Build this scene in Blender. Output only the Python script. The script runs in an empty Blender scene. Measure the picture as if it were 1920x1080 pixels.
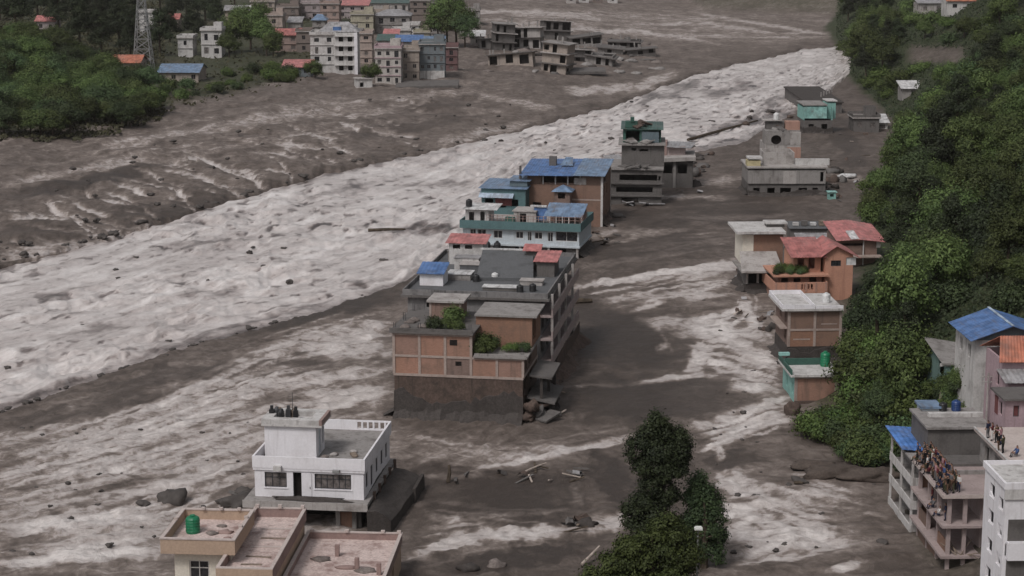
import bpy, bmesh, math, random
import numpy as np
from mathutils import Vector, Matrix

# ---------------------------------------------------------------- camera
SC = bpy.context.scene
COL = SC.collection
FOC, CAM_H, PITCH = 3600.0, 55.0, math.atan(0.2056)
CT, ST = math.cos(PITCH), math.sin(PITCH)
cam_data = bpy.data.cameras.new('camera')
cam_data.sensor_width = 36.0
cam_data.lens = 36.0 * FOC / 1920.0
cam_data.clip_start = 1.0
cam_data.clip_end = 9000.0
cam = bpy.data.objects.new('camera', cam_data)
cam.location = (0, 0, CAM_H)
cam.rotation_euler = (math.pi / 2 - PITCH, 0, 0)
COL.objects.link(cam)
SC.camera = cam

# ---------------------------------------------------------------- sky, sun, exposure
SUN_EL, SUN_AZ = math.radians(52), math.radians(215)     # azimuth clockwise from +Y (behind the camera, to the left)
world = bpy.data.worlds.new('World')
SC.world = world
world.use_nodes = True
wn, wl = world.node_tree.nodes, world.node_tree.links
wn.clear()
sky = wn.new('ShaderNodeTexSky')
sky.sky_type = 'NISHITA'
sky.sun_disc = False
sky.sun_elevation = SUN_EL
sky.sun_rotation = SUN_AZ
sky.air_density = 1.0
sky.dust_density = 4.0
hs = wn.new('ShaderNodeHueSaturation')
hs.inputs['Saturation'].default_value = 0.22           # overcast: a grey sky
bg = wn.new('ShaderNodeBackground')
bg.inputs['Strength'].default_value = 0.092
wo = wn.new('ShaderNodeOutputWorld')
wl.new(sky.outputs[0], hs.inputs['Color'])
wl.new(hs.outputs[0], bg.inputs['Color'])
wl.new(bg.outputs[0], wo.inputs['Surface'])
sun_data = bpy.data.lights.new('sun', 'SUN')
sun_data.energy = 1.45
sun_data.angle = math.radians(12)
sun_data.color = (1.0, 0.955, 0.92)
sun = bpy.data.objects.new('sun', sun_data)
sdir = Vector((math.sin(SUN_AZ) * math.cos(SUN_EL), math.cos(SUN_AZ) * math.cos(SUN_EL), math.sin(SUN_EL)))
sun.rotation_euler = sdir.to_track_quat('Z', 'Y').to_euler()
sun.location = (-60, -60, 150)
COL.objects.link(sun)
SC.view_settings.view_transform = 'Standard'
SC.view_settings.look = 'None'
SC.view_settings.exposure = 0.0
SC.view_settings.gamma = 1.0

# ---------------------------------------------------------------- helpers
def proj(X, Y, Z=0.0):
    """where a point of the place falls in the photograph (1920 x 1080)"""
    d = CAM_H - Z
    zc = Y * CT + d * ST
    zc = np.maximum(zc, 0.5) if isinstance(zc, np.ndarray) else max(zc, 0.5)
    return 960 + FOC * X / zc, 540 + FOC * (d * CT - Y * ST) / zc

def gp(px, py, z=0.0):
    """the point at height z that the photograph shows at (px, py)"""
    a = (py - 540) / FOC
    t = (CT * a + ST) / (CT - ST * a)
    Y = (CAM_H - z) / t
    return (px - 960) / FOC * (Y * CT + (CAM_H - z) * ST), Y

def z_at(X, Y, py):
    """height over (X, Y) that the photograph shows at row py"""
    a = (py - 540) / FOC
    return CAM_H - Y * (CT * a + ST) / (CT - ST * a)

def px_m(X, Y, Z=0.0):
    return FOC / (Y * CT + (CAM_H - Z) * ST)

_rs = np.random.RandomState(7)
_G = _rs.rand(256) * 2 * np.pi
_GX, _GY = np.cos(_G), np.sin(_G)
_P = np.concatenate([_rs.permutation(256)] * 3)
def noise(x, y, seed=0):
    x = np.asarray(x, float) + seed * 17.37
    y = np.asarray(y, float) + seed * 9.71
    xi, yi = np.floor(x).astype(int), np.floor(y).astype(int)
    xf, yf = x - xi, y - yi
    u, v = xf * xf * xf * (xf * (xf * 6 - 15) + 10), yf * yf * yf * (yf * (yf * 6 - 15) + 10)
    def g(i, j, fx, fy):
        h = _P[(_P[(xi + i) & 255] + yi + j) & 255]
        return _GX[h] * fx + _GY[h] * fy
    a = g(0, 0, xf, yf); b = g(1, 0, xf - 1, yf)
    c = g(0, 1, xf, yf - 1); d = g(1, 1, xf - 1, yf - 1)
    return 1.5 * (a + u * (b - a) + v * (c - a + u * (a - b - c + d)))
def fbm(x, y, n=4, seed=0):
    r, a = 0, 1.0
    for k in range(n):
        r = r + a * noise(x * 2 ** k, y * 2 ** k, seed + k * 3)
        a *= 0.5
    return r
def smooth(a, b, x):
    t = np.clip((x - a) / (b - a), 0, 1)
    return t * t * (3 - 2 * t)

def link(o, parent=None):
    COL.objects.link(o)
    if parent is not None:
        o.parent = parent
    return o
def tag(o, label, cat, group=None):
    o['label'] = label
    o['category'] = cat
    if group:
        o['group'] = group
    return o
def thing(name, label, cat, loc=(0, 0, 0), rz=0.0, group=None):
    o = bpy.data.objects.new(name, None)
    o.empty_display_size = 0.5
    o.location = loc
    o.rotation_euler = (0, 0, rz)
    link(o)
    return tag(o, label, cat, group)
def mesh_obj(name, verts, faces, mat, parent=None, smooth_shade=False, midx=None):
    me = bpy.data.meshes.new(name)
    me.from_pydata(verts, [], faces)
    for m in (mat if isinstance(mat, (list, tuple)) else [mat]):
        me.materials.append(m)
    if midx is not None:
        me.polygons.foreach_set('material_index', midx)
    if smooth_shade:
        me.polygons.foreach_set('use_smooth', [True] * len(me.polygons))
    me.update()
    return link(bpy.data.objects.new(name, me), parent)
def np_mesh(name, V, F, mats, smooth_shade=True):
    """a mesh from arrays of vertices and quads"""
    me = bpy.data.meshes.new(name)
    me.vertices.add(len(V)); me.vertices.foreach_set('co', np.ascontiguousarray(V, dtype=np.float32).ravel())
    n = F.shape[1]
    me.loops.add(F.size); me.loops.foreach_set('vertex_index', np.ascontiguousarray(F, dtype=np.int32).ravel())
    me.polygons.add(len(F))
    me.polygons.foreach_set('loop_start', np.arange(0, F.size, n, dtype=np.int32))
    me.polygons.foreach_set('loop_total', np.full(len(F), n, dtype=np.int32))
    if smooth_shade:
        me.polygons.foreach_set('use_smooth', np.ones(len(F), dtype=bool))
    for m in mats:
        me.materials.append(m)
    me.update(calc_edges=True)
    return me
def vattr(me, name, arr):
    a = me.attributes.new(name, 'FLOAT', 'POINT')
    a.data.foreach_set('value', np.ascontiguousarray(arr, dtype=np.float32).ravel())
def vattr3(me, name, arr):
    a = me.attributes.new(name, 'FLOAT_VECTOR', 'POINT')
    a.data.foreach_set('vector', np.ascontiguousarray(arr, dtype=np.float32).ravel())

# ---------------------------------------------------------------- materials
MATS = {}
class NT:
    def __init__(s, name):
        s.m = bpy.data.materials.new(name); s.m.use_nodes = True
        s.n, s.l = s.m.node_tree.nodes, s.m.node_tree.links
        s.b = s.n['Principled BSDF']
    def node(s, t, **kw):
        n = s.n.new(t)
        for k, v in kw.items():
            setattr(n, k, v)
        return n
    def val(s, sock, v):
        if hasattr(v, 'is_linked') or isinstance(v, bpy.types.NodeSocket):
            s.l.new(v, sock)
        else:
            sock.default_value = v
    def attr(s, name):
        return s.node('ShaderNodeAttribute', attribute_name=name)
    def objco(s):
        return s.node('ShaderNodeTexCoord').outputs['Object']
    def geopos(s):
        return s.node('ShaderNodeNewGeometry').outputs['Position']
    def mapping(s, vec, scale=(1, 1, 1), loc=(0, 0, 0)):
        m = s.node('ShaderNodeMapping')
        s.l.new(vec, m.inputs['Vector'])
        m.inputs['Scale'].default_value = scale
        s.val(m.inputs['Location'], loc)
        return m.outputs[0]
    def noise(s, vec, scale=1.0, detail=4.0, rough=0.55, dist=0.0):
        n = s.node('ShaderNodeTexNoise')
        s.l.new(vec, n.inputs['Vector'])
        n.inputs['Scale'].default_value = scale; n.inputs['Detail'].default_value = detail
        n.inputs['Roughness'].default_value = rough; n.inputs['Distortion'].default_value = dist
        return n.outputs['Fac']
    def ramp(s, fac, a, b, lo=0.0, hi=1.0):
        r = s.node('ShaderNodeMapRange'); r.interpolation_type = 'SMOOTHSTEP'
        s.val(r.inputs['Value'], fac)
        r.inputs['From Min'].default_value = a; r.inputs['From Max'].default_value = b
        r.inputs['To Min'].default_value = lo; r.inputs['To Max'].default_value = hi
        return r.outputs[0]
    def math(s, op, a, b=0.0, clamp=False):
        m = s.node('ShaderNodeMath', operation=op); m.use_clamp = clamp
        s.val(m.inputs[0], a); s.val(m.inputs[1], b)
        return m.outputs[0]
    def mix(s, fac, a, b, blend='MIX'):
        m = s.node('ShaderNodeMix', data_type='RGBA', blend_type=blend)
        s.val(m.inputs['Factor'], fac)
        for sock, v in ((m.inputs[6], a), (m.inputs[7], b)):
            s.val(sock, (*v, 1.0) if isinstance(v, (tuple, list)) and len(v) == 3 else v)
        return m.outputs[2]
    def bump(s, h, strength=0.5, dist=0.1):
        b = s.node('ShaderNodeBump')
        b.inputs['Strength'].default_value = strength; b.inputs['Distance'].default_value = dist
        s.l.new(h, b.inputs['Height'])
        s.l.new(b.outputs[0], s.b.inputs['Normal'])
    def col(s, c):
        s.val(s.b.inputs['Base Color'], (*c, 1.0) if isinstance(c, (tuple, list)) else c)
    def rough(s, r):
        s.val(s.b.inputs['Roughness'], r)
    def spec(s, v):
        s.b.inputs['Specular IOR Level'].default_value = v

MUD = (0.078, 0.063, 0.056)
MUD_D = (0.046, 0.037, 0.033)
def randloc(t):
    """a per-object offset so that copies do not repeat the same stains"""
    oi = t.node('ShaderNodeObjectInfo')
    return t.math('MULTIPLY', oi.outputs['Random'], 37.0)
def wall_mat(name, c, grime=0.5, grime_col=(0.10, 0.09, 0.085), rough=0.85, streak=0.5, fine=0.12):
    """plaster or concrete with blotches, rain streaks and a little dirt"""
    g0 = sum(c) / 3
    c = tuple(x * 0.84 + g0 * 0.16 for x in c)
    t = NT(name)
    co = t.objco()
    off = randloc(t)
    cv = t.node('ShaderNodeVectorMath', operation='ADD'); t.l.new(co, cv.inputs[0]); t.l.new(off, cv.inputs[1])
    co = cv.outputs[0]
    blot = t.noise(co, 0.55, 6, 0.62)
    st = t.noise(t.mapping(co, (1.9, 1.9, 0.16)), 1.0, 5, 0.6)
    fn = t.noise(co, 5.0, 4, 0.65)
    g1 = t.ramp(blot, 0.46, 0.72, 0, grime)
    g2 = t.ramp(st, 0.50, 0.74, 0, streak)
    g = t.math('MAXIMUM', g1, g2)
    base = t.mix(t.ramp(fn, 0.25, 0.8), tuple(x * (1 - fine) for x in c), tuple(min(1, x * (1 + fine)) for x in c))
    t.col(t.mix(g, base, grime_col))
    t.rough(rough); t.spec(0.3)
    t.bump(fn, 0.25, 0.03)
    MATS[name] = t.m
    return t.m
def brick_mat(name, c1, c2, mortar=(0.30, 0.27, 0.25), grime=0.45):
    t = NT(name)
    co = t.objco()
    geo = t.node('ShaderNodeNewGeometry')
    # bricks on faces towards x or y: pick the horizontal axis by the face direction
    tc = t.node('ShaderNodeTexCoord')
    sn = t.node('ShaderNodeSeparateXYZ'); t.l.new(tc.outputs['Normal'], sn.inputs[0])
    sp = t.node('ShaderNodeSeparateXYZ'); t.l.new(co, sp.inputs[0])
    ax = t.math('GREATER_THAN', t.math('ABSOLUTE', sn.outputs[0]), 0.7)
    u = t.math('ADD', t.math('MULTIPLY', sp.outputs[1], ax), t.math('MULTIPLY', sp.outputs[0], t.math('SUBTRACT', 1.0, ax)))
    cb = t.node('ShaderNodeCombineXYZ'); t.l.new(u, cb.inputs[0]); t.l.new(sp.outputs[2], cb.inputs[1])
    br = t.node('ShaderNodeTexBrick')
    t.l.new(cb.outputs[0], br.inputs['Vector'])
    br.inputs['Color1'].default_value = (*c1, 1); br.inputs['Color2'].default_value = (*c2, 1)
    br.inputs['Mortar'].default_value = (*mortar, 1)
    br.inputs['Scale'].default_value = 1.0
    br.inputs['Brick Width'].default_value = 0.25; br.inputs['Row Height'].default_value = 0.085
    br.inputs['Mortar Size'].default_value = 0.008
    off = randloc(t)
    cv = t.node('ShaderNodeVectorMath', operation='ADD'); t.l.new(co, cv.inputs[0]); t.l.new(off, cv.inputs[1])
    blot = t.noise(cv.outputs[0], 0.7, 6, 0.65)
    st = t.noise(t.mapping(cv.outputs[0], (1.6, 1.6, 0.2)), 1.0, 5, 0.6)
    big = t.noise(cv.outputs[0], 0.25, 3, 0.5)
    c = t.mix(t.ramp(big, 0.3, 0.7), br.outputs['Color'], t.mix(0.5, br.outputs['Color'], (0.20, 0.13, 0.10)))
    g = t.math('MAXIMUM', t.ramp(blot, 0.48, 0.75, 0, grime), t.ramp(st, 0.5, 0.75, 0, grime))
    oi = t.node('ShaderNodeObjectInfo')
    h = t.node('ShaderNodeHueSaturation'); t.l.new(t.mix(g, c, (0.085, 0.07, 0.06)), h.inputs['Color'])
    t.val(h.inputs['Value'], t.math('ADD', 0.74, t.math('MULTIPLY', oi.outputs['Random'], 0.5))); t.val(h.inputs['Saturation'], t.math('ADD', 0.75, t.math('MULTIPLY', oi.outputs['Random'], 0.4)))
    t.col(h.outputs[0])
    t.rough(0.9); t.spec(0.2)
    t.bump(br.outputs['Fac'], -0.4, 0.02)
    MATS[name] = t.m
    return t.m
def tin_mat(name, c, rust=0.15, rough=0.45):
    """painted corrugated sheet"""
    t = NT(name)
    co = t.objco()
    off = randloc(t)
    cv = t.node('ShaderNodeVectorMath', operation='ADD'); t.l.new(co, cv.inputs[0]); t.l.new(off, cv.inputs[1])
    n1 = t.noise(cv.outputs[0], 0.9, 5, 0.6); n2 = t.noise(t.mapping(cv.outputs[0], (3.0, 0.4, 1)), 1, 4, 0.6)
    g_ = sum(c) / 3
    c = tuple(x * 0.82 + g_ * 0.18 for x in c)
    b = t.mix(t.ramp(n1, 0.3, 0.7), tuple(x * 0.62 for x in c), tuple(min(1, x * 1.18 + 0.02) for x in c))
    n5 = t.noise(cv.outputs[0], 0.35, 5, 0.65)
    b = t.mix(t.ramp(n5, 0.5, 0.72, 0, 0.5), b, (0.17, 0.15, 0.14))
    t.col(t.mix(t.ramp(n2, 0.5, 0.72, 0, rust + 0.25), b, (0.12, 0.095, 0.082)))
    t.rough(rough); t.spec(0.4)
    MATS[name] = t.m
    return t.m
def plain_mat(name, c, rough=0.6, spec=0.4, var=0.2, metal=0.0):
    t = NT(name)
    n = t.noise(t.objco(), 2.2, 4, 0.6)
    t.col(t.mix(t.ramp(n, 0.3, 0.7), tuple(x * (1 - var) for x in c), tuple(min(1, x * (1 + var)) for x in c)))
    t.rough(rough); t.spec(spec); t.b.inputs['Metallic'].default_value = metal
    MATS[name] = t.m
    return t.m
# ================================================================ the valley: ground and river
XS = [-700, 0, 200, 400, 600, 760, 900, 1000, 1150, 1300, 1400, 1510, 1600, 1900, 2700]
STREAM = [   # lines that the flood follows, as rows of the photograph at the columns XS
    [640, 497, 446, 383, 324, 290, 258, 235, 196, 138, 114, 90, 80, 60, 30],
    [1010, 772, 700, 632, 582, 528, 440, 345, 297, 285, 262, 200, 135, 90, 60],
    [1040, 850, 800, 755, 700, 650, 560, 480, 400, 355, 330, 290, 250, 200, 150],
    [1090, 960, 925, 890, 840, 800, 720, 620, 530, 490, 485, 480, 470, 430, 400],
    [1160, 1060, 1035, 1010, 985, 950, 900, 850, 800, 760, 725, 705, 690, 650, 600],
    [1250, 1200, 1190, 1170, 1150, 1120, 1090, 1070, 1050, 1020, 1000, 985, 975, 950, 900]]
TM = [0, 60, 80, 110, 135, 160]
def bank(i, px):
    return np.interp(px, XS, STREAM[i]) + (3.5 * noise(px / 45.0, px * 0 + i * 5.3) + 2.0 * noise(px / 14.0, px * 0 + i * 3.1)) * (1 if i < 2 else 0)
def flow_t(px, py):
    L = [bank(i, px) for i in range(6)]
    t = np.where(py < L[0], -(L[0] - py) * 0.30, 0.0)
    for i in range(5):
        k = (py >= L[i])
        t = np.where(k, TM[i] + (py - L[i]) / np.maximum(L[i + 1] - L[i], 4) * (TM[i + 1] - TM[i]), t)
    return t
FOOT = np.array([(60, 30), (120, 31), (150, 33), (170, 35.5), (185, 37), (196, 34), (205, 31.5), (222, 36), (240, 41), (262, 46), (290, 53), (330, 60), (370, 70),
                 (420, 84), (470, 93), (540, 98), (600, 101), (680, 115), (800, 128), (900, 150), (1100, 230), (1500, 480), (4000, 1800)], float)
def foot_x(Y):
    return np.interp(Y, FOOT[:, 0], FOOT[:, 1])
def height(X, Y, detail=True):
    X = np.asarray(X, float); Y = np.asarray(Y, float)
    px, py = proj(X, np.maximum(Y, 30.0), 0.0)
    z = 0.25 * fbm(X / 30, Y / 30, 3, 5)
    # left bank and terrace
    d0 = bank(0, px) - py
    dm = np.clip(d0, 0, None) * 0.55 * np.clip(Y / 400.0, 0.4, 2.0)
    far_l = smooth(1250, 1000, px)
    z = z + np.where(d0 > 0, (0.5 * smooth(0, 14, dm) + 2.8 * smooth(4, 80, dm) + 2.2 * smooth(70, 170, dm)) * (0.25 + 0.75 * far_l), 0)
    # wooded mound on the left
    e = np.interp(px, [-900, 0, 120, 200, 270, 320], [330, 262, 255, 245, 228, 180])
    m = np.clip((e - py), 0, None)
    z = z + np.interp(px, [-900, 0, 150, 250, 335], [20, 13, 8.5, 4, 0]) * smooth(0, 75, m) * (1 - 0.75 * smooth(85, 140, m))
    # town terrace: rises slowly towards the back
    z = z + smooth(150, 60, py) * smooth(930, 820, px) * 3.0
    # river bed
    band = smooth(-2, 5, py - bank(0, px)) * smooth(-2, 6, bank(1, px) - py)
    z = z - 1.7 * band * smooth(100, 140, Y)
    # hillside on the right
    d = X - foot_x(Y)
    hill = np.where(d > 0, 130 * np.tanh(d * (0.62 + 0.10 * noise(Y / 60, X / 60, 3)) / 130), 0)
    z = z + np.where(d > 0, hill * smooth(-2, 12, d) + (0.9 * fbm(X / 9, Y / 9, 3, 8) * smooth(0, 10, d)), 0)
    # valley end
    ys = np.interp(px, [-2000, 0, 800, 1250, 1320, 1600, 3000], [1060, 1060, 1250, 1080, 900, 860, 800])
    z = z + np.clip(Y - ys, 0, 600) * 0.26 * smooth(0, 60, Y - ys)
    # the hillside that the camera stands on
    z = z + np.clip(100 - Y, 0, None) * 0.5
    return z
def hz(x, y):
    return float(height(np.array([x]), np.array([y]))[0])

def seg_dist(px, py, pts):
    best = np.full(px.shape, 1e9)
    for (x0, y0), (x1, y1) in zip(pts[:-1], pts[1:]):
        dx, dy = x1 - x0, y1 - y0
        u = np.clip(((px - x0) * dx + (py - y0) * dy) / (dx * dx + dy * dy + 1e-9), 0, 1)
        best = np.minimum(best, np.hypot(px - x0 - u * dx, (py - y0 - u * dy) * 1.0))
    return best
FOAM = [  # pale water running over the mud: strength, half width, path
    (.5, 18, [(520, 652), (735, 618)]), (.55, 16, [(600, 672), (735, 655)]), (.45, 13, [(330, 775), (520, 722), (735, 690)]),
    (.6, 16, [(560, 752), (735, 735)]), (.22, 20, [(0, 862), (240, 812), (480, 770)]), (.25, 30, [(0, 915), (240, 878), (470, 828)]),
    (.22, 22, [(100, 850), (300, 830), (480, 800)]), (.75, 13, [(0, 1000), (150, 978), (300, 962)]), (.6, 11, [(0, 955), (160, 935), (420, 890)]),
    (.85, 12, [(0, 1062), (150, 1040), (300, 1034)]), (.45, 14, [(0, 1030), (200, 1005), (310, 1000)]),
    (.3, 14, [(740, 850), (900, 862), (1060, 842)]),
    (.95, 6, [(1062, 540), (1150, 528), (1240, 513), (1320, 500), (1390, 484)]), (.7, 9, [(1270, 512), (1390, 492)]),
    (.75, 5, [(1185, 582), (1245, 566)]), (.9, 12, [(1200, 600), (1290, 607), (1345, 602)]), (.85, 17, [(1335, 612), (1380, 640)]), (.9, 14, [(1312, 655), (1302, 688)]),
    (.7, 15, [(1400, 655), (1450, 690)]), (.9, 5, [(1180, 722), (1260, 708), (1345, 702)]), (.8, 8, [(1370, 725), (1440, 728)]), (.85, 8, [(1340, 840), (1352, 852)]),
    (.45, 3, [(1050, 724), (1180, 722)]), (.35, 2.5, [(1238, 622), (1262, 660)]), (.75, 5, [(1232, 652), (1252, 648)]), (.7, 10, [(1415, 618), (1395, 560)]),
    (.95, 5, [(870, 880), (960, 868), (1060, 848), (1130, 828), (1190, 817)]), (.8, 7, [(1020, 846), (1110, 838), (1180, 822)]),
    (.5, 5, [(780, 892), (920, 892)]),
    (.95, 13, [(770, 1048), (840, 1020), (920, 1003), (1090, 992)]), (.9, 8, [(840, 1008), (960, 996)]), (.55, 8, [(800, 960), (840, 975), (870, 965)]),
    (.5, 5, [(870, 968), (910, 962)]), (.35, 9, [(1078, 910), (1084, 950)]), (.9, 14, [(1120, 985), (1175, 972)]),
    (.85, 14, [(1360, 905), (1400, 912)]), (.8, 12, [(1365, 955), (1410, 962)]), (.8, 12, [(1375, 1000), (1440, 1008)]), (.75, 10, [(1500, 1000), (1555, 1008)]), (.8, 7, [(1555, 1072), (1620, 1052)]),
    (.6, 5, [(1150, 375), (1260, 368), (1385, 372)]), (.4, 8, [(1270, 350), (1390, 335)]), (.5, 6, [(1560, 330), (1620, 338)]), (.45, 6, [(1515, 350), (1540, 356)]),
    (.35, 6, [(1100, 440), (1300, 430)]), (.3, 6, [(1090, 500), (1300, 470)]),
    # far gravel plain
    (.45, 4, [(820, 18), (1000, 24), (1150, 30)]), (.45, 4, [(1010, 52), (1180, 58), (1290, 72), (1360, 84)]), (.35, 3, [(1150, 46), (1330, 44), (1480, 66)]),
    (.4, 3, [(1290, 22), (1420, 44), (1560, 66)]), (.4, 5, [(880, 40), (920, 80)]),
    # rivulets down the left bank
    (.75, 3.2, [(78, 377), (113, 398), (140, 410), (163, 433)]), (.7, 3, [(17, 413), (60, 409), (112, 412), (140, 410)]), (.75, 3, [(137, 383), (165, 396), (205, 404)]),
    (.75, 3, [(157, 350), (173, 373), (235, 384)]), (.7, 3, [(195, 358), (225, 368), (257, 380)]), (.7, 2.8, [(213, 347), (280, 367)]),
    (.75, 3.2, [(250, 338), (317, 353), (347, 370), (355, 388)]), (.7, 3, [(337, 323), (385, 334), (415, 344)]), (.8, 3.4, [(345, 283), (400, 307), (463, 330), (505, 358)]),
    (.65, 2.6, [(433, 310), (480, 327)]), (.65, 3, [(400, 343), (430, 358), (465, 374)]), (.6, 3, [(270, 390), (290, 408)]), (.55, 2.6, [(100, 385), (108, 402)]),
    (.55, 2.6, [(520, 300), (545, 330), (548, 345)]), (.5, 3, [(480, 282), (560, 292)]), (.5, 3, [(500, 268), (620, 280)]), (.5, 2.5, [(560, 250), (640, 262)]),
    (.4, 8, [(0, 345), (130, 322), (300, 292)]), (.35, 8, [(130, 290), (330, 250), (560, 215), (700, 190)]), (.4, 6, [(880, 170), (960, 190), (1040, 205)]),
    (.4, 4, [(700, 240), (780, 256)]), (.45, 5, [(640, 215), (760, 205)]), (.4, 8, [(800, 280), (900, 252), (1010, 222)]),
    (.5, 14, [(0, 478), (160, 462), (330, 430)]), (.55, 8, [(1060, 170), (1150, 165), (1200, 160)]), (.5, 10, [(1180, 172), (1260, 140)]),
]
_rr = random.Random(9)
def bundle(A, B, n, wmin, wmax, smin, smax, cut=0.6):
    """strands of water running side by side between two paths"""
    def at(P, q):
        q *= len(P) - 1; i = min(int(q), len(P) - 2); f = q - i
        return P[i][0] + (P[i + 1][0] - P[i][0]) * f, P[i][1] + (P[i + 1][1] - P[i][1]) * f
    for _ in range(n):
        u = _rr.random(); q0 = _rr.uniform(0, 1 - cut * .6); q1 = min(1.0, q0 + _rr.uniform(.2, cut)); du = _rr.uniform(-.12, .12)
        pts = []
        for k in range(7):
            q = q0 + (q1 - q0) * k / 6; a, b = at(A, q), at(B, q); uu = min(1, max(0, u + du * k / 6))
            pts.append((a[0] + (b[0] - a[0]) * uu, a[1] + (b[1] - a[1]) * uu))
        FOAM.append((_rr.uniform(smin, smax), _rr.uniform(wmin, wmax), pts))
bundle([(1395, 482), (1300, 500), (1180, 527), (1062, 542)], [(1390, 556), (1320, 566), (1240, 574), (1180, 592)], 26, 1.6, 4.5, .3, .8)
bundle([(1190, 597), (1290, 602), (1350, 590), (1395, 560)], [(1300, 660), (1350, 655), (1420, 665), (1470, 690)], 40, 1.6, 5.5, .3, .9, .55)
bundle([(1290, 655), (1350, 660), (1440, 680)], [(1340, 704), (1410, 728), (1482, 742)], 26, 1.6, 5, .3, .85, .6)
bundle([(1395, 500), (1380, 560), (1400, 600)], [(1440, 560), (1450, 620), (1475, 680)], 8, 1.5, 3.5, .2, .5, .6)
bundle([(1478, 730), (1380, 772), (1288, 799)], [(1505, 795), (1400, 820), (1305, 850)], 30, 1.6, 5, .3, .9, .7)
bundle([(1345, 900), (1400, 898), (1460, 912), (1520, 940)], [(1390, 1075), (1450, 1050), (1520, 1040), (1610, 1030)], 60, 1.8, 6.5, .25, .8, .55)
bundle([(1420, 850), (1500, 870), (1560, 900)], [(1440, 930), (1540, 960), (1680, 980)], 20, 1.5, 4, .15, .4, .6)
bundle([(735, 610), (520, 645), (300, 740), (0, 835)], [(735, 780), (480, 830), (240, 900), (0, 960)], 70, 2, 6, .2, .7, .5)
bundle([(480, 800), (240, 870), (0, 920)], [(480, 930), (300, 1000), (0, 1080)], 60, 2, 6, .2, .65, .6)
bundle([(735, 530), (600, 570), (420, 630)], [(735, 612), (560, 650), (400, 700)], 8, 1.2, 2.5, .2, .5, .7)
bundle([(1090, 400), (1300, 385), (1540, 375)], [(1090, 510), (1250, 480), (1385, 460)], 26, 1.2, 3, .12, .34, .7)
bundle([(745, 800), (900, 830), (1100, 800), (1290, 770)], [(745, 880), (900, 890), (1060, 860), (1180, 830)], 26, 1.4, 4, .12, .4, .6)
bundle([(800, 940), (950, 950), (1090, 940)], [(760, 1060), (900, 1030), (1090, 1010)], 24, 1.4, 4, .12, .5, .6)
bundle([(830, 8), (1150, 20), (1330, 30), (1560, 60)], [(890, 45), (1010, 60), (1200, 80), (1540, 80)], 50, 1.0, 2.4, .1, .34, .4)
bundle([(0, 280), (300, 240), (640, 175), (900, 165)], [(0, 360), (300, 305), (640, 240), (1000, 215)], 46, 1.3, 3, .08, .26, .3)
for _i in range(74):
    _x = _rr.uniform(10, 760); _yb = float(np.interp(_x, XS, STREAM[0])); _y = _yb - _rr.uniform(18, 120)
    _l = _rr.uniform(25, 80); _sl = _rr.uniform(.12, .42)
    FOAM.append((_rr.uniform(.35, .75), _rr.uniform(1.2, 2.3), [(_x, _y), (_x + _l * .5, _y + _l * .5 * _sl * .7), (_x + _l, _y + _l * _sl)]))
DARK = [  # wet, slack mud
    (.9, 26, [(480, 605), (600, 570), (740, 540)]), (.7, 14, [(130, 770), (300, 705), (470, 690), (720, 672)]), (.6, 14, [(0, 800), (180, 770), (330, 735)]),
    (.7, 45, [(1080, 620), (1180, 640), (1260, 640)]), (.7, 36, [(1060, 740), (1200, 750), (1390, 745)]), (.5, 22, [(1090, 480), (1200, 465), (1330, 455)]),
    (.8, 40, [(840, 930), (960, 930), (1050, 930)]), (.7, 20, [(800, 890), (900, 900)]), (.8, 26, [(1130, 880), (1170, 920)]), (.9, 16, [(830, 1066), (960, 1050), (1100, 1030)]),
    (.7, 14, [(1340, 870), (1400, 862)]), (.6, 24, [(0, 940), (150, 925), (330, 905)]), (.7, 12, [(0, 1022), (120, 1015)]), (.8, 9, [(0, 372), (120, 350), (300, 310)]),
    (.5, 20, [(200, 400), (320, 395), (420, 360)]), (.5, 18, [(0, 440), (160, 440)]), (.4, 25, [(650, 240), (900, 200)]), (.5, 26, [(1150, 400), (1500, 385)]),
    (.6, 9, [(1060, 565), (1110, 568)]), (.6, 20, [(1540, 150), (1545, 200)]), (.5, 20, [(1570, 240), (1600, 290)]),
]
def strokes(px, py, lst, jitter=1.0, edge=0.45):
    ox = jitter * (9 * noise(px / 40, py / 14, 11) + 4 * noise(px / 12, py / 5, 12))
    oy = jitter * (7 * noise(px / 40, py / 14, 13) + 3 * noise(px / 12, py / 5, 14))
    f = np.zeros(px.shape)
    for s, w, pts in lst:
        xs = [p[0] for p in pts]; ys = [p[1] for p in pts]
        k = np.where((px > min(xs) - w * 2 - 12) & (px < max(xs) + w * 2 + 12) & (py > min(ys) - w * 2 - 12) & (py < max(ys) + w * 2 + 12))[0]
        if len(k):
            j = min(1.6, w / 11.0)
            jx, jy = px[k] + ox[k] * j, py[k] + oy[k] * j
            d = seg_dist(jx, jy, pts)
            e = np.minimum(np.hypot(jx - xs[0], jy - ys[0]), np.hypot(jx - xs[-1], jy - ys[-1]))
            ln = np.hypot(xs[-1] - xs[0], ys[-1] - ys[0])
            tap = 0.35 + 0.65 * smooth(0, max(ln * 0.22, w), e)
            f[k] = np.maximum(f[k], s * smooth(w * 1.45, w * edge, d / (0.45 + 0.55 * tap)) * tap)
    return f

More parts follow.
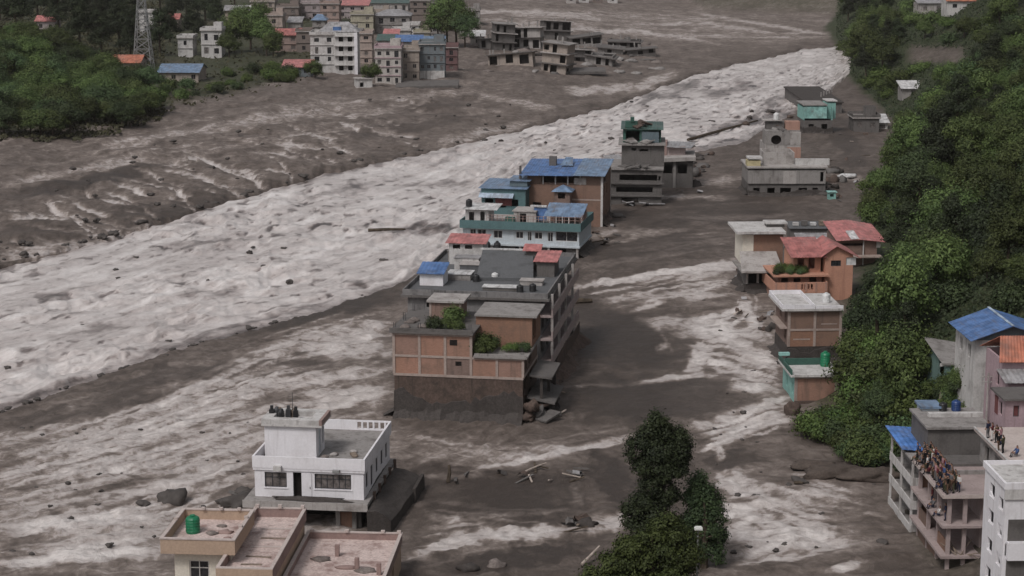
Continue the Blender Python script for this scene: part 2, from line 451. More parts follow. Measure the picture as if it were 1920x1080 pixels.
# ---- ground sheet
def r_steps():
    c = np.arange(-1010, 1011, 3.0) / FOC
    l = -np.geomspace(1.0, 0.285, 22); r = np.geomspace(0.285, 1.0, 22)
    return np.concatenate([l, c, r])
def y_steps():
    a = [gp(960, p)[1] for p in np.arange(1110, -2, -2.6)]
    near = list(np.linspace(-40, a[0] - 1.5, 26))
    far = list(np.geomspace(a[-1] + 6, 2400, 34))
    return np.array(near + a + far)
RR, YY = r_steps(), y_steps()
nx, ny = len(RR), len(YY)
Yg = np.repeat(YY, nx)
Xg = np.tile(RR, ny) * np.maximum(np.repeat(YY, nx), 25.0)
Zg = height(Xg, Yg)
pxg, pyg = proj(Xg, np.maximum(Yg, 30), Zg)
tg = flow_t(pxg, pyg)
sg = 0.5 * Xg + 0.86 * Yg
foam = strokes(pxg, pyg, FOAM)
dark = strokes(pxg, pyg, DARK, 1.4, 0.7)
def wash_field(px, py, X, Y, s_, t_, foam, dark):
    """how much pale, moving water lies over the mud: 0 slack dark mud, 1 white water"""
    b1 = bank(1, px)
    w = np.full(px.shape, 0.215)
    lf = smooth(790, 700, px) * smooth(-4, 60, py - b1)                       # shallow flood left of the houses
    w += lf * 0.17
    w += 0.16 * smooth(1290, 1350, px) * smooth(1690, 1560, px) * smooth(855, 900, py)      # lower right
    w += 0.15 * smooth(1210, 1330, px) * smooth(1510, 1450, px) * smooth(480, 540, py) * smooth(860, 780, py)
    w += 0.065 * smooth(-5, 20, bank(0, px) - py)                              # left bank and gravel plain
    w += 0.05 * smooth(860, 960, px) * smooth(110, 60, py) * smooth(1600, 1540, px)
    w += 0.07 * smooth(740, 780, px) * smooth(1100, 1000, px) * smooth(800, 830, py) * smooth(880, 850, py)
    act = 0.25 + 0.75 * np.clip(lf + smooth(1290, 1400, px) * smooth(480, 560, py) + 0.2 * smooth(-5, 20, bank(0, px) - py), 0, 1)
    w += act * (0.10 * fbm(s_ / 16, t_ / 5.0, 4, 51) + 0.05 * fbm(X / 7, Y / 7, 3, 52))
    return np.clip(w + foam * 0.60 - dark * 0.30, 0, 1.15)
wash = wash_field(pxg, pyg, Xg, Yg, sg, tg, foam, dark)
d_hill = Xg - foot_x(Yg)
veg = smooth(-0.5, 3.0, d_hill + 1.2 * noise(Xg / 4, Yg / 4, 21))
lv_edge = np.interp(pxg, [-900, 0, 120, 200, 300, 330, 460, 600, 660, 700], [330, 256, 250, 240, 212, 196, 172, 140, 105, 60])
vegl = smooth(-4, 14, lv_edge + 5 * noise(pxg / 25, pyg / 9, 22) - pyg) * smooth(730, 660, pxg) * (Yg > 300)
vegf = smooth(0, 40, Yg - np.interp(pxg, [-2000, 0, 800, 1250, 1320, 1600, 3000], [1060, 1060, 1250, 1080, 900, 860, 800])) * 0.6
veg = np.clip(np.maximum(np.maximum(veg, vegl * 0.85), vegf), 0, 1)
veg *= (1 - 0.9 * smooth(20, 12, np.abs(pyg - 102)) * smooth(1690, 1720, pxg) * smooth(1825, 1790, pxg))
veg = veg * (1 - 0.85 * smooth(0, 30, 175 - Yg) * smooth(60, 40, Xg))
# relief of the mud: ridges along the flow, lumps, foam standing a little proud
calm = 1 - 0.75 * dark
rel = 0.20 * calm * fbm(sg / 9, tg / 2.2, 4, 31) + 0.10 * calm * fbm(Xg / 2.2, Yg / 2.2, 3, 32)
bank_l = smooth(0, 8, bank(0, pxg) - pyg) * smooth(1250, 1000, pxg)
rel -= bank_l * np.clip(foam, 0, 1) * 0.7
rel += bank_l * (0.8 * fbm(Xg / 16, Yg / 11, 4, 33) + 0.22 * np.abs(noise(Xg / 5, Yg / 3, 34)))
rel += np.clip(wash - .25, 0, 1) * (0.05 + 0.45 * fbm(Xg / 3.2, Yg / 3.2, 3, 35))
rel += veg * 0.5 * fbm(Xg / 3, Yg / 3, 3, 36)
rel *= smooth(90, 140, Yg)
Zg2 = Zg + rel
idx = np.arange(nx * ny).reshape(ny, nx)
Fg = np.stack([idx[:-1, :-1].ravel(), idx[:-1, 1:].ravel(), idx[1:, 1:].ravel(), idx[1:, :-1].ravel()], 1)

def ground_material():
    t = NT('flood_mud')
    fl = t.attr('flow').outputs['Vector']
    po = t.geopos()
    fo = t.attr('foam').outputs['Fac']; dk = t.attr('dark').outputs['Fac']; vg = t.attr('veg').outputs['Fac']
    wa = t.attr('wash').outputs['Fac']
    ns = t.noise(t.mapping(fl, (0.10, 0.30, 1)), 1.0, 6, 0.62, 0.9)
    nf = t.noise(po, 0.55, 7, 0.66, 0.7)
    nw = t.noise(po, 0.07, 5, 0.6)
    nt = t.noise(po, 1.6, 6, 0.7)
    act = t.math('ADD', 0.22, t.math('MULTIPLY', wa, 1.0))
    v = t.math('ADD', wa, t.math('MULTIPLY', t.math('SUBTRACT', ns, 0.5), t.math('MULTIPLY', act, 0.95)))
    v = t.math('ADD', v, t.math('MULTIPLY', t.math('SUBTRACT', nf, 0.5), t.math('MULTIPLY', act, 1.35)))
    v = t.math('ADD', v, t.math('MULTIPLY', t.math('SUBTRACT', nt, 0.5), t.math('MULTIPLY', act, 0.60)))
    v = t.math('ADD', v, t.math('MULTIPLY', t.math('SUBTRACT', nw, 0.5), 0.16), True)
    cr = t.node('ShaderNodeValToRGB'); t.l.new(v, cr.inputs[0])
    el = cr.color_ramp.elements
    stops = [(0.0, (0.052, 0.0405, 0.0345)), (0.18, (0.090, 0.0715, 0.0620)), (0.34, (0.158, 0.129, 0.114)), (0.46, (0.247, 0.208, 0.188)), (0.58, (0.39, 0.346, 0.33)), (0.78, (0.50, 0.455, 0.438)), (1.0, (0.64, 0.595, 0.575))]
    while len(el) < len(stops): el.new(0.5)
    for e_, (p_, c_) in zip(el, stops): e_.position = p_; e_.color = (*c_, 1)
    c = cr.outputs[0]; fm = t.ramp(v, 0.4, 0.75)
    gr = t.mix(t.ramp(nt, 0.3, 0.7), (0.020, 0.028, 0.012), (0.048, 0.056, 0.024))
    gr = t.mix(t.ramp(nw, 0.5, 0.72, 0, 0.6), gr, (0.075, 0.062, 0.042))
    t.col(t.mix(vg, c, gr))
    t.rough(t.mix(t.math('MAXIMUM', t.math('MULTIPLY', dk, 0.7), t.math('MULTIPLY', fm, 0.5)), (0.75, 0.75, 0.75), (0.40, 0.40, 0.40)))
    t.spec(0.3)
    t.bump(t.math('ADD', t.math('MULTIPLY', nt, 0.5), nf), 0.6, 0.45)
    return t.m
M_GROUND = ground_material()
gme = np_mesh('ground', np.stack([Xg, Yg, Zg2], 1), Fg, [M_GROUND])
vattr(gme, 'foam', foam); vattr(gme, 'dark', dark); vattr(gme, 'veg', veg); vattr(gme, 'wash', wash)
vattr3(gme, 'flow', np.stack([sg, tg, np.zeros_like(sg)], 1))
ground = link(bpy.data.objects.new('ground', gme)); ground['kind'] = 'structure'

# ---- river
def river_material():
    t = NT('turbid_water')
    fl = t.attr('flow').outputs['Vector']; po = t.geopos()
    dk = t.attr('dark').outputs['Fac']
    n1 = t.noise(t.mapping(fl, (0.045, 0.34, 1)), 1.0, 7, 0.66, 0.5)
    n2 = t.noise(po, 0.36, 6, 0.62, 0.9)
    n3 = t.noise(t.mapping(fl, (0.03, 0.07, 1)), 1.0, 4, 0.6, 0.5)
    n4 = t.noise(po, 1.8, 5, 0.7)
    v = t.math('ADD', 0.70, t.math('MULTIPLY', t.math('SUBTRACT', n1, 0.5), 1.25))
    v = t.math('ADD', v, t.math('MULTIPLY', t.math('SUBTRACT', n2, 0.5), 0.55))
    v = t.math('ADD', v, t.math('MULTIPLY', t.math('SUBTRACT', n3, 0.5), 0.55))
    v = t.math('ADD', v, t.math('MULTIPLY', t.math('SUBTRACT', n4, 0.5), 0.24))
    n5 = t.noise(po, 0.85, 4, 0.6, 0.6)
    v = t.math('SUBTRACT', v, t.ramp(n5, 0.58, 0.74, 0, 0.26))  # finer dark flecks, trough shade put into the water colour
    v = t.math('SUBTRACT', v, t.math('MULTIPLY', dk, 0.56), True)
    cr = t.node('ShaderNodeValToRGB'); t.l.new(v, cr.inputs[0])
    el = cr.color_ramp.elements
    stops = [(0.0, (0.055, 0.042, 0.038)), (0.22, (0.115, 0.092, 0.085)), (0.42, (0.28, 0.238, 0.226)), (0.58, (0.47, 0.418, 0.402)), (0.78, (0.62, 0.57, 0.552)), (1.0, (0.78, 0.735, 0.72))]
    while len(el) < len(stops): el.new(0.5)
    for e_, (p_, c_) in zip(el, stops): e_.position = p_; e_.color = (*c_, 1)
    c = cr.outputs[0]
    t.col(c); t.rough(0.30); t.spec(0.5)
    t.bump(t.math('ADD', n2, t.math('MULTIPLY', n4, 0.2)), 0.4, 0.5)
    return t.m
px1 = np.concatenate([np.arange(-650, -40, 9.0), np.arange(-40, 1700, 2.2)])
nv = 150
VV = np.linspace(-0.03, 1.03, nv)
PXr = np.tile(px1, nv); Vr = np.repeat(VV, len(px1))
b0, b1 = bank(0, PXr), bank(1, PXr)
PYr = b0 + (b1 - b0) * Vr
Xr, Yr = gp(PXr, PYr, -0.3)
tr = flow_t(PXr, PYr) ; sr = 0.5 * Xr + 0.86 * Yr
edge = smooth(-0.03, 0.06, Vr) * smooth(1.03, 0.95, Vr)
wav = 0.55 * fbm(sr / 9, tr / 5, 4, 41) + 0.7 * (0.35 - np.abs(noise(sr / 9, tr / 4.2, 44))) + 0.22 * (0.3 - np.abs(noise(Xr / 2.6, Yr / 2.6, 48))) + 0.05 * fbm(Xr / 1.1, Yr / 1.1, 2, 45)
wav *= 0.25 + 0.75 * smooth(-0.5, 0.5, fbm(sr / 40, tr / 16, 2, 46) + 0.15)
rd = strokes(PXr, PYr, [(.9, 7, [(655, 345), (680, 352)]), (.8, 6, [(690, 432), (760, 430), (880, 425)]), (.7, 5, [(180, 420), (330, 400)]), (.6, 6, [(740, 350), (900, 342)]),
    (.5, 10, [(0, 470), (140, 455)]), (.6, 9, [(60, 560), (140, 548)]), (.6, 12, [(1180, 200), (1330, 150)]), (.55, 12, [(1300, 180), (1420, 160)]), (.6, 10, [(1400, 215), (1500, 170)]),
    (.75, 10, [(1360, 240), (1500, 205)]), (.7, 4, [(1290, 262), (1420, 226)]), (.5, 7, [(560, 370), (700, 350)]), (.5, 5, [(200, 690), (420, 615), (640, 560)]),
    (.7, 7, [(0, 760), (200, 700)]), (.5, 8, [(330, 560), (470, 540)]), (.45, 8, [(60, 640), (260, 600)]), (.5, 8, [(300, 470), (480, 440)])], 1.6, 0.1)
busy = np.clip(0.45 + 0.9 * smooth(900, 1200, PXr) + 0.8 * smooth(520, 400, PYr) * smooth(900, 600, PXr) + 0.7 * noise(sr / 40, tr / 16, 49), 0.15, 1.3)
rd = np.maximum(rd, np.clip(busy, 0, 1.0) * smooth(0.34, 0.95, -fbm(sr / 6.0, tr / 2.6, 3, 47)))  # muddy churn, also darkened as painted shade of the wave troughs
rd = np.maximum(rd, 0.9 * np.clip(busy, 0, 1) * smooth(0.50, 0.80, fbm(sr / 3.4, tr / 1.7, 2, 53)))
rd = np.maximum(rd, 0.75 * smooth(.08, .0, Vr) * smooth(-.2, .5, noise(PXr / 30, PXr * 0, 50)) + 0.6 * smooth(.93, 1.0, Vr))
rd *= 1 - 0.9 * smooth(16, 4, np.abs(PYr - 118)) * smooth(1380, 1420, PXr)      # the smooth bright reach upstream
Zr = -0.28 + 1.0 * wav * edge - 0.5 * (1 - edge) - 0.12 * rd * edge
Zr = np.maximum(Zr, -1.15)
ir = np.arange(len(px1) * nv).reshape(nv, len(px1))
Fr = np.stack([ir[:-1, :-1].ravel(), ir[1:, :-1].ravel(), ir[1:, 1:].ravel(), ir[:-1, 1:].ravel()], 1)
M_RIVER = river_material()
rme = np_mesh('river', np.stack([Xr, Yr, Zr], 1), Fr, [M_RIVER])
vattr(rme, 'dark', rd); vattr3(rme, 'flow', np.stack([sr, tr, np.zeros_like(sr)], 1))
river = link(bpy.data.objects.new('river', rme)); river['kind'] = 'structure'
# ================================================================ materials of the buildings
WHITE = wall_mat('white_plaster', (0.74, 0.72, 0.755), 0.3, (0.36, 0.32, 0.31), streak=0.4, fine=0.05)
OFFWHITE = wall_mat('off_white_plaster', (0.52, 0.50, 0.49), 0.6, (0.19, 0.17, 0.16), streak=0.75)
CREAM = wall_mat('cream_plaster', (0.66, 0.61, 0.52), 0.2, (0.35, 0.29, 0.24), streak=0.25)
TAN = wall_mat('tan_plaster', (0.44, 0.31, 0.22), 0.25, (0.25, 0.18, 0.14), streak=0.25)
PINKDECK = wall_mat('pink_cement_deck', (0.58, 0.455, 0.42), 0.9, (0.215, 0.135, 0.12), streak=0.75, fine=0.25)
COPING = wall_mat('pale_pink_coping', (0.50, 0.42, 0.39), 0.4, (0.27, 0.20, 0.18), streak=0.2)
PINKWALL = wall_mat('dusty_pink_wall', (0.30, 0.20, 0.18), 0.5, (0.16, 0.11, 0.10), streak=0.4)
CONC = wall_mat('grey_concrete', (0.27, 0.25, 0.24), 0.75, (0.09, 0.078, 0.072), streak=0.7)
CONC_L = wall_mat('pale_concrete', (0.38, 0.35, 0.335), 0.7, (0.14, 0.12, 0.11), streak=0.7)
CONC_D = wall_mat('dark_wet_concrete', (0.13, 0.118, 0.113), 0.6, (0.05, 0.045, 0.042))
STAINED = wall_mat('black_stained_plaster', (0.20, 0.19, 0.19), 0.75, (0.035, 0.033, 0.034), streak=0.9)
SLATE = wall_mat('dark_grey_roofing', (0.11, 0.113, 0.12), 0.5, (0.05, 0.05, 0.052), streak=0.35)
MUDWALL = wall_mat('mud_coat', (0.062, 0.052, 0.048), 0.6, (0.030, 0.024, 0.021), fine=0.3)
MUDRED = wall_mat('mud_over_brick', (0.105, 0.070, 0.056), 0.8, (0.045, 0.035, 0.030), fine=0.35, streak=0.85)
SALMON = wall_mat('salmon_plaster', (0.40, 0.22, 0.165), 0.35, (0.20, 0.12, 0.095))
ORANGE = wall_mat('orange_plaster', (0.50, 0.24, 0.155), 0.3, (0.28, 0.14, 0.10))
PINK = wall_mat('pink_plaster', (0.42, 0.29, 0.32), 0.35, (0.20, 0.14, 0.15))
YELLOW = wall_mat('yellow_plaster', (0.48, 0.41, 0.22), 0.4, (0.22, 0.18, 0.11))
PEACH = wall_mat('peach_plaster', (0.52, 0.34, 0.25), 0.35, (0.26, 0.17, 0.13))
TEAL = wall_mat('teal_paint', (0.085, 0.17, 0.18), 0.35, (0.05, 0.07, 0.075), streak=0.3)
TURQ = wall_mat('turquoise_paint', (0.20, 0.42, 0.38), 0.35, (0.10, 0.17, 0.16), streak=0.3)
PALEBLUE = wall_mat('pale_blue_plaster', (0.46, 0.51, 0.55), 0.3, (0.2, 0.21, 0.22), streak=0.4)
BLUEGREY = wall_mat('blue_grey_paint', (0.115, 0.16, 0.185), 0.4, (0.06, 0.065, 0.07))
REDPAINT = wall_mat('dark_red_paint', (0.17, 0.05, 0.05), 0.4, (0.07, 0.035, 0.033))
GREENP = wall_mat('green_paint', (0.04, 0.115, 0.09), 0.6, (0.025, 0.045, 0.04))
BRICK = brick_mat('orange_brick', (0.31, 0.18, 0.14), (0.25, 0.14, 0.108), (0.25, 0.20, 0.175), 0.55)
BRICK_B = brick_mat('brown_brick', (0.24, 0.135, 0.095), (0.19, 0.105, 0.075), (0.20, 0.16, 0.14), 0.45)
FRAMEC = wall_mat('brown_concrete_frame', (0.36, 0.28, 0.245), 0.45, (0.17, 0.125, 0.105))
FRAMEP = wall_mat('pinkish_concrete', (0.37, 0.29, 0.28), 0.4, (0.17, 0.13, 0.125))
T_BLUE = tin_mat('blue_tin', (0.045, 0.145, 0.38))
T_BLUE2 = tin_mat('faded_blue_tin', (0.13, 0.22, 0.36), 0.3)
T_BLUE3 = tin_mat('pale_blue_tin', (0.36, 0.46, 0.58), 0.2)
T_BLUEB = tin_mat('bright_blue_tin', (0.03, 0.19, 0.60), 0.05)
T_RED = tin_mat('red_tin', (0.42, 0.115, 0.10), 0.1)
T_PINK = tin_mat('salmon_red_tin', (0.50, 0.145, 0.135), 0.08)
T_ORANGE = tin_mat('orange_tile', (0.46, 0.13, 0.06), 0.15, 0.7)
T_GREY = tin_mat('grey_tin', (0.30, 0.29, 0.30), 0.4)
T_WHITE = tin_mat('white_tin', (0.58, 0.57, 0.57), 0.25)
T_GREEN = tin_mat('green_tin', (0.035, 0.095, 0.080), 0.4)
T_TURQ = tin_mat('turquoise_tin', (0.23, 0.50, 0.46), 0.08)
TANK_G = plain_mat('green_plastic', (0.012, 0.16, 0.075), 0.4, 0.4, 0.15)
TANK_B = plain_mat('black_plastic', (0.02, 0.02, 0.022), 0.4, 0.4)
TANK_BL = plain_mat('blue_plastic', (0.02, 0.05, 0.16), 0.4, 0.4)
TANK_W = plain_mat('steel_tank', (0.6, 0.6, 0.6), 0.35, 0.5, 0.1)
GLASS = plain_mat('dark_glass', (0.022, 0.022, 0.026), 0.12, 0.6, 0.5)
INSIDE_SHADE = plain_mat('painted_inside_shade', (0.02, 0.017, 0.016), 0.9, 0.1, 0.3)  # near-black colour standing in for the shade inside openings
CURTAIN = plain_mat('curtain_behind_glass', (0.13, 0.115, 0.11), 0.35, 0.5, 0.5)
WOOD = plain_mat('weathered_wood', (0.20, 0.16, 0.13), 0.8, 0.2, 0.35)
WOODP = plain_mat('pale_timber', (0.40, 0.34, 0.30), 0.8, 0.2, 0.25)
METAL = plain_mat('grey_steel', (0.22, 0.22, 0.22), 0.5, 0.5, 0.2)
METAL_D = plain_mat('dark_steel', (0.05, 0.05, 0.055), 0.5, 0.4, 0.2)
BARK = plain_mat('bark', (0.07, 0.055, 0.042), 0.9, 0.1, 0.4)
ROCK = wall_mat('wet_rock', (0.075, 0.064, 0.059), 0.5, (0.035, 0.03, 0.028), rough=0.7)
RUBBLE = wall_mat('rubble_mix', (0.20, 0.165, 0.15), 0.7, (0.07, 0.055, 0.05), fine=0.35)
LAMPW = plain_mat('lamp_cover', (0.72, 0.72, 0.70), 0.4, 0.4, 0.05)

# ================================================================ shapes
def box_vf(x0, x1, y0, y1, z0, z1, V, F):
    n = len(V)
    V += [(x0, y0, z0), (x1, y0, z0), (x1, y1, z0), (x0, y1, z0), (x0, y0, z1), (x1, y0, z1), (x1, y1, z1), (x0, y1, z1)]
    F += [(n, n + 3, n + 2, n + 1), (n + 4, n + 5, n + 6, n + 7), (n, n + 1, n + 5, n + 4), (n + 1, n + 2, n + 6, n + 5), (n + 2, n + 3, n + 7, n + 6), (n + 3, n, n + 4, n + 7)]
def wall_vf(side, w, d, z0, z1, th, ops, V, F):
    """one side of a shell with openings cut through; side f/b/l/r; ops are (u0, u1, za, zb)"""
    L = w if side in 'fb' else d
    a0, a1 = (0, L) if side in 'fb' else (th, d - th)
    us = sorted({a0, a1} | {min(max(u, a0), a1) for o in ops for u in o[:2]})
    zs = sorted({z0, z1} | {min(max(z, z0), z1) for o in ops for z in o[2:]})
    nu, nz = len(us) - 1, len(zs) - 1
    solid = [[True] * nz for _ in range(nu)]
    for i in range(nu):
        for j in range(nz):
            cu, cz = (us[i] + us[i + 1]) / 2, (zs[j] + zs[j + 1]) / 2
            if any(o[0] < cu < o[1] and o[2] < cz < o[3] for o in ops):
                solid[i][j] = False
    def P(u, dep, z):
        if side == 'f': return (u, dep, z)
        if side == 'b': return (u, d - dep, z)
        if side == 'l': return (dep, u, z)
        return (w - dep, u, z)
    flip = side in 'bl'
    def quad(pts):
        n = len(V); V.extend(pts)
        F.append((n, n + 1, n + 2, n + 3) if not flip else (n + 3, n + 2, n + 1, n))
    for i in range(nu):
        for j in range(nz):
            if not solid[i][j]:
                continue
            u0, u1, a, b = us[i], us[i + 1], zs[j], zs[j + 1]
            quad([P(u0, 0, a), P(u1, 0, a), P(u1, 0, b), P(u0, 0, b)])
            quad([P(u1, th, a), P(u0, th, a), P(u0, th, b), P(u1, th, b)])
            if i == 0 or not solid[i - 1][j]: quad([P(u0, th, a), P(u0, 0, a), P(u0, 0, b), P(u0, th, b)])
            if i == nu - 1 or not solid[i + 1][j]: quad([P(u1, 0, a), P(u1, th, a), P(u1, th, b), P(u1, 0, b)])
            if j == 0 or not solid[i][j - 1]: quad([P(u0, th, a), P(u1, th, a), P(u1, 0, a), P(u0, 0, a)])
            if j == nz - 1 or not solid[i][j + 1]: quad([P(u0, 0, b), P(u1, 0, b), P(u1, th, b), P(u0, th, b)])

class Bld:
    """a building: an Empty at its front left foot; x along the front, y away from the camera, z up"""
    def __init__(s, name, label, px, py, z0=0.0, rz=0.0, cat='building', group=None, zref=None):
        X, Y = gp(px, py, z0 if zref is None else zref)
        s.X, s.Y, s.z0, s.rz = X, Y, z0, math.radians(rz)
        s.root = thing(name, label, cat, (X, Y, z0), s.rz, group)
        s.k = px_m(X, Y, z0)
        EXCL.append((X, Y, 0))
    def W(s, px):
        return px / s.k
    def world(s, x, y):
        c, n = math.cos(s.rz), math.sin(s.rz)
        return s.X + c * x - n * y, s.Y + n * x + c * y
    def L(s, px, py, z):
        """local x, y of what the photograph shows at (px, py), taken at local height z"""
        X, Y = gp(px, py, z + s.z0)
        c, n = math.cos(s.rz), math.sin(s.rz)
        return c * (X - s.X) + n * (Y - s.Y), -n * (X - s.X) + c * (Y - s.Y)
    def zt(s, x, y, py):
        X, Y = s.world(x, y)
        return z_at(X, Y, py) - s.z0
    def mesh(s, name, V, F, mat, parent=None, sm=False):
        return mesh_obj(name, V, F, mat, parent or s.root, sm)
    def box(s, name, x0, x1, y0, y1, z0, z1, mat, parent=None):
        V, F = [], []
        box_vf(x0, x1, y0, y1, z0, z1, V, F)
        return s.mesh(name, V, F, mat, parent)
    def boxes(s, name, lst, mat, parent=None):
        V, F = [], []
        for b in lst:
            box_vf(*b, V, F)
        return s.mesh(name, V, F, mat, parent)
    def shell(s, name, x0, y0, w, d, z0, z1, mat, ops=None, th=0.2, sides='fblr', parent=None):
        V, F = [], []
        for sd in sides:
            wall_vf(sd, w, d, z0, z1, th, (ops or {}).get(sd, []), V, F)
        V = [(v[0] + x0, v[1] + y0, v[2]) for v in V]
        return s.mesh(name, V, F, mat, parent)
    def window(s, side, x0, y0, w, d, o, frame=None, pane=None, rec=0.10, bars=1, cross=False, ft=0.06, name='window', parent=None):
        """frame and pane set back in an opening; o = (u0, u1, za, zb) on that side of the shell"""
        u0, u1, za, zb = o
        frame = frame or METAL_D; pane = pane or GLASS
        def bx(ua, ub, da, db, z_a, z_b):
            if side == 'f': return (x0 + ua, x0 + ub, y0 + da, y0 + db, z_a, z_b)
            if side == 'b': return (x0 + ua, x0 + ub, y0 + d - db, y0 + d - da, z_a, z_b)
            if side == 'l': return (x0 + da, x0 + db, y0 + ua, y0 + ub, z_a, z_b)
            return (x0 + w - db, x0 + w - da, y0 + ua, y0 + ub, z_a, z_b)
        e = 0.004
        L = [bx(u0 + e, u1 - e, rec - 0.03, rec + 0.03, za + e, za + ft), bx(u0 + e, u1 - e, rec - 0.03, rec + 0.03, zb - ft, zb - e),
             bx(u0 + e, u0 + ft, rec - 0.03, rec + 0.03, za + ft, zb - ft), bx(u1 - ft, u1 - e, rec - 0.03, rec + 0.03, za + ft, zb - ft)]
        for k in range(bars):
            u = u0 + (u1 - u0) * (k + 1) / (bars + 1)
            L.append(bx(u - ft * .4, u + ft * .4, rec - 0.025, rec + 0.025, za + ft, zb - ft))
        if cross:
            zc = za + (zb - za) * 0.66
            L.append(bx(u0 + ft, u1 - ft, rec - 0.02, rec + 0.02, zc - ft * .4, zc + ft * .4))
        f = s.boxes(name, L, frame, parent)
        s.box('pane', *bx(u0 + ft * .5, u1 - ft * .5, rec + 0.032, rec + 0.05, za + ft * .5, zb - ft * .5), pane, f)
        return f
    def slab(s, name, x0, x1, y0, y1, z, th, mat, parent=None):
        return s.box(name, x0, x1, y0, y1, z - th, z, mat, parent)
    def parapet(s, x0, x1, y0, y1, z0, z1, mat, th=0.15, parent=None, name='parapet', ops=None):
        return s.shell(name, x0, y0, x1 - x0, y1 - y0, z0, z1, mat, ops, th, 'fblr', parent)
    def tin(s, name, p00, p10, p01, p11, mat, th=0.05, rib=0.45, amp=0.035, parent=None, overhang=0.0):
        """corrugated sheet between four corners; the ribs run from the 0-edge to the 1-edge"""
        a, b, c, d = map(Vector, (p00, p10, p01, p11))
        n = max(2, int((b - a).length / rib)) * 2
        nrm = ((b - a).cross(c - a)).normalized()
        if nrm.z < 0: nrm = -nrm
        V, F = [], []
        for i in range(n + 1):
            u = i / n
            h = amp if i % 2 else 0.0
            lo, hi = a.lerp(b, u), c.lerp(d, u)
            V += [tuple(lo + nrm * h), tuple(hi + nrm * h), tuple(lo + nrm * (h - th)), tuple(hi + nrm * (h - th))]
        for i in range(n):
            k = i * 4
            F += [(k, k + 4, k + 5, k + 1), (k + 2, k + 3, k + 7, k + 6), (k, k + 2, k + 6, k + 4), (k + 1, k + 5, k + 7, k + 3)]
        F += [(0, 1, 3, 2), (4 * n, 4 * n + 2, 4 * n + 3, 4 * n + 1)]
        return s.mesh(name, V, F, mat, parent)
    def tank(s, x, y, z, r, h, mat, name='water_tank', label=None, seg=18):
        """a standing plastic tank with ribs, a sloping shoulder and a lid: a thing of its own"""
        X, Y = s.world(x, y)
        t = thing(name, label, 'tank', (X, Y, s.z0 + z))
        prof = [(r * .98, 0), (r, .05 * h)]
        for k in range(4):
            zc = h * (0.14 + 0.17 * k)
            prof += [(r, zc - .025 * h), (r * 1.045, zc), (r, zc + .025 * h)]
        prof += [(r, .78 * h), (r * .82, .88 * h), (r * .42, .93 * h)]
        lathe('body', prof, mat, t, seg)
        lathe('lid', [(r * .40, .925 * h), (r * .40, .985 * h), (r * .34, 1.0 * h)], mat, t, seg)
        return t
EXCL = []
def lathe(name, prof, mat, parent=None, seg=16, cap=True):
    V, F = [], []
    for r, z in prof:
        V += [(r * math.cos(2 * math.pi * k / seg), r * math.sin(2 * math.pi * k / seg), z) for k in range(seg)]
    for i in range(len(prof) - 1):
        for k in range(seg):
            a, b = i * seg + k, i * seg + (k + 1) % seg
            F.append((a, b, b + seg, a + seg))
    F.append(tuple(range(seg))[::-1]); F.append(tuple((len(prof) - 1) * seg + k for k in range(seg)))
    o = mesh_obj(name, V, F, mat, parent)
    return o
def tube_vf(pts, rads, V, F, seg=6):
    """a tapered tube through points"""
    base = len(V)
    P = [Vector(p) for p in pts]
    for i, p in enumerate(P):
        d = (P[min(i + 1, len(P) - 1)] - P[max(i - 1, 0)]).normalized()
        u = d.cross(Vector((0, 0, 1)) if abs(d.z) < 0.9 else Vector((1, 0, 0))).normalized()
        v = d.cross(u)
        for k in range(seg):
            a = 2 * math.pi * k / seg
            V.append(tuple(p + (u * math.cos(a) + v * math.sin(a)) * rads[i]))
    for i in range(len(P) - 1):
        for k in range(seg):
            a, b = base + i * seg + k, base + i * seg + (k + 1) % seg
            F.append((a, b, b + seg, a + seg))
    F.append(tuple(base + k for k in range(seg))[::-1]); F.append(tuple(base + (len(P) - 1) * seg + k for k in range(seg)))
def lump(name, rng, r, mat, parent=None, sub=2, rough=0.35, squash=0.6):
    """an irregular rock or mound"""
    bm = bmesh.new()
    bmesh.ops.create_icosphere(bm, subdivisions=sub, radius=1.0)
    sd = rng.random() * 50
    for v in bm.verts:
        c = v.co
        k = 1 + rough * float(noise(c.x * 1.3 + sd, c.y * 1.3 + c.z * 0.9) + 0.5 * noise(c.x * 3 + sd, c.z * 3 + c.y))
        v.co = Vector((c.x * r[0] * k, c.y * r[1] * k, c.z * r[2] * k))
    me = bpy.data.meshes.new(name); bm.to_mesh(me); bm.free()
    me.polygons.foreach_set('use_smooth', [True] * len(me.polygons))
    me.materials.append(mat)
    return link(bpy.data.objects.new(name, me), parent)
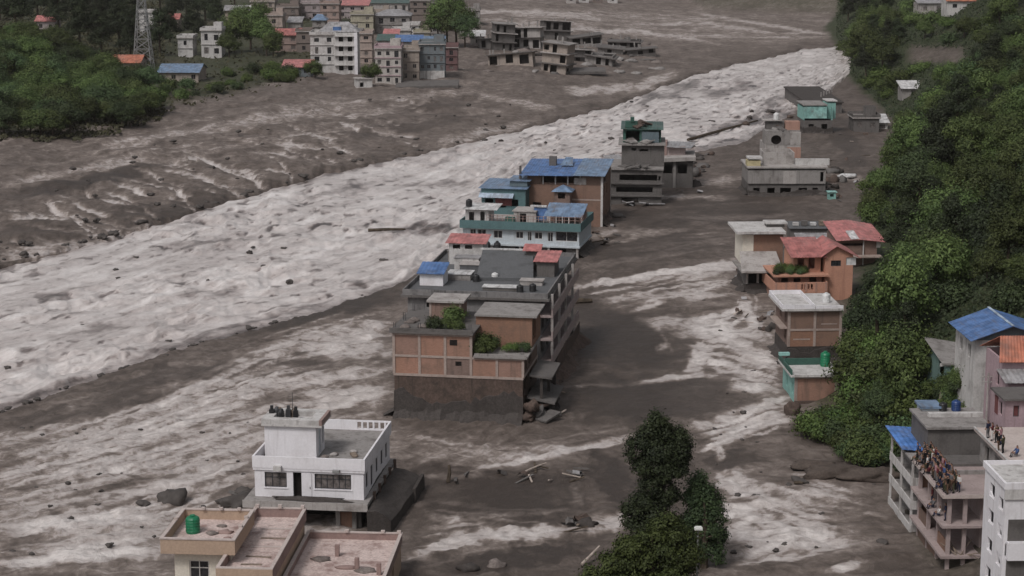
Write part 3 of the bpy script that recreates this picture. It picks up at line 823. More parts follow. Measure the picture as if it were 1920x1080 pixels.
def mud_coat(b, x0, x1, y0, y1, h, mat=None, seed=0, amp=0.25, name='mud_coat', sides='flr'):
    """dried flood mud clinging to the foot of the walls, with a ragged upper edge"""
    rng = random.Random(seed)
    V, F = [], []
    e = 0.035
    def strip(pa, pb, nrm):
        n = max(4, int(math.hypot(pb[0] - pa[0], pb[1] - pa[1]) / 0.5))
        k0 = len(V)
        for i in range(n + 1):
            u = i / n
            x, y = pa[0] + (pb[0] - pa[0]) * u, pa[1] + (pb[1] - pa[1]) * u
            z = h + amp * (rng.random() * 2 - 1) * 0.5 + amp * math.sin(u * 7 + seed)
            f1 = 1.3 + .9 * math.sin(u * 11 + seed * 2) * .5 + rng.random() * .5; f2 = min(.7, h * .3) * (.5 + rng.random())
            V.extend([(x + nrm[0] * f1, y + nrm[1] * f1, -.5), (x + nrm[0] * f1 * .4, y + nrm[1] * f1 * .4, f2 * .55), (x + nrm[0] * (e + .03), y + nrm[1] * (e + .03), f2 + .15), (x + nrm[0] * e, y + nrm[1] * e, z), (x - nrm[0] * .01, y - nrm[1] * .01, z + .04)])
        for i in range(n):
            a = k0 + i * 5
            for j in range(4):
                F.append((a + j, a + 5 + j, a + 6 + j, a + 1 + j))
    if 'f' in sides: strip((x0 - e, y0), (x1 + e, y0), (0, -1))
    if 'r' in sides: strip((x1, y0 - e), (x1, y1 + e), (1, 0))
    if 'l' in sides: strip((x0, y1 + e), (x0, y0 - e), (-1, 0))
    return b.mesh(name, V, F, mat or MUDWALL)
def frame_wall(b, y, xs, zs, th=0.22, panel=None, frame=None, skip=(), col=0.28, parent=None):
    """a concrete frame on the front (y = const) with a brick panel in every bay"""
    panel = panel or BRICK; frame = frame or FRAMEC
    for x in xs:
        b.box('column', x - col / 2, x + col / 2, y - 0.05, y + th, zs[0], zs[-1], frame, parent)
    for z in zs[1:]:
        for x0, x1 in zip(xs[:-1], xs[1:]):
            b.box('beam', x0 + col / 2, x1 - col / 2, y - 0.045, y + th - 0.01, z - 0.24, z - 0.002, frame, parent)
    for i, (x0, x1) in enumerate(zip(xs[:-1], xs[1:])):
        for j, (z0, z1) in enumerate(zip(zs[:-1], zs[1:])):
            if (i, j) not in skip:
                b.box('brick_panel', x0 + col / 2, x1 - col / 2, y + 0.03, y + th - 0.03, z0, z1 - 0.24, panel, parent)
def railing(b, name, pts, z, h, mat, gap=0.5, r=0.03, parent=None):
    V, F = [], []
    for (x0, y0), (x1, y1) in zip(pts[:-1], pts[1:]):
        n = max(1, int(math.hypot(x1 - x0, y1 - y0) / gap))
        for i in range(n + 1):
            x, y = x0 + (x1 - x0) * i / n, y0 + (y1 - y0) * i / n
            box_vf(x - r, x + r, y - r, y + r, z, z + h, V, F)
        for zz in (z + h, z + h * .5):
            tube_vf([(x0, y0, zz), (x1, y1, zz)], [r, r], V, F, 5)
    return b.mesh(name, V, F, mat, parent)

# ================================================================ foliage
def leaf_material(name, dark, light, hue=0.04):
    t = NT(name)
    ti = t.attr('tint').outputs['Fac']
    oi = t.node('ShaderNodeObjectInfo')
    c = t.mix(ti, dark, light)
    h = t.node('ShaderNodeHueSaturation')
    t.l.new(c, h.inputs['Color'])
    t.val(h.inputs['Hue'], t.math('ADD', 0.5 - hue / 2, t.math('MULTIPLY', oi.outputs['Random'], hue)))
    t.val(h.inputs['Value'], t.math('ADD', 0.5, t.math('MULTIPLY', oi.outputs['Random'], 0.95)))
    t.col(h.outputs[0]); t.rough(0.65); t.spec(0.25)
    tr = t.node('ShaderNodeBsdfTranslucent'); t.l.new(h.outputs[0], tr.inputs['Color'])
    mx = t.node('ShaderNodeMixShader'); mx.inputs[0].default_value = 0.14
    out = t.n['Material Output']
    t.l.new(t.b.outputs[0], mx.inputs[1]); t.l.new(tr.outputs[0], mx.inputs[2]); t.l.new(mx.outputs[0], out.inputs['Surface'])
    return t.m
LEAF = leaf_material('broad_leaves', (0.028, 0.046, 0.014), (0.128, 0.168, 0.052))
LEAF_D = leaf_material('dark_leaves', (0.011, 0.018, 0.009), (0.046, 0.062, 0.026))
LEAF_K = leaf_material('very_dark_leaves', (0.013, 0.022, 0.010), (0.054, 0.074, 0.028))
LEAF_B = leaf_material('bright_leaves', (0.030, 0.050, 0.013), (0.110, 0.150, 0.040))
LEAF_L = leaf_material('bluish_leaves', (0.022, 0.040, 0.017), (0.095, 0.135, 0.054))
LEAF_S = leaf_material('scrub_leaves', (0.030, 0.030, 0.016), (0.080, 0.076, 0.038))
def leaves(name, seed, blobs, n, size, mat, clumps=28, spread=0.30):
    """leaf-sized quads gathered in clumps over the blobs (cx, cy, cz, rx, ry, rz)"""
    r = np.random.RandomState(seed)
    vol = np.array([b[3] * b[4] * b[5] for b in blobs]) ** 0.67
    bi = r.choice(len(blobs), n, p=vol / vol.sum())
    B = np.array(blobs)[bi]
    # clump directions for every blob
    C = r.randn(len(blobs), clumps, 3); C /= np.linalg.norm(C, axis=2, keepdims=True)
    C[:, :, 2] = np.where(C[:, :, 2] < -0.5, -C[:, :, 2], C[:, :, 2])
    cr = 0.62 + 0.42 * r.rand(len(blobs), clumps)
    ct = r.rand(len(blobs), clumps)
    ci = r.randint(0, clumps, n)
    off = r.randn(n, 3) * spread
    u = C[bi, ci] * cr[bi, ci][:, None] + off
    u[:, 2] += np.abs(off[:, 2]) * 0.3
    P = B[:, :3] + u * B[:, 3:6]
    un = u / np.maximum(np.linalg.norm(u, axis=1, keepdims=True), 1e-6)
    on = off / np.maximum(np.linalg.norm(off, axis=1, keepdims=True), 1e-6)
    nrm = un * .6 + on * .6 + r.randn(n, 3) * 0.35 + np.array([0, 0, 0.3])
    nrm /= np.linalg.norm(nrm, axis=1, keepdims=True)
    a = np.cross(nrm, r.randn(n, 3)); a /= np.maximum(np.linalg.norm(a, axis=1, keepdims=True), 1e-6)
    b = np.cross(nrm, a)
    s = (size * (0.6 + 0.8 * r.rand(n)))[:, None]
    V = np.stack([P - a * s * .55, P - b * s * .30 + nrm * s * .06, P + a * s * .55, P + b * s * .30 + nrm * s * .06], 1).reshape(-1, 3)
    F = np.arange(4 * n).reshape(n, 4)
    me = np_mesh(name, V, F, [mat], False)
    tint = np.clip(0.55 * ct[bi, ci] + 0.45 * r.rand(n), 0, 1)
    vattr(me, 'tint', np.repeat(tint, 4))
    return me
def trunk_mesh(name, rng, h, r0, crown_r, limbs=5):
    V, F = [], []
    bend = [rng.uniform(-.3, .3) for _ in range(4)]
    pts = [(0, 0, -0.8), (bend[0] * .3, bend[1] * .3, h * .3), (bend[0], bend[1], h * .62), (bend[2], bend[3], h * .9)]
    tube_vf(pts, [r0 * 1.25, r0, r0 * .7, r0 * .22], V, F, 7)
    for k in range(limbs):
        a = k * 2.4 + rng.random()
        z = h * rng.uniform(.35, .65)
        l = crown_r * rng.uniform(.5, .8)
        tube_vf([(bend[0] * .6, bend[1] * .6, z), (math.cos(a) * l * .5, math.sin(a) * l * .5, z + l * .35), (math.cos(a) * l, math.sin(a) * l, z + l * .6)], [r0 * .45, r0 * .3, r0 * .1], V, F, 5)
    me = bpy.data.meshes.new(name)
    me.from_pydata(V, [], F); me.materials.append(BARK); me.update()
    return me
def tree_proto(seed, kind):
    rng = random.Random(seed)
    if kind == 'broad':
        R, H = rng.uniform(2.8, 3.6), rng.uniform(6.2, 8.2)
        bl = [(0, 0, H * .68, R * .8, R * .8, H * .30)]
        for k in range(5):
            a = k * 1.256 + rng.random()
            q = R * rng.uniform(.40, .6)
            bl.append((math.cos(a) * R * .55, math.sin(a) * R * .55, H * rng.uniform(.42, .74), q, q, q * rng.uniform(.75, 1.0)))
        return trunk_mesh('trunk', rng, H * .85, .18, R), leaves('crown', seed, bl, 8500, 0.27, [LEAF, LEAF, LEAF_L][seed % 3], 13, .22)
    if kind == 'tall':
        R, H = rng.uniform(2.2, 2.8), rng.uniform(8.5, 11)
        bl = [(rng.uniform(-.4, .4), rng.uniform(-.4, .4), H * (.35 + .15 * k), R * (1 - .14 * k), R * (1 - .14 * k), H * .14) for k in range(4)]
        return trunk_mesh('trunk', rng, H * .9, .2, R), leaves('crown', seed, bl, 8500, 0.27, LEAF_D, 12, .24)
    if kind == 'shrub':
        R, H = rng.uniform(1.3, 1.9), rng.uniform(1.8, 2.6)
        bl = [(0, 0, H * .5, R, R, H * .5)] + [(rng.uniform(-R, R) * .7, rng.uniform(-R, R) * .7, H * rng.uniform(.3, .6), R * .6, R * .6, H * .38) for _ in range(3)]
        return trunk_mesh('trunk', rng, H * .6, .06, R, 3), leaves('crown', seed, bl, 2600, 0.25, [LEAF, LEAF_B, LEAF_L][seed % 3], 10, .28)
PROTO = {k: [tree_proto(100 * i + j, k) for j in range(5 if k == 'broad' else 3)] for i, k in enumerate(('broad', 'tall', 'shrub'))}
def plant_tree(name, proto, x, y, z, s, rz, label, cat, group, sz=1.0):
    t = thing(name, label, cat, (x, y, z), rz, group)
    t.scale = (s, s, s * sz)
    link(bpy.data.objects.new('trunk', proto[0]), t)
    link(bpy.data.objects.new('crown', proto[1]), t)
    return t
# ================================================================ buildings standing in the flood, nearest first
rng = random.Random(3)
# ---- cream house with three roof terraces, in the foreground
b = Bld('cream_house', 'cream house with pink walled roof terraces in the foreground', 405, 1065, 0, -4, 'house', zref=5.2)
def quad_from(b, px0, px1, pyf, pyb, z):
    x0, yf = b.L(px0, pyf, z); x1, _ = b.L(px1, pyf, z); _, yb = b.L((px0 + px1) / 2, pyb, z)
    return x0, x1, yf, yb
z2 = 5.2
x0, x1, y0, y1 = quad_from(b, 405, 512, 1064, 950, z2)
b.shell('wall', x0 + .15, y0 + .15, x1 - x0 - .3, y1 - y0 - .3, -1, z2 - 1.05, TAN, {'f': [(1.2, 2.4, 1.2, 2.6)], 'r': [(3, 4.2, 1.2, 2.6), (8, 9.2, 1.2, 2.6)]})
b.slab('roof_deck', x0 + .14, x1 - .14, y0 + .14, y1 - .14, z2 - .78, .26, PINKDECK)
b.parapet(x0, x1, y0, y1, z2 - 1.04, z2 - .07, PINKWALL, .2)
b.parapet(x0 - .04, x1 + .04, y0 - .04, y1 + .04, z2 - .068, z2 + .02, COPING, .28, name='coping')
b.box('fascia', x0 - .02, x1 + .02, y0 - .065, y0 - .005, z2 - 1.3, z2 - .07, TAN)
for k in range(3):                                                   # stubs of columns left standing on the parapet corners
    b.box('column_stub', x0 + .1 + k * (x1 - x0 - .5) / 2, x0 + .4 + k * (x1 - x0 - .5) / 2, y1 - .34, y1 - .04, z2 + .02, z2 + .3, COPING)
for k, (u, v, l) in enumerate([(.35, .32, 2.0), (.4, .48, 2.6), (.45, .62, 2.2), (.38, .78, 2.4), (.30, .20, 1.6)]):
    q = mesh_obj('wash_board', *(lambda V, F: (box_vf(-l / 2, l / 2, -.13, .13, 0, .05, V, F), (V, F))[1])([], []), [WOOD, COPING][k % 2])
    X, Y = b.world(x0 + (x1 - x0) * (u + .18), y0 + (y1 - y0) * v)
    q.location = (X, Y, z2 - .775); q.rotation_euler = (0, 0, b.rz + rng.uniform(-.15, .15))
    q.name = 'timber_board'
    tag(q, 'timber board lying on the middle pink terrace of the cream house', 'board', 'boards on the pink terrace')
zt_ = 6.4
tx0, tx1, ty0, ty1 = quad_from(b, 300, 442, 1009, 953, zt_)
b.box('tower_wall_core', tx0 + .9, tx1 - .55, ty0 + .9, ty1 - .4, -1, .2, CREAM)
tw, td = tx1 - .5 - tx0 - .85, ty1 - .4 - ty0 - .85
uo = [(1.15, 2.7, 2.55, 4.35)]
b.shell('tower_wall', tx0 + .85, ty0 + .85, tw, td, .2, zt_ - 1.25, CREAM, {'f': uo, 'r': [(1.0, 1.6, 4.1, 5.0)]})
b.window('f', tx0 + .85, ty0 + .85, tw, td, uo[0], OFFWHITE, GLASS, .12, 1, True, .09)
b.box('window_sill', tx0 + .85 + 1.0, tx0 + .85 + 2.85, ty0 + .72, ty0 + .848, 2.45, 2.55, CREAM)
b.slab('tower_roof_deck', tx0 + .12, tx1 - .12, ty0 + .12, ty1 - .12, zt_ - .85, .2, PINKDECK)
b.box('tower_soffit', tx0, tx1, ty0, ty1, zt_ - 1.25, zt_ - 1.06, TAN)
b.parapet(tx0, tx1, ty0, ty1, zt_ - 1.058, zt_ - .08, TAN, .2, name='tower_parapet')
b.parapet(tx0 - .05, tx1 + .05, ty0 - .05, ty1 + .05, zt_ - .078, zt_ + .02, COPING, .3, name='tower_coping')
for i, (u, v) in enumerate([(.3, .96), (.55, .965), (.8, .965), (.97, .7), (.97, .4), (.03, .6)]):
    b.box('column_stub', tx0 + (tx1 - tx0) * u - .14, tx0 + (tx1 - tx0) * u + .14, ty0 + (ty1 - ty0) * v - .14, ty0 + (ty1 - ty0) * v + .14, zt_ + .02, zt_ + .2, COPING)
X, Y = b.L(362, 998, zt_ - .85)
b.tank(X, Y, zt_ - .85, .56, 1.45, TANK_G, 'water_tank', 'green plastic water tank on the cream house tower roof')
for i, (u, v, r) in enumerate([(.55, .5, .5), (.72, .55, .6), (.62, .75, .45), (.8, .35, .35), (.15, .2, .3), (.7, .15, .25)]):
    q = lump('rubble_heap', rng, (r, r * .8, r * .35), [RUBBLE, PINKWALL][i % 2], None, 2, .5)
    X, Y = b.world(tx0 + (tx1 - tx0) * u, ty0 + (ty1 - ty0) * v)
    q.location = (X, Y, zt_ - .82); tag(q, 'low heap of rubble on the cream house tower roof', 'rubble', 'rubble on the tower roof')
z3 = 3.2
lx0, lx1, ly0, ly1 = quad_from(b, 545, 722, 1082, 996, z3)
lx0 = x1 + .05; ly0 -= 3
b.shell('annex_wall', lx0 + .1, ly0 + .1, lx1 - lx0 - .2, ly1 - ly0 - .2, -1, z3 - .85, TAN, {'r': [(3, 4.4, .8, 2.0), (8, 9.4, .8, 2.0)]})
b.slab('annex_roof_deck', lx0 + .12, lx1 - .12, ly0 + .12, ly1 - .12, z3 - .62, .22, PINKDECK)
b.parapet(lx0, lx1, ly0, ly1, z3 - .84, z3 - .07, PINKWALL, .2, name='annex_parapet')
b.parapet(lx0 - .04, lx1 + .04, ly0 - .04, ly1 + .04, z3 - .068, z3 + .02, COPING, .28, name='annex_coping')
for u in (.05, .42, .8, .97):
    b.box('column_stub', lx0 + (lx1 - lx0) * u - .16, lx0 + (lx1 - lx0) * u + .16, ly1 - .36, ly1 - .04, z3 + .02, z3 + .22, COPING)
for u, py_ in ((.40, 1042), (.66, 1066), (.9, 1075)):
    xx, yy = lx0 + (lx1 - lx0) * u, b.L(630, py_, z3 - .6)[1]
    b.box('column_stub', xx - .17, xx + .17, yy - .17, yy + .17, z3 - .615, z3 - .615 + .95, PINKWALL)
for i, (u, v) in enumerate([(.25, .62), (.55, .5), (.75, .45)]):
    q = lump('rubble_heap', rng, (.9, .5, .22), [RUBBLE, PINKWALL][i % 2], None, 2, .5)
    X, Y = b.world(lx0 + (lx1 - lx0) * u, ly0 + (ly1 - ly0) * v)
    q.location = (X, Y, z3 - .6); tag(q, 'flat heap of rubble on the low annex roof of the cream house', 'rubble', 'rubble on the annex roof')

# ---- white house on its mud-filled ground floor
b = Bld('white_house', 'white two storey house with roof terrace and penthouse, flooded ground floor', 480, 980, 0, -7, 'house')
k = b.k
w, d = b.W(205) / math.cos(b.rz), 12.5
zs, zp, zt = b.zt(0, 0, 930), b.zt(0, 0, 880), b.zt(0, 0, 854)
b.shell('ground_floor_wall', .3, .2, w - .6, d - .5, -1, zs - .34, CONC_D, {'f': [(.5, b.W(152), -.8, zs - .5), (b.W(160), b.W(186), -.8, zs - .8)], 'r': [(2, 3.4, .4, 1.8), (6, 7.4, .4, 1.8)]}, .25)
b.box('dark_back_wall', .6, w - .7, 3.0, 3.1, -1, zs - .35, INSIDE_SHADE)  # black sheet, painted shade of the open ground floor
b.box('column', b.W(153), b.W(160) + .05, -.12, .42, -1, zs - .345, CONC)
b.box('column', b.W(184), b.W(184) + .4, -.12, .42, -1, zs - .345, CONC)
b.box('brick_panel', b.W(161), b.W(184), .06, .3, -1, 1.3, BRICK_B)
b.box('balcony_slab', -.75, w + .55, -1.35, d + .4, zs - .34, zs, CONC)
b.box('balcony_fascia', -.8, w + .6, -1.42, -1.352, zs - .62, zs + .06, CONC_L)
mud_top = lump('mud_drift', rng, (3.6, .55, .28), MUDWALL, b.root, 3, .5); mud_top.location = (w * .55, -.55, zs + .02)
H = lambda r: b.zt(0, 0, r)
fo = [(b.W(19), b.W(61), H(912), H(884)), (b.W(73), b.W(89), zs, H(883)), (b.W(114), b.W(183), H(912), H(884))]
ro = [(1.0, 2.0, zs + .7, zp - .35), (3.2, 4.2, zs + .2, zp - .35), (5.6, 6.6, zs + .7, zp - .35), (8.0, 9.0, zs + .7, zp - .35), (10.3, 11.3, zs + .7, zp - .35)]
b.shell('wall', 0, 0, w, d, zs, zp, WHITE, {'f': fo, 'r': ro, 'l': [(3, 4.2, zs + .8, zp - .4)]}, .22)
for i in (0, 2):
    b.window('f', 0, 0, w, d, fo[i], METAL_D, CURTAIN, .12, 2 if i == 0 else 5, True, .07)
    b.box('window_sill', fo[i][0] - .08, fo[i][1] + .08, -.07, -.003, fo[i][2] - .1, fo[i][2], WHITE)
b.box('doorway_shade_sheet', fo[1][0] + .01, fo[1][1] - .01, .5, .55, zs, fo[1][3], INSIDE_SHADE)  # black sheet for the shade behind the doorway
dr = b.box('door', fo[1][1] + .02, fo[1][1] + .92, -.06, -.012, zs + .02, fo[1][3] - .05, WHITE)
b.box('handle', fo[1][1] + .75, fo[1][1] + .82, -.10, -.062, zs + .9, zs + 1.05, METAL_D, dr)
for o in ro:
    b.window('r', 0, 0, w, d, o, METAL_D, CURTAIN, .12, 1, False, .06)
b.box('cornice', -.12, w + .12, -.12, d + .12, zp, zp + .22, WHITE)
b.parapet(-.16, w + .16, -.16, d + .16, zp + .222, zt, WHITE, .18, ops={'b': [(b.W(145) + i * .55, b.W(145) + i * .55 + .38, zp + .5, zt - .15) for i in range(9)]})
b.slab('roof_deck', .02, w - .02, .02, d - .02, zp + .34, .11, CONC)
b.box('outdoor_unit', b.W(38), b.W(38) + .7, -.5, -.17, zp + .03, zp + .5, OFFWHITE)
b.box('outdoor_unit', b.W(150), b.W(150) + .6, -.45, -.17, zp + .05, zp + .3, METAL)
# penthouse
pz0 = zp + .34
px0, py0 = b.L(497, 857, pz0); px1, _ = b.L(596, 857, pz0)
pd = 3.4
pz1 = b.zt(px0, py0, 797); pz2 = b.zt(px0, py0, 771)
b.shell('penthouse_wall', px0, py0, px1 - px0, pd, pz0, pz1, WHITE, {'r': [(1.1, 2.0, pz0 + .05, pz1 - .5), (2.5, 3.1, pz0 + .7, pz1 - .5)]}, .2)
b.box('penthouse_door', px1 - .12, px1 - .08, py0 + 1.1, py0 + 2.0, pz0 + .05, pz1 - .5, PALEBLUE)
b.box('penthouse_roof', px0 - .22, px1 + .6, py0 - .3, py0 + pd + .3, pz1, pz1 + .16, OFFWHITE)
b.parapet(px0 - .2, px1 + .35, py0 - .28, py0 + pd + .28, pz1 + .162, pz1 + .62, OFFWHITE, .9, name='penthouse_parapet')
b.box('red_roof_edge', px1 + .352, px1 + .62, py0 - .28, py0 + pd, pz1 + .165, pz1 + .66, PINKWALL)
for i in range(7):                                                   # stored things on the penthouse roof
    xx, yy = px0 + .3 + i * .36 + rng.uniform(-.1, .1), py0 + .9 + rng.random() * 1.6
    hh = rng.uniform(.5, 1.25)
    V, F = [], []
    if i % 2:
        tube_vf([(0, 0, 0), (0, 0, hh * .75), (.02, 0, hh)], [.26, .28, .15], V, F, 10)
    else:
        box_vf(-.22, .22, -.2, .2, 0, hh * .7, V, F); box_vf(-.12, .15, -.1, .12, hh * .7, hh, V, F)
    X, Y = b.world(xx, yy)
    q = mesh_obj('roof_barrel' if i % 2 else 'roof_crate', V, F, [TANK_B, METAL_D, WOOD][i % 3]); q.location = (X, Y, b.z0 + pz1 + .165)
    tag(q, ('dark barrel' if i % 2 else 'dark crate') + ' stored on the white penthouse roof', 'barrel' if i % 2 else 'crate', 'things stored on the penthouse roof')
V, F = [], []
tube_vf([(0, 0, 0), (0, 0, 2.4)], [.035, .025], V, F, 6)
for zz in (1.7, 2.0, 2.3): tube_vf([(-.4, 0, zz), (.4, 0, zz)], [.012, .012], V, F, 4)
X, Y = b.world(px0 + 2.1, py0 + 2.2); q = mesh_obj('antenna', V, F, METAL_D); q.location = (X, Y, b.z0 + pz1 + .16); tag(q, 'thin antenna mast on the white penthouse roof', 'antenna')
for i in range(6):
    q = lump('roof_sack', rng, (.35, .25, .2), [RUBBLE, WOOD, CONC_L][i % 3], None, 2, .3)
    X, Y = b.world(px1 + .4 + rng.random() * 3, py0 + rng.random() * 2.2); q.location = (X, Y, b.z0 + pz0 + .12)
    tag(q, 'full sack lying on the white house roof terrace', 'sack', 'sacks on the white house terrace')
mud_coat(b, 0, w, 0, d, zs + .05, MUDWALL, 4, .1, sides='r')
# low extension buried in mud on its right
V, F = [], []
n1, n2 = 14, 6
ex = [(w + .6, -1.8), (w + 2.6, -1.2), (w + .6, 11.5), (w + 3.4, 12.0)]
for j in range(n1 + 1):
    for i in range(n2 + 1):
        u, v = i / n2, j / n1
        x = (ex[0][0] * (1 - u) + ex[1][0] * u) * (1 - v) + (ex[2][0] * (1 - u) + ex[3][0] * u) * v
        y = (ex[0][1] * (1 - u) + ex[1][1] * u) * (1 - v) + (ex[2][1] * (1 - u) + ex[3][1] * u) * v
        V.append((x, y, 2.0 - 1.0 * u * u + .12 * math.sin(9 * v + 3 * u) + rng.uniform(-.06, .06)))
for j in range(n1):
    for i in range(n2):
        a = j * (n2 + 1) + i
        F.append((a, a + 1, a + n2 + 2, a + n2 + 1))
m0 = len(V)
edge = [i for i in range(n2 + 1)] + [j * (n2 + 1) + n2 for j in range(1, n1 + 1)] + [n1 * (n2 + 1) + i for i in range(n2 - 1, -1, -1)]
for e_ in edge: V.append((V[e_][0] + .05, V[e_][1], -1.0))
for i in range(len(edge) - 1): F.append((edge[i], m0 + i, m0 + i + 1, edge[i + 1]))
b.mesh('buried_extension', V, F, MUDWALL)
b.box('extension_edge', w + 3.05, w + 3.35, 7.4, 12.1, -.6, 1.35, MUDWALL)
for yy in (1.5, 4.0, 6.5, 9.0, 11.5):
    b.box('pillar', w + .5, w + .75, yy, yy + .28, 1.6, zs + .3, MUDRED)

# ---- brick building with concrete frame in the middle
b = Bld('brick_building', 'unplastered brick building with concrete frame, its lower storeys coated in mud', 740, 781, 0, -9, 'building')
BB = b
w = b.W(240) / math.cos(b.rz)
H = lambda r: b.zt(0, 0, r)
zr = [H(699), H(664), H(623)]
d = 10.5
xs = [w * i / 5 for i in range(6)]
b.shell('lower_wall', .02, .02, w - .04, d, -1, zr[0] - .02, MUDRED, {'r': [(1, 2.4, 1.0, 2.4), (4, 5.6, .6, 2.4), (1, 3, zr[0] - 1.8, zr[0] - .4), (5, 7, zr[0] - 1.9, zr[0] - .4)], 'f': []}, .25)
mud_coat(b, 0, w, 0, d, 2.3, MUDWALL, 8, .75, sides='fl')
b.box('floor_band', -.06, w + .06, -.06, d, zr[0] - .26, zr[0] - .001, FRAMEC)
frame_wall(b, 0, xs, [zr[0], zr[1]])
frame_wall(b, 0, xs[:4], [zr[1], zr[2]])
b.box('opening_shade_patch', xs[2] + 1.1, xs[2] + 1.75, -.002, .04, zr[1] - 1.0, zr[1] - .55, INSIDE_SHADE)  # black patch on the brick, painted as the shade of an opening
b.box('opening_shade_patch', xs[2] + .5, xs[2] + 1.3, -.002, .04, zr[2] - 1.2, zr[2] - .6, INSIDE_SHADE)  # likewise a painted shade patch, nothing is cut through
b.shell('side_wall', .0, .25, xs[3] + .12, d - .3, zr[0], zr[2], BRICK_B, {}, .2, 'lbr')
b.shell('side_wall', xs[3] + .14, .25, w - xs[3] - .14, d - .3, zr[0], zr[1], BRICK_B, {'r': [(1.2, 2.6, zr[0] + .3, zr[1] - .4), (4, 6, zr[0] + .3, zr[1] - .4)]}, .2, 'br')
b.slab('roof_slab', -.45, xs[3] + .3, -.35, d + .1, zr[2] + .2, .2, CONC_D)
b.slab('roof_slab', xs[3] + .305, w + .5, -.3, d + .1, zr[1] + .2, .2, CONC)
b.box('parapet', -.4, xs[3] + .2, -.3, -.1, zr[2] + .2, zr[2] + .55, CONC_D)
b.box('parapet', xs[3] + .4, w + .4, -.25, -.1, zr[1] + .2, zr[1] + .45, CONC)
# set-back brick wall of the right half and the little stair house
yb = 4.2
zz = zr[1] + .2
zb1 = b.zt(xs[3], yb, 592)
b.shell('upper_brick_wall', xs[3] - .2, yb, w - xs[3] + .55, d - yb, zz, zb1, BRICK_B, {'r': [(1.0, 3.0, zz + .6, zb1 - .4)]}, .22)
b.box('upper_roof', xs[3] - .3, w + .9, yb - .3, d, zb1, zb1 + .2, CONC)
sx0, sy0 = b.L(806, 600, zr[2] + .2); sx1, _ = b.L(866, 600, zr[2] + .2)
sz = b.zt(sx0, sy0, 566)
b.shell('stair_house', sx0, sy0, sx1 - sx0, 3.6, zr[2] + .2, sz, BRICK, {'f': []}, .2)
b.box('stair_house_column', sx0 - .05, sx0 + .18, sy0 - .05, sy0 + .1, zr[2] + .2, sz, FRAMEC)
b.box('stair_house_column', sx1 - .18, sx1 + .05, sy0 - .05, sy0 + .1, zr[2] + .2, sz, FRAMEC)
b.box('stair_house_roof', sx0 - .3, sx1 + .4, sy0 - .3, sy0 + 3.9, sz, sz + .22, CONC_L)
# broken floors on the right side
for i, (z, l, dd) in enumerate([(zr[0] - .1, 3.4, 8.0), (2.3, 4.2, 8.5)]):
    s_ = b.box('broken_slab', w + .1, w + l * .75, 1.2, dd, z - .22, z, CONC_D); s_.rotation_euler = (0, math.radians(6 + 5 * i), 0); s_.location = (0, 0, .1 + .028 * w * 4 * (1 + .8 * i))
for x_, y_ in ((w + 1.6, 1.6), (w + 1.9, 5), (w + 2.1, 8.2)):
    b.box('pillar', x_, x_ + .3, y_, y_ + .3, -1, zr[0] - .35, MUDWALL)
for i in range(9):
    q = lump('collapsed_debris', rng, (rng.uniform(.4, .9), rng.uniform(.4, .9), rng.uniform(.3, .8)), [MUDWALL, CONC_D, MUDRED][i % 3], None, 3, .7)
    X, Y = b.world(w + .7 + rng.random() * 2.3, rng.uniform(-.3, 9)); q.location = (X, Y, .3 + rng.random() * 1.6)
    q.rotation_euler = (rng.random() * 3, rng.random() * 3, rng.random() * 3)
    tag(q, 'muddy collapsed masonry beside the right wall of the brick building', 'debris', 'debris beside the brick building')
for i in range(7):
    q = b.box('fallen_slab', -1.2, 1.2, -.8, .8, -.1, .1, [CONC_D, MUDRED, CONC][i % 3]); q.location = (w + .6 + rng.random() * 2.4, .5 + i * 1.2, .5 + rng.random() * 1.6); q.rotation_euler = (rng.uniform(-.6, .6), rng.uniform(-.7, .7), rng.random() * 3)
V, F = [], []
tube_vf([(0, 0, 0), (.3, -.1, 2.2)], [.04, .04], V, F, 5)
rp = plant_tree('roof_shrub', PROTO['shrub'][1], *b.world(sx1 - .6, sy0 - .9), b.z0 + zr[2] + .1, .8, .4, 'green shrub in front of the small brick stair house', 'shrub', None)
for i, (x_, y_, s_, zq) in enumerate([(xs[2] - 1.4, 1.3, .65, zr[2]), (xs[2] - .2, 1.6, .5, zr[2]), (xs[3] + .9, 1.9, .8, zr[1]), (xs[3] + 1.6, 3.0, .7, zr[1]), (xs[3] + .9, .7, .5, zr[1]), (xs[4] + 1.2, 2.2, .45, zr[1]), (xs[5] - .3, 2.4, .5, zr[1]), (xs[2] + 1.2, 1.0, .45, zr[2])]):
    plant_tree('roof_shrub', PROTO['shrub'][i % 3], *b.world(x_, y_), b.z0 + zq + .15, s_, i * 1.3, 'green plants growing on the roof terrace of the brick building', 'shrub', 'plants on the brick building roof')
for i in range(8):
    q = lump('rubble_heap', rng, (.6, .5, .3), RUBBLE, None, 2, .5); X, Y = b.world(rng.uniform(.5, xs[2]), rng.uniform(1, 6)); q.location = (X, Y, b.z0 + zr[2] + .3)
    tag(q, 'rubble and stored things on the left roof of the brick building', 'rubble', 'rubble on the brick building roof')

REB = (b, [(0.1, 0.1), (xs[1], .1), (xs[2], .1), (xs[3] - .1, .1), (.1, 5), (.1, 10)], zr[2] + .2)
REB2 = (b, [(xs[4], .1), (xs[5] - .1, .1)], zr[1] + .2)
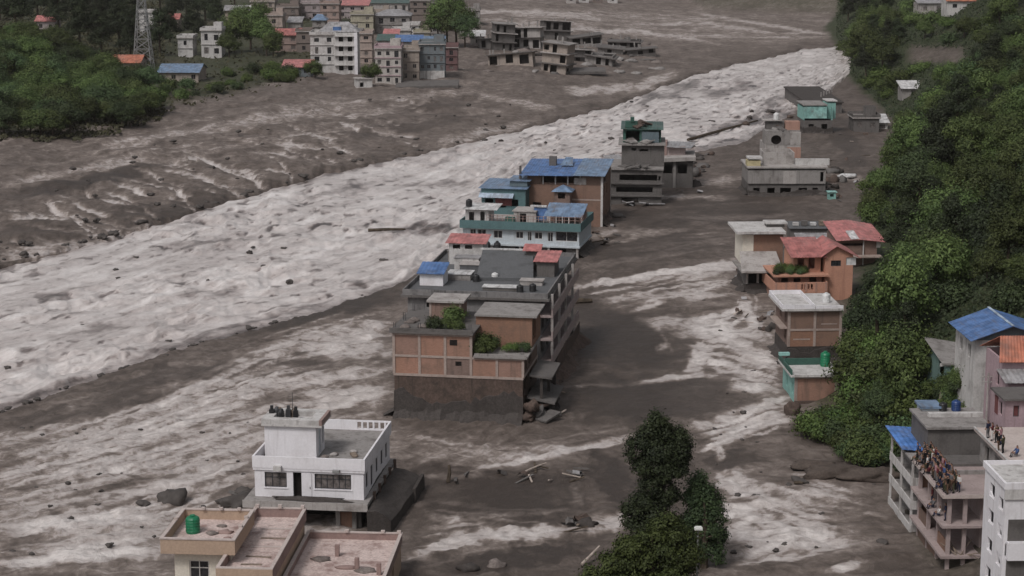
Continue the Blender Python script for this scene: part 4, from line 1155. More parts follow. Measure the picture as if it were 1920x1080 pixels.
# ---- black stained block with the grey roof, behind the brick building
b = Bld('stained_block', 'large grey block with black streaked plaster and crowded flat roof behind the brick building', 764, 541, 0, -9, 'building', zref=11.0)
kk = px_m(b.X, b.Y, 11); m_ = lambda p: p / kk
w, d = m_(247) / math.cos(b.rz), 25.0
ro = []
for z in (.3, 3.0, 5.7, 8.4):
    for y in (1.5, 5.5, 9.5, 13.5, 17.5, 21.0):
        ro.append((y, y + 2.0, z + .5, z + 2.0))
b.shell('wall', 0, 0, w, d, -1, 10.1, STAINED, {'r': ro, 'f': [(2.2, 3.0, 8.9, 9.7), (5.6, 6.4, 9.0, 9.8)]}, .25)
b.box('red_side_panel', w + .004, w + .03, .3, d - .3, 8.55, 8.85, PINKWALL)
b.box('cornice', -.7, w + 1.2, -.6, d + .2, 10.1, 10.36, CONC_D)
b.parapet(-.5, w + 1.0, -.4, d, 10.362, 11.0, STAINED, .16)
b.slab('roof_deck', -.3, w + .8, -.2, d - .1, 10.52, .15, SLATE)
for z in (2.7, 5.4, 8.1):
    b.box('balcony_slab', w + .002, w + 1.5, .2, d - .5, z, z + .22, FRAMEP)
    b.box('balcony_wall', w + 1.32, w + 1.5, .2, d - .5, z + .222, z + 1.1, [BRICK_B, PINKWALL, FRAMEP][int(z) % 3])
    for y in (.25, 6.2, 12.2, 18.4):
        b.box('balcony_column', w + 1.26, w + 1.54, y, y + .3, z + 1.1, z + 2.7, CONC_L)
for z in (0,):
    for y in (.25, 6.2, 12.2, 18.4):
        b.box('balcony_column', w + 1.2, w + 1.5, y, y + .35, -1, 2.7, MUDWALL)
b.box('ledge', -.3, w + .1, -.35, -.002, 8.0, 8.18, CONC_L)
mud_coat(b, 0, w + 1.5, 0, d, 2.4, MUDRED, 5, .3, sides='r')
# white tank room with a blue sheet on top
x0, y0 = b.L(787, 535, 10.52); x1, _ = b.L(832, 535, 10.52)
zt1 = b.zt(x0, y0, 512)
b.shell('tank_room', x0, y0, x1 - x0, 3.0, 10.52, zt1, WHITE, {}, .15)
b.tin('tank_room_roof', (x0 - .3, y0 - .4, zt1 + .02), (x1 + .2, y0 - .4, zt1 + .02), (x0 - .3, y0 + 3.2, zt1 + .75), (x1 + .2, y0 + 3.2, zt1 + .75), T_BLUE)
# long grey sloping roof
a0 = b.L(893, 520, 10.9); a1 = b.L(1000, 522, 10.9)
c0 = b.L(905, 468, 12.6); c1 = b.L(1000, 470, 12.6)
b.mesh('grey_roof', [(a0[0], a0[1], 10.9), (a1[0], a1[1], 10.9), (c1[0], c1[1], 12.6), (c0[0], c0[1], 12.6),
                     (a0[0], a0[1], 10.53), (a1[0], a1[1], 10.53), (c1[0], c1[1], 10.53), (c0[0], c0[1], 10.53)],
       [(0, 1, 2, 3), (0, 4, 5, 1), (1, 5, 6, 2), (2, 6, 7, 3), (3, 7, 4, 0)], SLATE)
b.box('roof_ledge', c0[0] - .3, c1[0] + .3, c0[1], c0[1] + .5, 12.6, 12.75, T_WHITE)
# sheds with salmon roofs at the back
def shed(nm, pxa, pxb, pyf, pyb, z, zb, mat, wall, dd=3.0):
    x0, y0 = b.L(pxa, pyf, z); x1, _ = b.L(pxb, pyf, z); _, y1 = b.L(pxa, pyb, z + .5)
    y1 = max(y1, y0 + 1.5)
    b.shell(nm + '_wall', x0 + .2, y0 + .2, x1 - x0 - .4, y1 - y0 - .2, zb, z - .02, wall, {'f': [(.5 + i * 1.5, 1.4 + i * 1.5, z - .75, z - .25) for i in range(int((x1 - x0 - 1) / 1.5))]}, .15)
    b.tin(nm + '_roof', (x0 - .2, y0 - .2, z), (x1 + .2, y0 - .2, z), (x0 - .2, y1 + .2, z + .55), (x1 + .2, y1 + .2, z + .55), mat)
shed('shed', 838, 911, 455, 438, 13.2, 10.52, T_PINK, OFFWHITE)
shed('shed', 1003, 1043, 490, 470, 12.4, 10.52, T_PINK, CONC_D)
shed('shed', 983, 1012, 470, 460, 12.9, 10.52, T_PINK, CONC_D)
x0, y0 = b.L(835, 520, 10.52)
for i, (pp, py_, ww, dd, hh, mt) in enumerate([(838, 525, 2.8, 2.5, .7, CONC), (862, 512, 2.4, 3, 1.0, SLATE), (852, 505, 3, 2, 1.4, OFFWHITE), (905, 545, 4, 1.5, .4, CONC_D), (975, 535, 2.6, 1.6, .5, CONC_L), (840, 490, 4, 4, 1.3, CONC), (935, 545, 2, 1.5, .35, SLATE)]):
    x0, y0 = b.L(pp, py_, 10.52)
    b.box('roof_cabin', x0, x0 + ww, y0, y0 + dd, 10.525, 10.52 + hh, mt)
    b.box('cabin_top', x0 - .1, x0 + ww + .1, y0 - .1, y0 + dd + .1, 10.522 + hh, 10.6 + hh, [T_WHITE, CONC_L, T_GREY][i % 3])
for i, (pp, py_, mt, lb) in enumerate([(893, 528, TANK_B, 'black round water tank at the left foot of the grey sloping roof'), (928, 525, TANK_W, 'steel water tank in front of the grey sloping roof'), (975, 548, TANK_B, 'black water tank behind the front parapet of the stained block'), (999, 546, TANK_B, 'black water tank at the front right roof corner of the stained block')]):
    x0, y0 = b.L(pp, py_, 10.52)
    b.tank(x0, y0, 10.525, .4, .9, mt, 'water_tank', lb)

# ---- teal and white guest house
b = Bld('teal_house', 'teal banded white house with rooftop terrace and blue sheets', 868, 474, 0, -12, 'house')
w, d = b.W(216) / math.cos(b.rz), 11.0
H = lambda r: b.zt(0, 0, r)
zf, zb, zt = H(455), H(426), H(411)
pxs = lambda zx: b.W(820 + zx / 3.6 - 868) / math.cos(b.rz)
fo = [(pxs(222), pxs(262), zf + .8, zb - .2), (pxs(272), pxs(330), zf + .8, zb - .2), (pxs(380), pxs(440), zf + .9, zb - .3), (pxs(530), pxs(580), zf + 1.0, zb - .35), (pxs(608), pxs(636), zf + .2, zb - .3),
      (pxs(655), pxs(707), zf + 1.0, zb - .35), (pxs(742), pxs(778), zf + .2, zb - .3), (pxs(795), w - .25, zf + .8, zb - .12)]
b.shell('lower_wall', .3, .3, w - .6, d - .6, -1, zf - .15, CONC_D, {'f': [(2, 5, .1, zf - .3), (8, 11, .1, zf - .3), (13, 16, .1, zf - .3)]}, .2)
for i in range(5):
    b.box('column', i * (w - .4) / 4, i * (w - .4) / 4 + .35, -.3, .05, -1, zf - .16, CONC_L)
b.box('floor_slab', -.2, w + .2, -.5, d, zf - .15, zf + .1, PALEBLUE)
b.box('base_band', -.02, w + .02, -.03, .25, zf + .1, zf + .75, PALEBLUE)
b.shell('wall', 0, 0, w, d, zf + .1, zb, PALEBLUE, {'f': fo}, .2)
for o in fo:
    b.window('f', 0, 0, w, d, o, OFFWHITE, GLASS, .1, 1, False, .08, name='window' if o[2] > zf + .5 else 'door')
b.box('eave_slab', -.35, w + .35, -.7, d + .2, zb, zb + .2, TEAL)
b.parapet(-.35, w + .35, -.7, d + .2, zb + .202, zt, TEAL, .15)
b.slab('roof_deck', -.15, w + .15, -.5, d, zb + .4, .19, CONC_L)
zd = zb + .4
b.shell('roof_room', .2, .9, pxs(330), 4, zd, zd + 2.4, OFFWHITE, {'f': [(.6, 1.4, zd + .2, zd + 1.9), (2.4, 3.1, zd + .1, zd + 2.0)]}, .15)
b.tin('roof_room_canopy', (-.1, .2, zd + 2.42), (pxs(400), .2, zd + 2.42), (-.1, 4.6, zd + 2.8), (pxs(400), 4.6, zd + 2.8), T_WHITE)
b.shell('roof_room', pxs(490), 2.8, pxs(640) - pxs(490), 4, zd, zd + 1.9, CONC_L, {'f': [(1, 2, zd + .2, zd + 1.6)]}, .15)
b.box('roof_room_top', pxs(480), pxs(645), 2.6, 7, zd + 1.9, zd + 2.05, CONC_L)
b.box('blue_screen', pxs(620), pxs(705), 3.6, 3.68, zd + .5, zd + 2.6, T_BLUE)
b.box('pale_lintel', pxs(597), pxs(705), 3.4, 3.9, zd + 2.6, zd + 2.85, T_WHITE)
b.tin('terrace_roof', (pxs(700), 1.8, zd + 1.5), (w + .2, 1.8, zd + 1.5), (pxs(700), 6.5, zd + 2.9), (w + .2, 6.5, zd + 2.9), T_BLUE2)
b.box('terrace_wall', pxs(705), w, 6.2, 6.4, zd, zd + 2.7, BRICK_B)
railing(b, 'terrace_railing', [(pxs(340), -.45), (w + .2, -.45), (w + .2, 6)], zt, .9, PINKWALL, .8, .04)
for i in range(7):
    x_ = pxs(700) + i * (w - pxs(700)) / 6
    b.box('terrace_post', x_ - .06, x_ + .06, 1.75, 1.87, zd, zd + 1.5, OFFWHITE)
b.box('green_cloth', pxs(440), pxs(500), 2.0, 2.6, zd, zd + 1.1, GREENP)
b.tank(.6, 1.8, zd + 2.7, .5, 1.1, TANK_B, 'water_tank', 'black water tank on the left end of the teal house')
for i, (x_, y_) in enumerate([(pxs(350), -1.5), (pxs(420), -1.6)]):
    b.tank(x_, y_, -.2, .55, 2.6, TANK_B, 'water_tank', ['left', 'right'][i] + ' one of two tall black drums in front of the teal house wall')
mud_coat(b, 0, w, 0, d, 1.0, MUDWALL, 6, .2, sides='r')

# ---- house with two blue roofs behind it
b = Bld('small_blue_roofed_house', 'small house with two stacked faded blue roofs behind the teal house', 903, 425, 0, -12, 'house')
w, d = b.W(82) / math.cos(b.rz), 8
H = lambda r: b.zt(0, 0, r)
b.shell('wall', 0, 0, w, d, -1, H(352), TEAL, {'f': [(.6, 2, H(385), H(372)), (3, 4.2, H(388), H(370)), (5, 6.3, H(385), H(372))]}, .2)
b.box('red_panel', 2.4, 5.2, -.06, -.004, H(384), H(370), REDPAINT)
b.tin('lower_roof', (-.3, -1.2, H(368)), (w * .74, -1.2, H(368)), (-.3, 1.5, H(355) + .2), (w * .74, 1.5, H(355) + .2), T_BLUE3)
b.tin('upper_roof', (-.5, -.4, H(352)), (w + .3, -.4, H(352)), (-.5, d + .3, H(347)), (w + .3, d + .3, H(347)), T_BLUE2)
b.box('roof_room', w * .6, w, 1.5, 6, H(350), H(340), BLUEGREY)
b.tin('roof_room_roof', (w * .55, 1.2, H(340) + .05), (w + .5, 1.2, H(340) + .05), (w * .55, 6.4, H(337)), (w + .5, 6.4, H(337)), T_BLUE2)
V, F = [], []; tube_vf([(0, 0, 0), (0, 0, 2.2)], [.25, .2], V, F, 8); b.mesh('vent', [(v[0] + w * .8, v[1] + 3, v[2] + H(338)) for v in V], F, CONC_D)

# ---- brick house with a wide blue roof
b = Bld('brick_house', 'brick house with wide bright blue tin roof and open upper floor', 988, 422, 0, -10, 'house')
w, d = b.W(140) / math.cos(b.rz), 11
H = lambda r: b.zt(0, 0, r)
z1, z2, z3 = H(372), H(345), H(326)
b.shell('wall', 0, 0, w, d, -1, z2, BRICK_B, {'f': [(1, 2.4, z1 - 2, z1 - .6)], 'r': [(1.5, 3, z1 + .4, z2 - .3), (5, 6.5, z1 + .4, z2 - .3), (1.5, 3, .8, 2.2), (5, 6.5, .8, 2.2)]}, .2)
b.box('corner_column', w - .3, w + .06, -.06, .3, -1, z3, OFFWHITE)
b.box('corner_column', w - .3, w + .06, d - .3, d + .02, -1, z3, OFFWHITE)
b.box('floor_band', w * .55, w + .03, -.05, -.004, z1 - .1, z1 + .15, FRAMEC)
b.shell('upper_wall', 0, .3, w, d - .3, z2, z3, BRICK_B, {'f': [(2.4, 9.2, z2 + .3, z3)], 'r': [(1, 4, z2 + .3, z3)]}, .2)
b.box('upper_panel', w * .62, w * .78, .22, .28, z2 + .1, z3 - .5, CONC_L)
for i in range(4): b.box('post', 2.6 + i * 2.1, 2.8 + i * 2.1, .25, .45, z2, z3, OFFWHITE)
b.tin('roof', (-1.2, -1.2, z3 - .1), (w * .62, -1.2, z3), (-1.2, d + .5, z3 + 1.0), (w * .62, d + .5, z3 + 1.2), T_BLUE)
b.tin('roof', (w * .62 + .02, -1.0, z3 + .05), (w + .5, -1.0, z3 + .05), (w * .62 + .02, d + .5, z3 + 1.3), (w + .5, d + .5, z3 + 1.3), T_BLUE2)
b.tin('roof_vent_sheet', (w * .38, 5, z3 + .9), (w * .55, 5, z3 + .9), (w * .42, 8, z3 + 1.9), (w * .52, 8, z3 + 1.9), T_BLUE2)
b.box('chimney', w * .22, w * .22 + 1.2, 6, 7, z3 + .5, z3 + 2.2, CONC_D)
# gazebo in front
x0, y0 = b.L(1036, 400, 1.0)
zg = b.zt(w * .40, -2.5, 358)
b.shell('porch', w * .40, -3.0, 2.6, 2.8, -1, zg, BRICK, {'f': [(.6, 1.8, zg - 1.2, zg - .3)]}, .18)
V = [(w * .40 - .5, -3.5, zg), (w * .40 + 3.1, -3.5, zg), (w * .40 + 3.1, .0 - .05, zg), (w * .40 - .5, -.05, zg), (w * .40 + 1.3, -1.7, zg + 1.0)]
b.mesh('porch_roof', V, [(0, 1, 4), (1, 2, 4), (2, 3, 4), (3, 0, 4), (3, 2, 1, 0)], T_BLUE2)
mud_coat(b, 0, w, 0, d, 1.6, MUDRED, 7, .3, sides='r')
for i in range(6):
    q = lump('collapsed_debris', rng, (rng.uniform(.8, 1.8), rng.uniform(.8, 1.5), rng.uniform(.5, 1.1)), [MUDWALL, CONC_D][i % 2], None, 2, .6)
    X, Y = gp(1095 + i * 12 + rng.uniform(-4, 4), 408 + rng.uniform(-8, 14)); q.location = (X, Y, .3)
    tag(q, 'muddy debris mound between the teal house and the wide blue roof', 'debris', 'debris below the brick house')

# ---- wrecked grey building with the green rooftop
b = Bld('wrecked_grey_building', 'mud covered grey wreck with broken floors and green rooftop shack in midstream', 1134, 382, 0, -4, 'building')
w, d = b.W(106), 12
H = lambda r: b.zt(0, 0, r)
z1 = H(318)
fo = [(2.6, 9.4, H(338), H(327)), (2.0, 8.6, H(360), H(350)), (3.0, 6.0, H(379), H(370)), (9.6, w - .2, H(338), H(329))]
b.shell('wall', 0, 0, w, d, -1, z1, CONC_D, {'f': fo, 'r': [(1, 4, 1, 2.6), (6, 9, 1, 2.6), (1, 4, 4, 5.4), (6, 9, 4, 5.4)]}, .3)
for z in (H(342), H(365)): b.box('floor_ledge', -.3, w + .4, -.5, .0 - .003, z - .25, z, CONC_D)
b.slab('roof_slab', -.3, w + .3, -.4, d + .2, z1 + .3, .3, CONC)
u0, u1 = b.W(30), b.W(110)
z2 = H(275)
b.shell('upper_storey', u0, 2.5, u1 - u0, 9, z1 + .3, z2, CONC_D, {'f': [(1.8, 2.6, z2 - 1.0, z2 - .5), (3.2, 4.8, z2 - 1.1, z2 - .7)]}, .25)
b.slab('upper_roof', u0 - .6, u1 + .2, 1.8, 12, z2 + .3, .3, CONC)
z3 = H(246)
b.shell('roof_shack', u0 + .2, 4, u1 - u0 - .8, 7, z2 + .3, z3, GREENP, {'f': [(.5, 3, z2 + .5, z3 - .4), (4.5, 7, z2 + 1.0, z3 - .3)]}, .15)
b.box('shack_front', u0 + 3.6, u1 - 1.0, 3.7, 3.95, z2 + .35, z3 - .5, BLUEGREY)
b.tin('shack_roof', (u0 - .2, 3.4, z3), (u1 - .2, 3.4, z3 - .1), (u0 - .2, 11.4, z3 + .6), (u1 - .2, 11.4, z3 + .5), T_GREEN)
b.box('green_bundle', u0 + .6, u0 + 2.8, 4.5, 6.5, z3 + .15, z3 + 1.2, GREENP); b.box('green_bundle', u0 + 1.5, u0 + 2.2, 4.3, 5.5, z3 + 1.2, z3 + 2.0, GREENP)
for i in range(16):
    q = b.box('fallen_slab', -rng.uniform(.6, 1.8), 1.2, -.6, .8, -.08, .1, [CONC_D, CONC, MUDRED, T_GREY][i % 4]); q.rotation_euler = (rng.uniform(-.5, .5), rng.uniform(-.5, .5), rng.random() * 3)
    q.location = [(rng.uniform(0, w), rng.uniform(-.5, 2), z1 + .5), (rng.uniform(u0, u1), rng.uniform(2.5, 4), z2 + .6), (rng.uniform(u0, u1), rng.uniform(4, 10), z3 + .7), (rng.uniform(-1.2, w), -rng.uniform(.8, 2), .3)][i % 4]
# the tilted right wing
rb = Bld('leaning_concrete_wing', 'leaning concrete slab building right of the green rooftop wreck', 1238, 352, 0, -6, 'building')
ww = rb.W(60)
H2 = lambda r: rb.zt(0, 0, r)
rb.shell('wall', 0, 0, ww, 9, -1, H2(303), CONC_D, {'f': [(.5, 2.2, H2(325), H2(308)), (3.2, 5, H2(325), H2(308))], 'l': []}, .25)
rb.box('column', 2.4, 2.9, -.2, .1, -1, H2(303), CONC)
s_ = rb.box('tilted_roof', -.8, ww + .8, -1, 9, H2(303), H2(296), CONC_L); s_.rotation_euler = (0, math.radians(-3), math.radians(2))
rb.box('upper_wall', 1.2, ww - 1.5, 3, 7, H2(296), H2(278), FRAMEP); rb.box('upper_wall', .2, 1.1, 3, 7, H2(296), H2(270), PINKWALL)
s_ = rb.tin('roof_sheet', (1, 2, H2(278)), (ww - .4, 2, H2(280)), (1, 8, H2(274)), (ww + .4, 8, H2(276)), T_GREY)
for i in range(16):
    q = lump('collapsed_debris', rng, (rng.uniform(.8, 2.2), rng.uniform(.8, 2), rng.uniform(.4, 1.3)), [MUDWALL, CONC_D, ROCK, MUDRED][i % 4], None, 2, .6)
    X, Y = gp(1255 + rng.uniform(-30, 60), rng.uniform(290, 352)); q.location = (X, Y, .2)
    tag(q, 'muddy wreckage heaped around the leaning concrete wing', 'debris', 'wreckage round the leaning wing')
q = Bld('swept_shed', 'small wrecked reddish shed at the left foot of the green rooftop wreck', 1140, 322, 0, 10, 'shed')
q.shell('wall', 0, 0, 2.6, 3, -1, 2.3, PINKWALL, {'f': [(.4, 1.6, .6, 1.8)]}, .15); q.tin('roof', (-.3, -.4, 2.3), (3, -.4, 2.5), (-.3, 3.4, 2.9), (3, 3.4, 3.0), T_GREY)

def rebar(b, pts, z, h=.9, label=None):
    for x, y in pts:
        V, F = [], []
        for dx, dy in ((-.09, -.09), (.09, -.09), (.09, .09), (-.09, .09)):
            tube_vf([(x + dx, y + dy, z), (x + dx * 1.3, y + dy * 1.1, z + h)], [.018, .016], V, F, 4)
        b.mesh('rebar', V, F, METAL_D)
rebar(*REB); rebar(*REB2)

def plank_field(specs, label, group, seed):
    r = random.Random(seed)
    for px0, px1, py0, py1, n in specs:
        for _ in range(n):
            px, py = r.uniform(px0, px1), r.uniform(py0, py1)
            X, Y = gp(px, py); k = r.random()
            V, F = [], []
            if k < .6:
                l, w_, h_ = r.uniform(.8, 2.6), r.uniform(.12, .3), r.uniform(.05, .15); box_vf(-l / 2, l / 2, -w_ / 2, w_ / 2, 0, h_, V, F); m = [WOOD, WOODP, CONC_D, BARK][r.randrange(4)]; nm = 'plank'
            else:
                l, w_ = r.uniform(.7, 1.6), r.uniform(.6, 1.2); n_ = 6
                for i in range(n_ + 1):
                    zz = .12 * (i % 2) + .25 * math.sin(i * .9); V += [(-l / 2 + l * i / n_, -w_ / 2, zz), (-l / 2 + l * i / n_, w_ / 2, zz + .15)]
                F += [(2 * i, 2 * i + 2, 2 * i + 3, 2 * i + 1) for i in range(n_)]; m = [T_GREY, CONC_D, MUDRED][r.randrange(3)]; nm = 'crumpled_sheet'
            o = mesh_obj(nm, V, F, m); o.location = (X, Y, .18); o.rotation_euler = (r.uniform(-.25, .25), r.uniform(-.25, .25), r.random() * 6.28)
            tag(o, ('plank ' if nm == 'plank' else 'crumpled sheet ') + label, 'plank' if nm == 'plank' else 'sheet', group)
plank_field([(985, 1060, 650, 790, 26)], 'washed up right of the mud coated brick building', 'wreckage right of the brick building', 1)
plank_field([(1080, 1160, 400, 460, 14)], 'washed up below the wide blue roof', 'wreckage below the blue roof', 2)
plank_field([(1200, 1330, 285, 365, 22)], 'washed up around the leaning concrete wing', 'planks round the leaning wing', 3)
plank_field([(1380, 1450, 500, 640, 16)], 'stranded left of the right bank houses', 'wreckage left of the right bank', 4)
plank_field([(800, 1100, 868, 905, 14), (1060, 1110, 970, 1000, 6)], 'stranded on the slack mud right of the white house', 'planks right of the white house', 5)
plank_field([(1540, 1630, 230, 380, 18)], 'stranded at the forest edge beyond the wide grey house', 'wreckage at the forest edge', 6)
plank_field([(420, 480, 925, 965, 5)], 'stranded at the left corner of the white house', 'planks left of the white house', 7)
rq = random.Random(31)
for i in range(26):
    q = lump('flood_debris', rq, (rq.uniform(.5, 1.8), rq.uniform(.5, 1.6), rq.uniform(.3, .9)), [MUDWALL, CONC_D, ROCK, MUDRED][i % 4], None, 2, .6)
    X, Y = gp(*[(rq.uniform(1395, 1500), rq.uniform(205, 245)), (rq.uniform(1290, 1340), rq.uniform(275, 325)), (rq.uniform(1130, 1160), rq.uniform(296, 330))][i % 3]); q.location = (X, Y, .1)
    tag(q, ['dark wreckage heaped upstream of the grey ruin with the round hole', 'dark wreckage right of the leaning concrete wing', 'dark wreckage left of the green rooftop wreck'][i % 3], 'debris', ['wreckage upstream of the ruin', 'wreckage right of the wing', 'wreckage left of the wreck'][i % 3])
# ================================================================ the row along the right bank
# ---- turquoise sheet house, farthest
b = Bld('turquoise_house', 'small house with bright turquoise front wall on the dark mud spit', 1507, 252, 0, 2, 'house')
w = b.W(54); H = lambda r: b.zt(0, 0, r)
b.shell('lower_wall', .1, .1, w - .2, 9, -1, H(226), CONC_D, {'f': [(1, 2.2, .6, 2.4), (4, 5.4, .6, 2.4)], 'r': [(1, 3, .6, 2.4)]}, .2)
b.box('front_wall', -.1, w * .78, -.1, .12, H(222), H(200), T_TURQ)
b.shell('wall', 0, .14, w, 8.8, H(226), H(202), TURQ, {'r': [(1.5, 3, H(220), H(208))]}, .2, 'blr')
b.box('side_wing', w * .8, w + .9, 1.5, 6, H(224), H(194), TURQ)
b.slab('roof', -.3, w * .79, -.3, 9, H(196), .25, CONC); b.slab('roof', w * .8, w + 1.2, 1.2, 6.4, H(190), .2, OFFWHITE)
mud_coat(b, 0, w, 0, 9, 1.6, MUDWALL, 12, .3)
# ---- mud bank slab behind it
b = Bld('mud_roofed_block', 'long low block whose flat roof is buried in dark mud, beyond the turquoise house', 1512, 212, 0, 0, 'building')
w = b.W(66)
b.shell('wall', 0, 0, w, 40, -1, 2.6, CONC_D, {}, .3); b.slab('roof', -.4, w + .4, -.4, 40, 2.9, .3, MUDWALL)
for i in range(5): b.box('roof_column', w * .6 + i * 1.2, w * .6 + i * 1.2 + .3, 12 + i * 3, 12.4 + i * 3, 2.9, 4.1, CONC)
# ---- grey and orange ruin with a round hole
b = Bld('holed_ruin', 'grey ruin with a dark round hole and torn orange walls', 1434, 312, 0, 0, 'ruin')
w = b.W(66); H = lambda r: b.zt(0, 0, r)
b.shell('wall', 0, 0, w, 9, -1, H(272), CONC_L, {'f': [(w * .15, w * .45, 2.0, H(282))]}, .3)
b.box('inside_shade_sheet', .4, w - .4, 1.2, 1.3, -1, H(274), INSIDE_SHADE)  # black sheet in place of the shade within the ruin
b.box('torn_orange_wall', w * .62, w + .05, -.08, -.003, H(296), H(276), SALMON)
b.box('torn_orange_wall', w * .05, w * .55, -.08, -.003, .3, 1.9, TAN)
hole_c = (w * .30, H(262)); V, F = [], []
for i in range(20):
    a = i * math.pi / 10
    V += [(hole_c[0] + 1.05 * math.cos(a), -.06, hole_c[1] + .95 * math.sin(a)), (hole_c[0] + 1.05 * math.cos(a), .8, hole_c[1] + .95 * math.sin(a))]
for i in range(20):
    F.append((2 * i, 2 * ((i + 1) % 20), 2 * ((i + 1) % 20) + 1, 2 * i + 1))
F.append(tuple(2 * i + 1 for i in range(20)))
V2, F2 = [], []
zA, zB = H(272) + .002, H(246)
o0 = []
for i in range(20):                                                 # wall plate with the round hole cut out
    a = i * math.pi / 10
    V2.append((hole_c[0] + 1.05 * math.cos(a), -.05, hole_c[1] + .95 * math.sin(a)))
for i in range(20):
    a = i * math.pi / 10
    c_, s_ = math.cos(a), math.sin(a)
    k_ = 1 / max(abs(c_), abs(s_))
    V2.append((hole_c[0] + (w * .30 if c_ < 0 else w * .40) * c_ * k_, -.05, min(max(hole_c[1] + (zB - zA) * .5 * s_ * k_, zA), zB)))
for i in range(20): F2.append((i, 20 + i, 20 + (i + 1) % 20, (i + 1) % 20))
b.mesh('upper_wall', V2, F2, CONC); b.mesh('round_hole', V, F, INSIDE_SHADE)  # hole lined in black, its shade put into the colour
b.box('upper_wall_back', 0, w, .9, 5, H(272), H(246), CONC)
b.box('upper_wall_end', w * .70, w, -.05, .88, H(272) + .003, H(248), CONC_L)
b.box('torn_orange_wall', w * .6, w + .02, 2, 4, H(246), H(230), SALMON); b.box('rear_wall', .5, w * .58, 3, 5.5, H(246), H(232), CONC_D)
b.slab('broken_roof', -.3, w * .5, 2.5, 6, H(228), .2, CONC_L)
b.tank(w * .35, 3.2, H(228) + .01, .6, 1.5, TANK_W, 'water_tank', 'pale water tank on top of the grey ruin with the round hole')
mud_coat(b, 0, w, 0, 9, 1.2, MUDWALL, 33, .5, sides='flr')
for i in range(8):
    q = b.box('fallen_slab', -rng.uniform(.6, 1.6), 1.0, -.6, .7, -.08, .1, [CONC_D, CONC, MUDRED][i % 3]); q.rotation_euler = (rng.uniform(-.5, .5), rng.uniform(-.6, .6), rng.random() * 3); q.location = (rng.uniform(-1, w + 1), rng.uniform(-2, .2), rng.uniform(.3, 1.2)) if i % 2 else (rng.uniform(0, w), rng.uniform(1, 4), H(246) + .3)
# ---- wide grey house
b = Bld('wide_grey_house', 'wide low grey house half sunk in mud on the right bank', 1402, 366, 0, 0, 'house')
w = b.W(145); H = lambda r: b.zt(0, 0, r)
b.shell('lower_wall', 0, 0, w, 10, -1, H(344), CONC_D, {'f': [(1, 2.2, .3, 1.4), (3.6, 5, .3, 1.4), (6, 8, .3, 1.4), (9.4, 11, .3, 1.4), (12, 13, .3, 1.4)]}, .25)
b.shell('wall', -.05, -.3, w, 10, H(344), H(318), CONC, {'f': [(w - 1.0, w - .4, H(340), H(322))]}, .25)
b.box('pilaster', w * .45, w * .62, -.36, -.302, H(344), H(320), CONC_L)
b.slab('roof', -.3, w + .3, -.6, 10, H(312), .3, CONC_L)
b.box('pale_parapet', w * .62, w * 1.06, 1.5, 2.2, H(312) + .002, H(300), OFFWHITE)
b.shell('roof_block', w * .22, 3.0, w * .40, 6, H(312), H(290), CONC_L, {'f': [(1.2, 2.0, H(310), H(300))]}, .2)
b.box('yellow_stub', -.2, w * .16, .5, 3, H(312) + .002, H(302), YELLOW); b.slab('stub_roof', -.1, w * .18, .3, 3.4, H(296), .3, OFFWHITE)
mud_coat(b, 0, w, 0, 10, .7, MUDWALL, 15, .3, sides='fl')
for i in range(12):
    q = lump('collapsed_debris', rng, (rng.uniform(.6, 1.6), rng.uniform(.6, 1.5), rng.uniform(.4, 1.4)), [MUDWALL, CONC_D, MUDRED, ROCK][i % 4], None, 2, .6)
    X, Y = gp(1545 + rng.uniform(-8, 40), rng.uniform(318, 372)); q.location = (X, Y, .2)
    tag(q, 'dark wreckage against the right end of the wide grey house', 'debris', 'wreckage by the wide grey house')
q = lump('torn_white_sheet', rng, (2.2, 1.5, .5), T_WHITE, None, 2, .6); q.location = (*gp(1590, 334), .4); tag(q, 'crumpled white roof sheet on the mud at the forest edge', 'sheet')
b = Bld('turquoise_kiosk', 'tiny turquoise kiosk at the forest edge below the wide grey house', 1553, 374, 0, 0, 'kiosk')
b.shell('wall', 0, 0, 1.4, 1.5, -1, 1.3, TURQ, {'f': [(.3, 1, .5, 1.0)]}, .1); b.slab('roof', -.2, 1.6, -.2, 1.7, 1.4, .1, T_TURQ)
# ---- flat roofed beige house
b = Bld('beige_flat_house', 'flat roofed house with beige and brown walls above a muddy veranda', 1398, 545, 0, 2, 'house')
w = b.W(56); H = lambda r: b.zt(0, 0, r)
b.shell('ground_floor', 0, 0, w, 8, -1, H(508), CONC_D, {'f': [(.3, w * .62, H(532), H(510)), (w * .68, w - .2, H(532), H(510))]}, .2)
b.box('dark_back', .3, w - .3, 2.0, 2.1, -1, H(508), INSIDE_SHADE)  # black sheet painted as the shade behind the veranda
b.box('front_mud', -.3, w + .3, -.6, -.02, -1, H(532), MUDWALL)
b.slab('veranda_roof', -.9, w + .6, -2.0, 7, H(505), .25, CONC); b.mesh('veranda_slope', [(-1, -2.2, H(503)), (w + .7, -2.2, H(503)), (w + .5, 3.2, H(497) + 1.4), (-.5, 3.2, H(497) + 1.4), (-1, -2.2, H(505) - .1), (w + .7, -2.2, H(505) - .1)], [(0, 1, 2, 3), (0, 4, 5, 1)], CONC_L)
b.shell('upper_wall', -.1, 3.2, w * .42, 7, H(505), H(448), CREAM, {}, .2); 
b.shell('upper_wall', w * .32 + .12, 3.15, w * 1.0, 7, H(505), H(448), BRICK_B, {}, .2)
b.slab('roof', -1.1, w * 1.4, 2.2, 11, H(440), .35, OFFWHITE); b.box('roof_stub', w * .9, w * 1.5, 6, 8, H(440) + .002, H(434), CONC_D); b.slab('stub_roof', w * .85, w * 1.6, 5.7, 8.4, H(431), .2, OFFWHITE)
